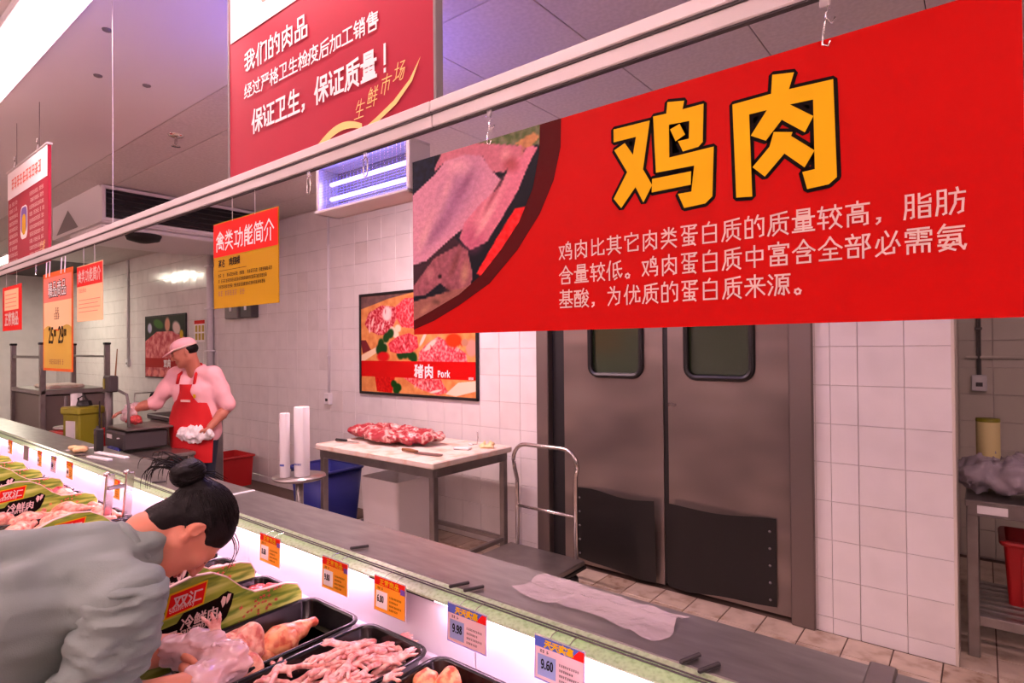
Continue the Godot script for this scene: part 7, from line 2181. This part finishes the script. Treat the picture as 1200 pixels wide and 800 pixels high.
	var bn = FastNoiseLite.new(); bn.seed = 14; bn.frequency = 11.0; bn.fractal_octaves = 3
	Q.noise = bn; Q.amp = 0.015; Q.stretch = Vector3(1.5, 3.0, 1.1)
	Q.chain([Vector3(-1.468, 0.908, -0.575), Vector3(-1.43, 0.908, -0.605), Vector3(-1.385, 0.898, -0.632), Vector3(-1.335, 0.888, -0.655)], [0.034, 0.038, 0.040, 0.032], 0.02)
	Q.chain([Vector3(-1.325, 0.886, -0.575), Vector3(-1.345, 0.884, -0.63), Vector3(-1.37, 0.878, -0.67)], [0.036, 0.040, 0.032], 0.02)
	solo("plastic_glove", Q.mesh(0.0048), "glove_film", "thin pinkish plastic bag pulled over the woman's hands", "plastic bag")

func build_butcher():
	var t = thing("person", "butcher in a pink shirt, red apron and pink cap working at the scale", "person")
	var d = Vector3(0.37, 0, 0.93).normalized(); var L = Vector3(0.93, 0, -0.37).normalized()
	var base = Vector3(-5.42, 0, -2.34)
	var at = func(l, y, f): return base + L * l + d * f + Vector3(0, y, 0)
	var LS = at.call(0.175, 1.375, 0.02); var RS = at.call(-0.175, 1.375, 0.05)
	var LE = at.call(0.27, 1.09, -0.05); var LH = at.call(0.225, 0.935, 0.10)
	var RE = Vector3(-5.70, 1.135, -2.10); var RH = Vector3(-5.765, 1.085, -1.92)
	var Hc = at.call(-0.02, 1.575, 0.13)
	var W = Vector3(-0.38, -0.36, 0.82).normalized()
	var U = Vector3(0, 1, 0); U = (U - W * U.dot(W)).normalized()
	var R = W.cross(U).normalized()
	var B = Basis(R, U, W)
	var P = func(x, y, z): return Hc + R * x + U * y + W * z
	var F = Field.new()
	head_field(F, Hc, U, W, 1.02, 0.03)
	F.chain([P.call(0, -0.05, -0.025), at.call(0, 1.40, 0.04)], [0.056, 0.062], 0.03)
	part(t, "head", F.mesh(0.0075), "skin_man")
	F = Field.new()
	F.chain([LE, LE.lerp(LH, 0.4), LH], [0.044, 0.042, 0.030], 0.02)
	hand(F, LH, Vector3(-0.1, -0.7, 0.35), L, 1.0, 0.7, 1.0)
	part(t, "forearm", F.mesh(0.0065), "skin_man")
	F = Field.new()
	F.chain([RE, RE.lerp(RH, 0.4), RH], [0.044, 0.042, 0.030], 0.02)
	hand(F, RH, Vector3(-0.35, -0.22, 0.75), Vector3(0, 1, 0.2), 1.0, 0.4, 1.0)
	part(t, "forearm", F.mesh(0.0065), "skin_man")
	# shirt
	F = Field.new()
	var n = FastNoiseLite.new(); n.seed = 8; n.frequency = 6.0
	F.noise = n; F.amp = 0.012
	for s in [-1.0, 1.0]:
		F.chain([at.call(s * 0.08, 0.88, 0.0), at.call(s * 0.085, 1.05, 0.0), at.call(s * 0.095, 1.25, 0.02), at.call(s * 0.07, 1.38, 0.03)], [0.125, 0.118, 0.118, 0.07], 0.05)
	F.bone(at.call(-0.1, 1.375, 0.03), RS, 0.07, 0.075, 0.04); F.bone(at.call(0.1, 1.375, 0.03), LS, 0.07, 0.075, 0.04)
	F.chain([LS, LS.lerp(LE, 0.5), LE + Vector3(0, 0.03, 0)], [0.078, 0.074, 0.068], 0.03)
	F.chain([RS, RS.lerp(RE, 0.5), RE], [0.078, 0.070, 0.062], 0.03)
	F.bone(RE, RE.lerp(RH, 0.12), 0.062, 0.058, 0.02)
	F.chain([at.call(0.05, 1.44, 0.0), at.call(-0.05, 1.44, 0.0), at.call(0, 1.43, 0.07)], [0.03, 0.03, 0.02], 0.03)
	part(t, "shirt", F.mesh(0.012), "shirt_pink")
	# trousers and shoes
	F = Field.new()
	for s in [-0.09, 0.09]:
		F.chain([at.call(s, 0.86, 0.0), at.call(s, 0.48, 0.02), at.call(s, 0.09, -0.02)], [0.10, 0.072, 0.055], 0.03)
		F.chain([at.call(s, 0.045, -0.04), at.call(s, 0.035, 0.14)], [0.044, 0.036], 0.02)
	part(t, "trousers", F.mesh(0.015), "jeans")
	# apron: bib, skirt and straps lying on the body
	var S = Shape.new(true)
	var rows = [[1.30, 0.115, 0.145], [1.20, 0.14, 0.15], [1.10, 0.20, 0.145], [1.0, 0.235, 0.145], [0.88, 0.24, 0.15], [0.76, 0.235, 0.15], [0.63, 0.235, 0.155]]
	var nn := 14
	for i in rows.size() - 1:
		for k in nn:
			var q = []
			for c in [[i, k], [i, k + 1], [i + 1, k + 1], [i + 1, k]]:
				var row = rows[c[0]]
				var a = -1.0 + 2.0 * c[1] / nn
				var wob = 0.008 * sin(a * 7.0 + c[0]) * (c[0] / 6.0)
				q.append(at.call(a * row[1], row[0], sqrt(maxf(0.0, 1.0 - a * a * 0.75)) * row[2] + 0.012 + wob))
			S.quad(q[0], q[1], q[2], q[3])
	var ap = part(t, "apron", S, "red_cloth")
	S = Shape.new(true)
	S.tube([at.call(0.09, 1.30, 0.135), at.call(0.085, 1.38, 0.115), at.call(0.06, 1.455, 0.02), at.call(0.0, 1.47, -0.03), at.call(-0.06, 1.455, 0.03), at.call(-0.085, 1.38, 0.125), at.call(-0.09, 1.30, 0.14)], 0.014, 6)
	part(ap, "neck_strap", S, "red_cloth")
	S = Shape.new(); S.box(at.call(0.03, 1.16, 0.170), Vector3(0.10, 0.018, 0.006), 0.0, Basis(L, Vector3.UP, L.cross(Vector3.UP)))
	part(ap, "name_print", S, "ink_pale")
	S = Shape.new(); S.box(at.call(0.105, 1.20, 0.150), Vector3(0.022, 0.03, 0.006), 0.0, Basis(L, Vector3.UP, L.cross(Vector3.UP)))
	part(ap, "badge", S, "ink_yellow")
	# cap, hair, eyes
	F = Field.new()
	F.egg(P.call(0, 0.062, -0.010), Vector3(0.084, 0.062, 0.104), B, 0.02)
	F.egg(P.call(0, -0.02, -0.01), Vector3(0.2, 0.055, 0.2), B, 0.01, Color.WHITE, true)
	var cap = part(t, "cap", F.mesh(0.007), "shirt_pink")
	F = Field.new()
	F.egg(P.call(0, 0.040, 0.10), Vector3(0.075, 0.008, 0.075), B * Basis(Vector3.RIGHT, 0.25), 0.01)
	part(cap, "peak", F.mesh(0.006), "shirt_pink")
	S = Shape.new(true)
	var ring = []
	for k in 20: ring.append(P.call(sin(TAU * k / 20.0) * 0.083, 0.045, -0.010 + cos(TAU * k / 20.0) * 0.103))
	S.tube(ring, 0.009, 6, false, true)
	part(cap, "band", S, "ink_pale")
	F = Field.new()
	F.egg(P.call(0, 0.012, -0.038), Vector3(0.080, 0.058, 0.080), B, 0.01)
	F.egg(P.call(0, -0.045, 0.06), Vector3(0.12, 0.10, 0.075), B, 0.006, Color.WHITE, true)
	for s in [-1.0, 1.0]: F.egg(P.call(s * 0.09, -0.04, 0.0), Vector3(0.035, 0.055, 0.05), B, 0.006, Color.WHITE, true)
	part(t, "hair", F.mesh(0.007), "hair")
	S = Shape.new(true)
	for s in [-1.0, 1.0]:
		S.tube([P.call(s * 0.016, 0.027, 0.094), P.call(s * 0.032, 0.030, 0.089), P.call(s * 0.047, 0.025, 0.076)], [0.003, 0.0034, 0.002], 5)
		S.tube([P.call(s * 0.018, 0.003, 0.089), P.call(s * 0.031, 0.003, 0.092), P.call(s * 0.044, 0.003, 0.082)], [0.002, 0.0034, 0.002], 5)
	part(t, "brows_and_eyes", S, "hair")
	# cuffs of plastic glove and the crumpled cloth in his hand
	F = Field.new()
	var gn = FastNoiseLite.new(); gn.seed = 3; gn.frequency = 14.0; gn.fractal_octaves = 2
	F.noise = gn; F.amp = 0.03
	F.chain([RE.lerp(RH, 0.62), RE.lerp(RH, 0.95), RH + Vector3(0.02, -0.05, 0.02)], [0.036, 0.046, 0.05], 0.02)
	solo("plastic_glove", F.mesh(0.009), "glove_film", "loose clear plastic glove hanging from the butcher's wrist", "glove")
	F = Field.new(); F.noise = gn; F.amp = 0.035
	F.chain([LH + Vector3(0.0, -0.055, 0.03), LH + L * -0.10 + Vector3(0, -0.06, 0.05), LH + L * -0.20 + Vector3(0, -0.05, 0.07)], [0.045, 0.065, 0.045], 0.03)
	solo("crumpled_paper", F.mesh(0.009), "plastic_white", "crumpled white plastic bundle held against the red apron", "plastic bundle")
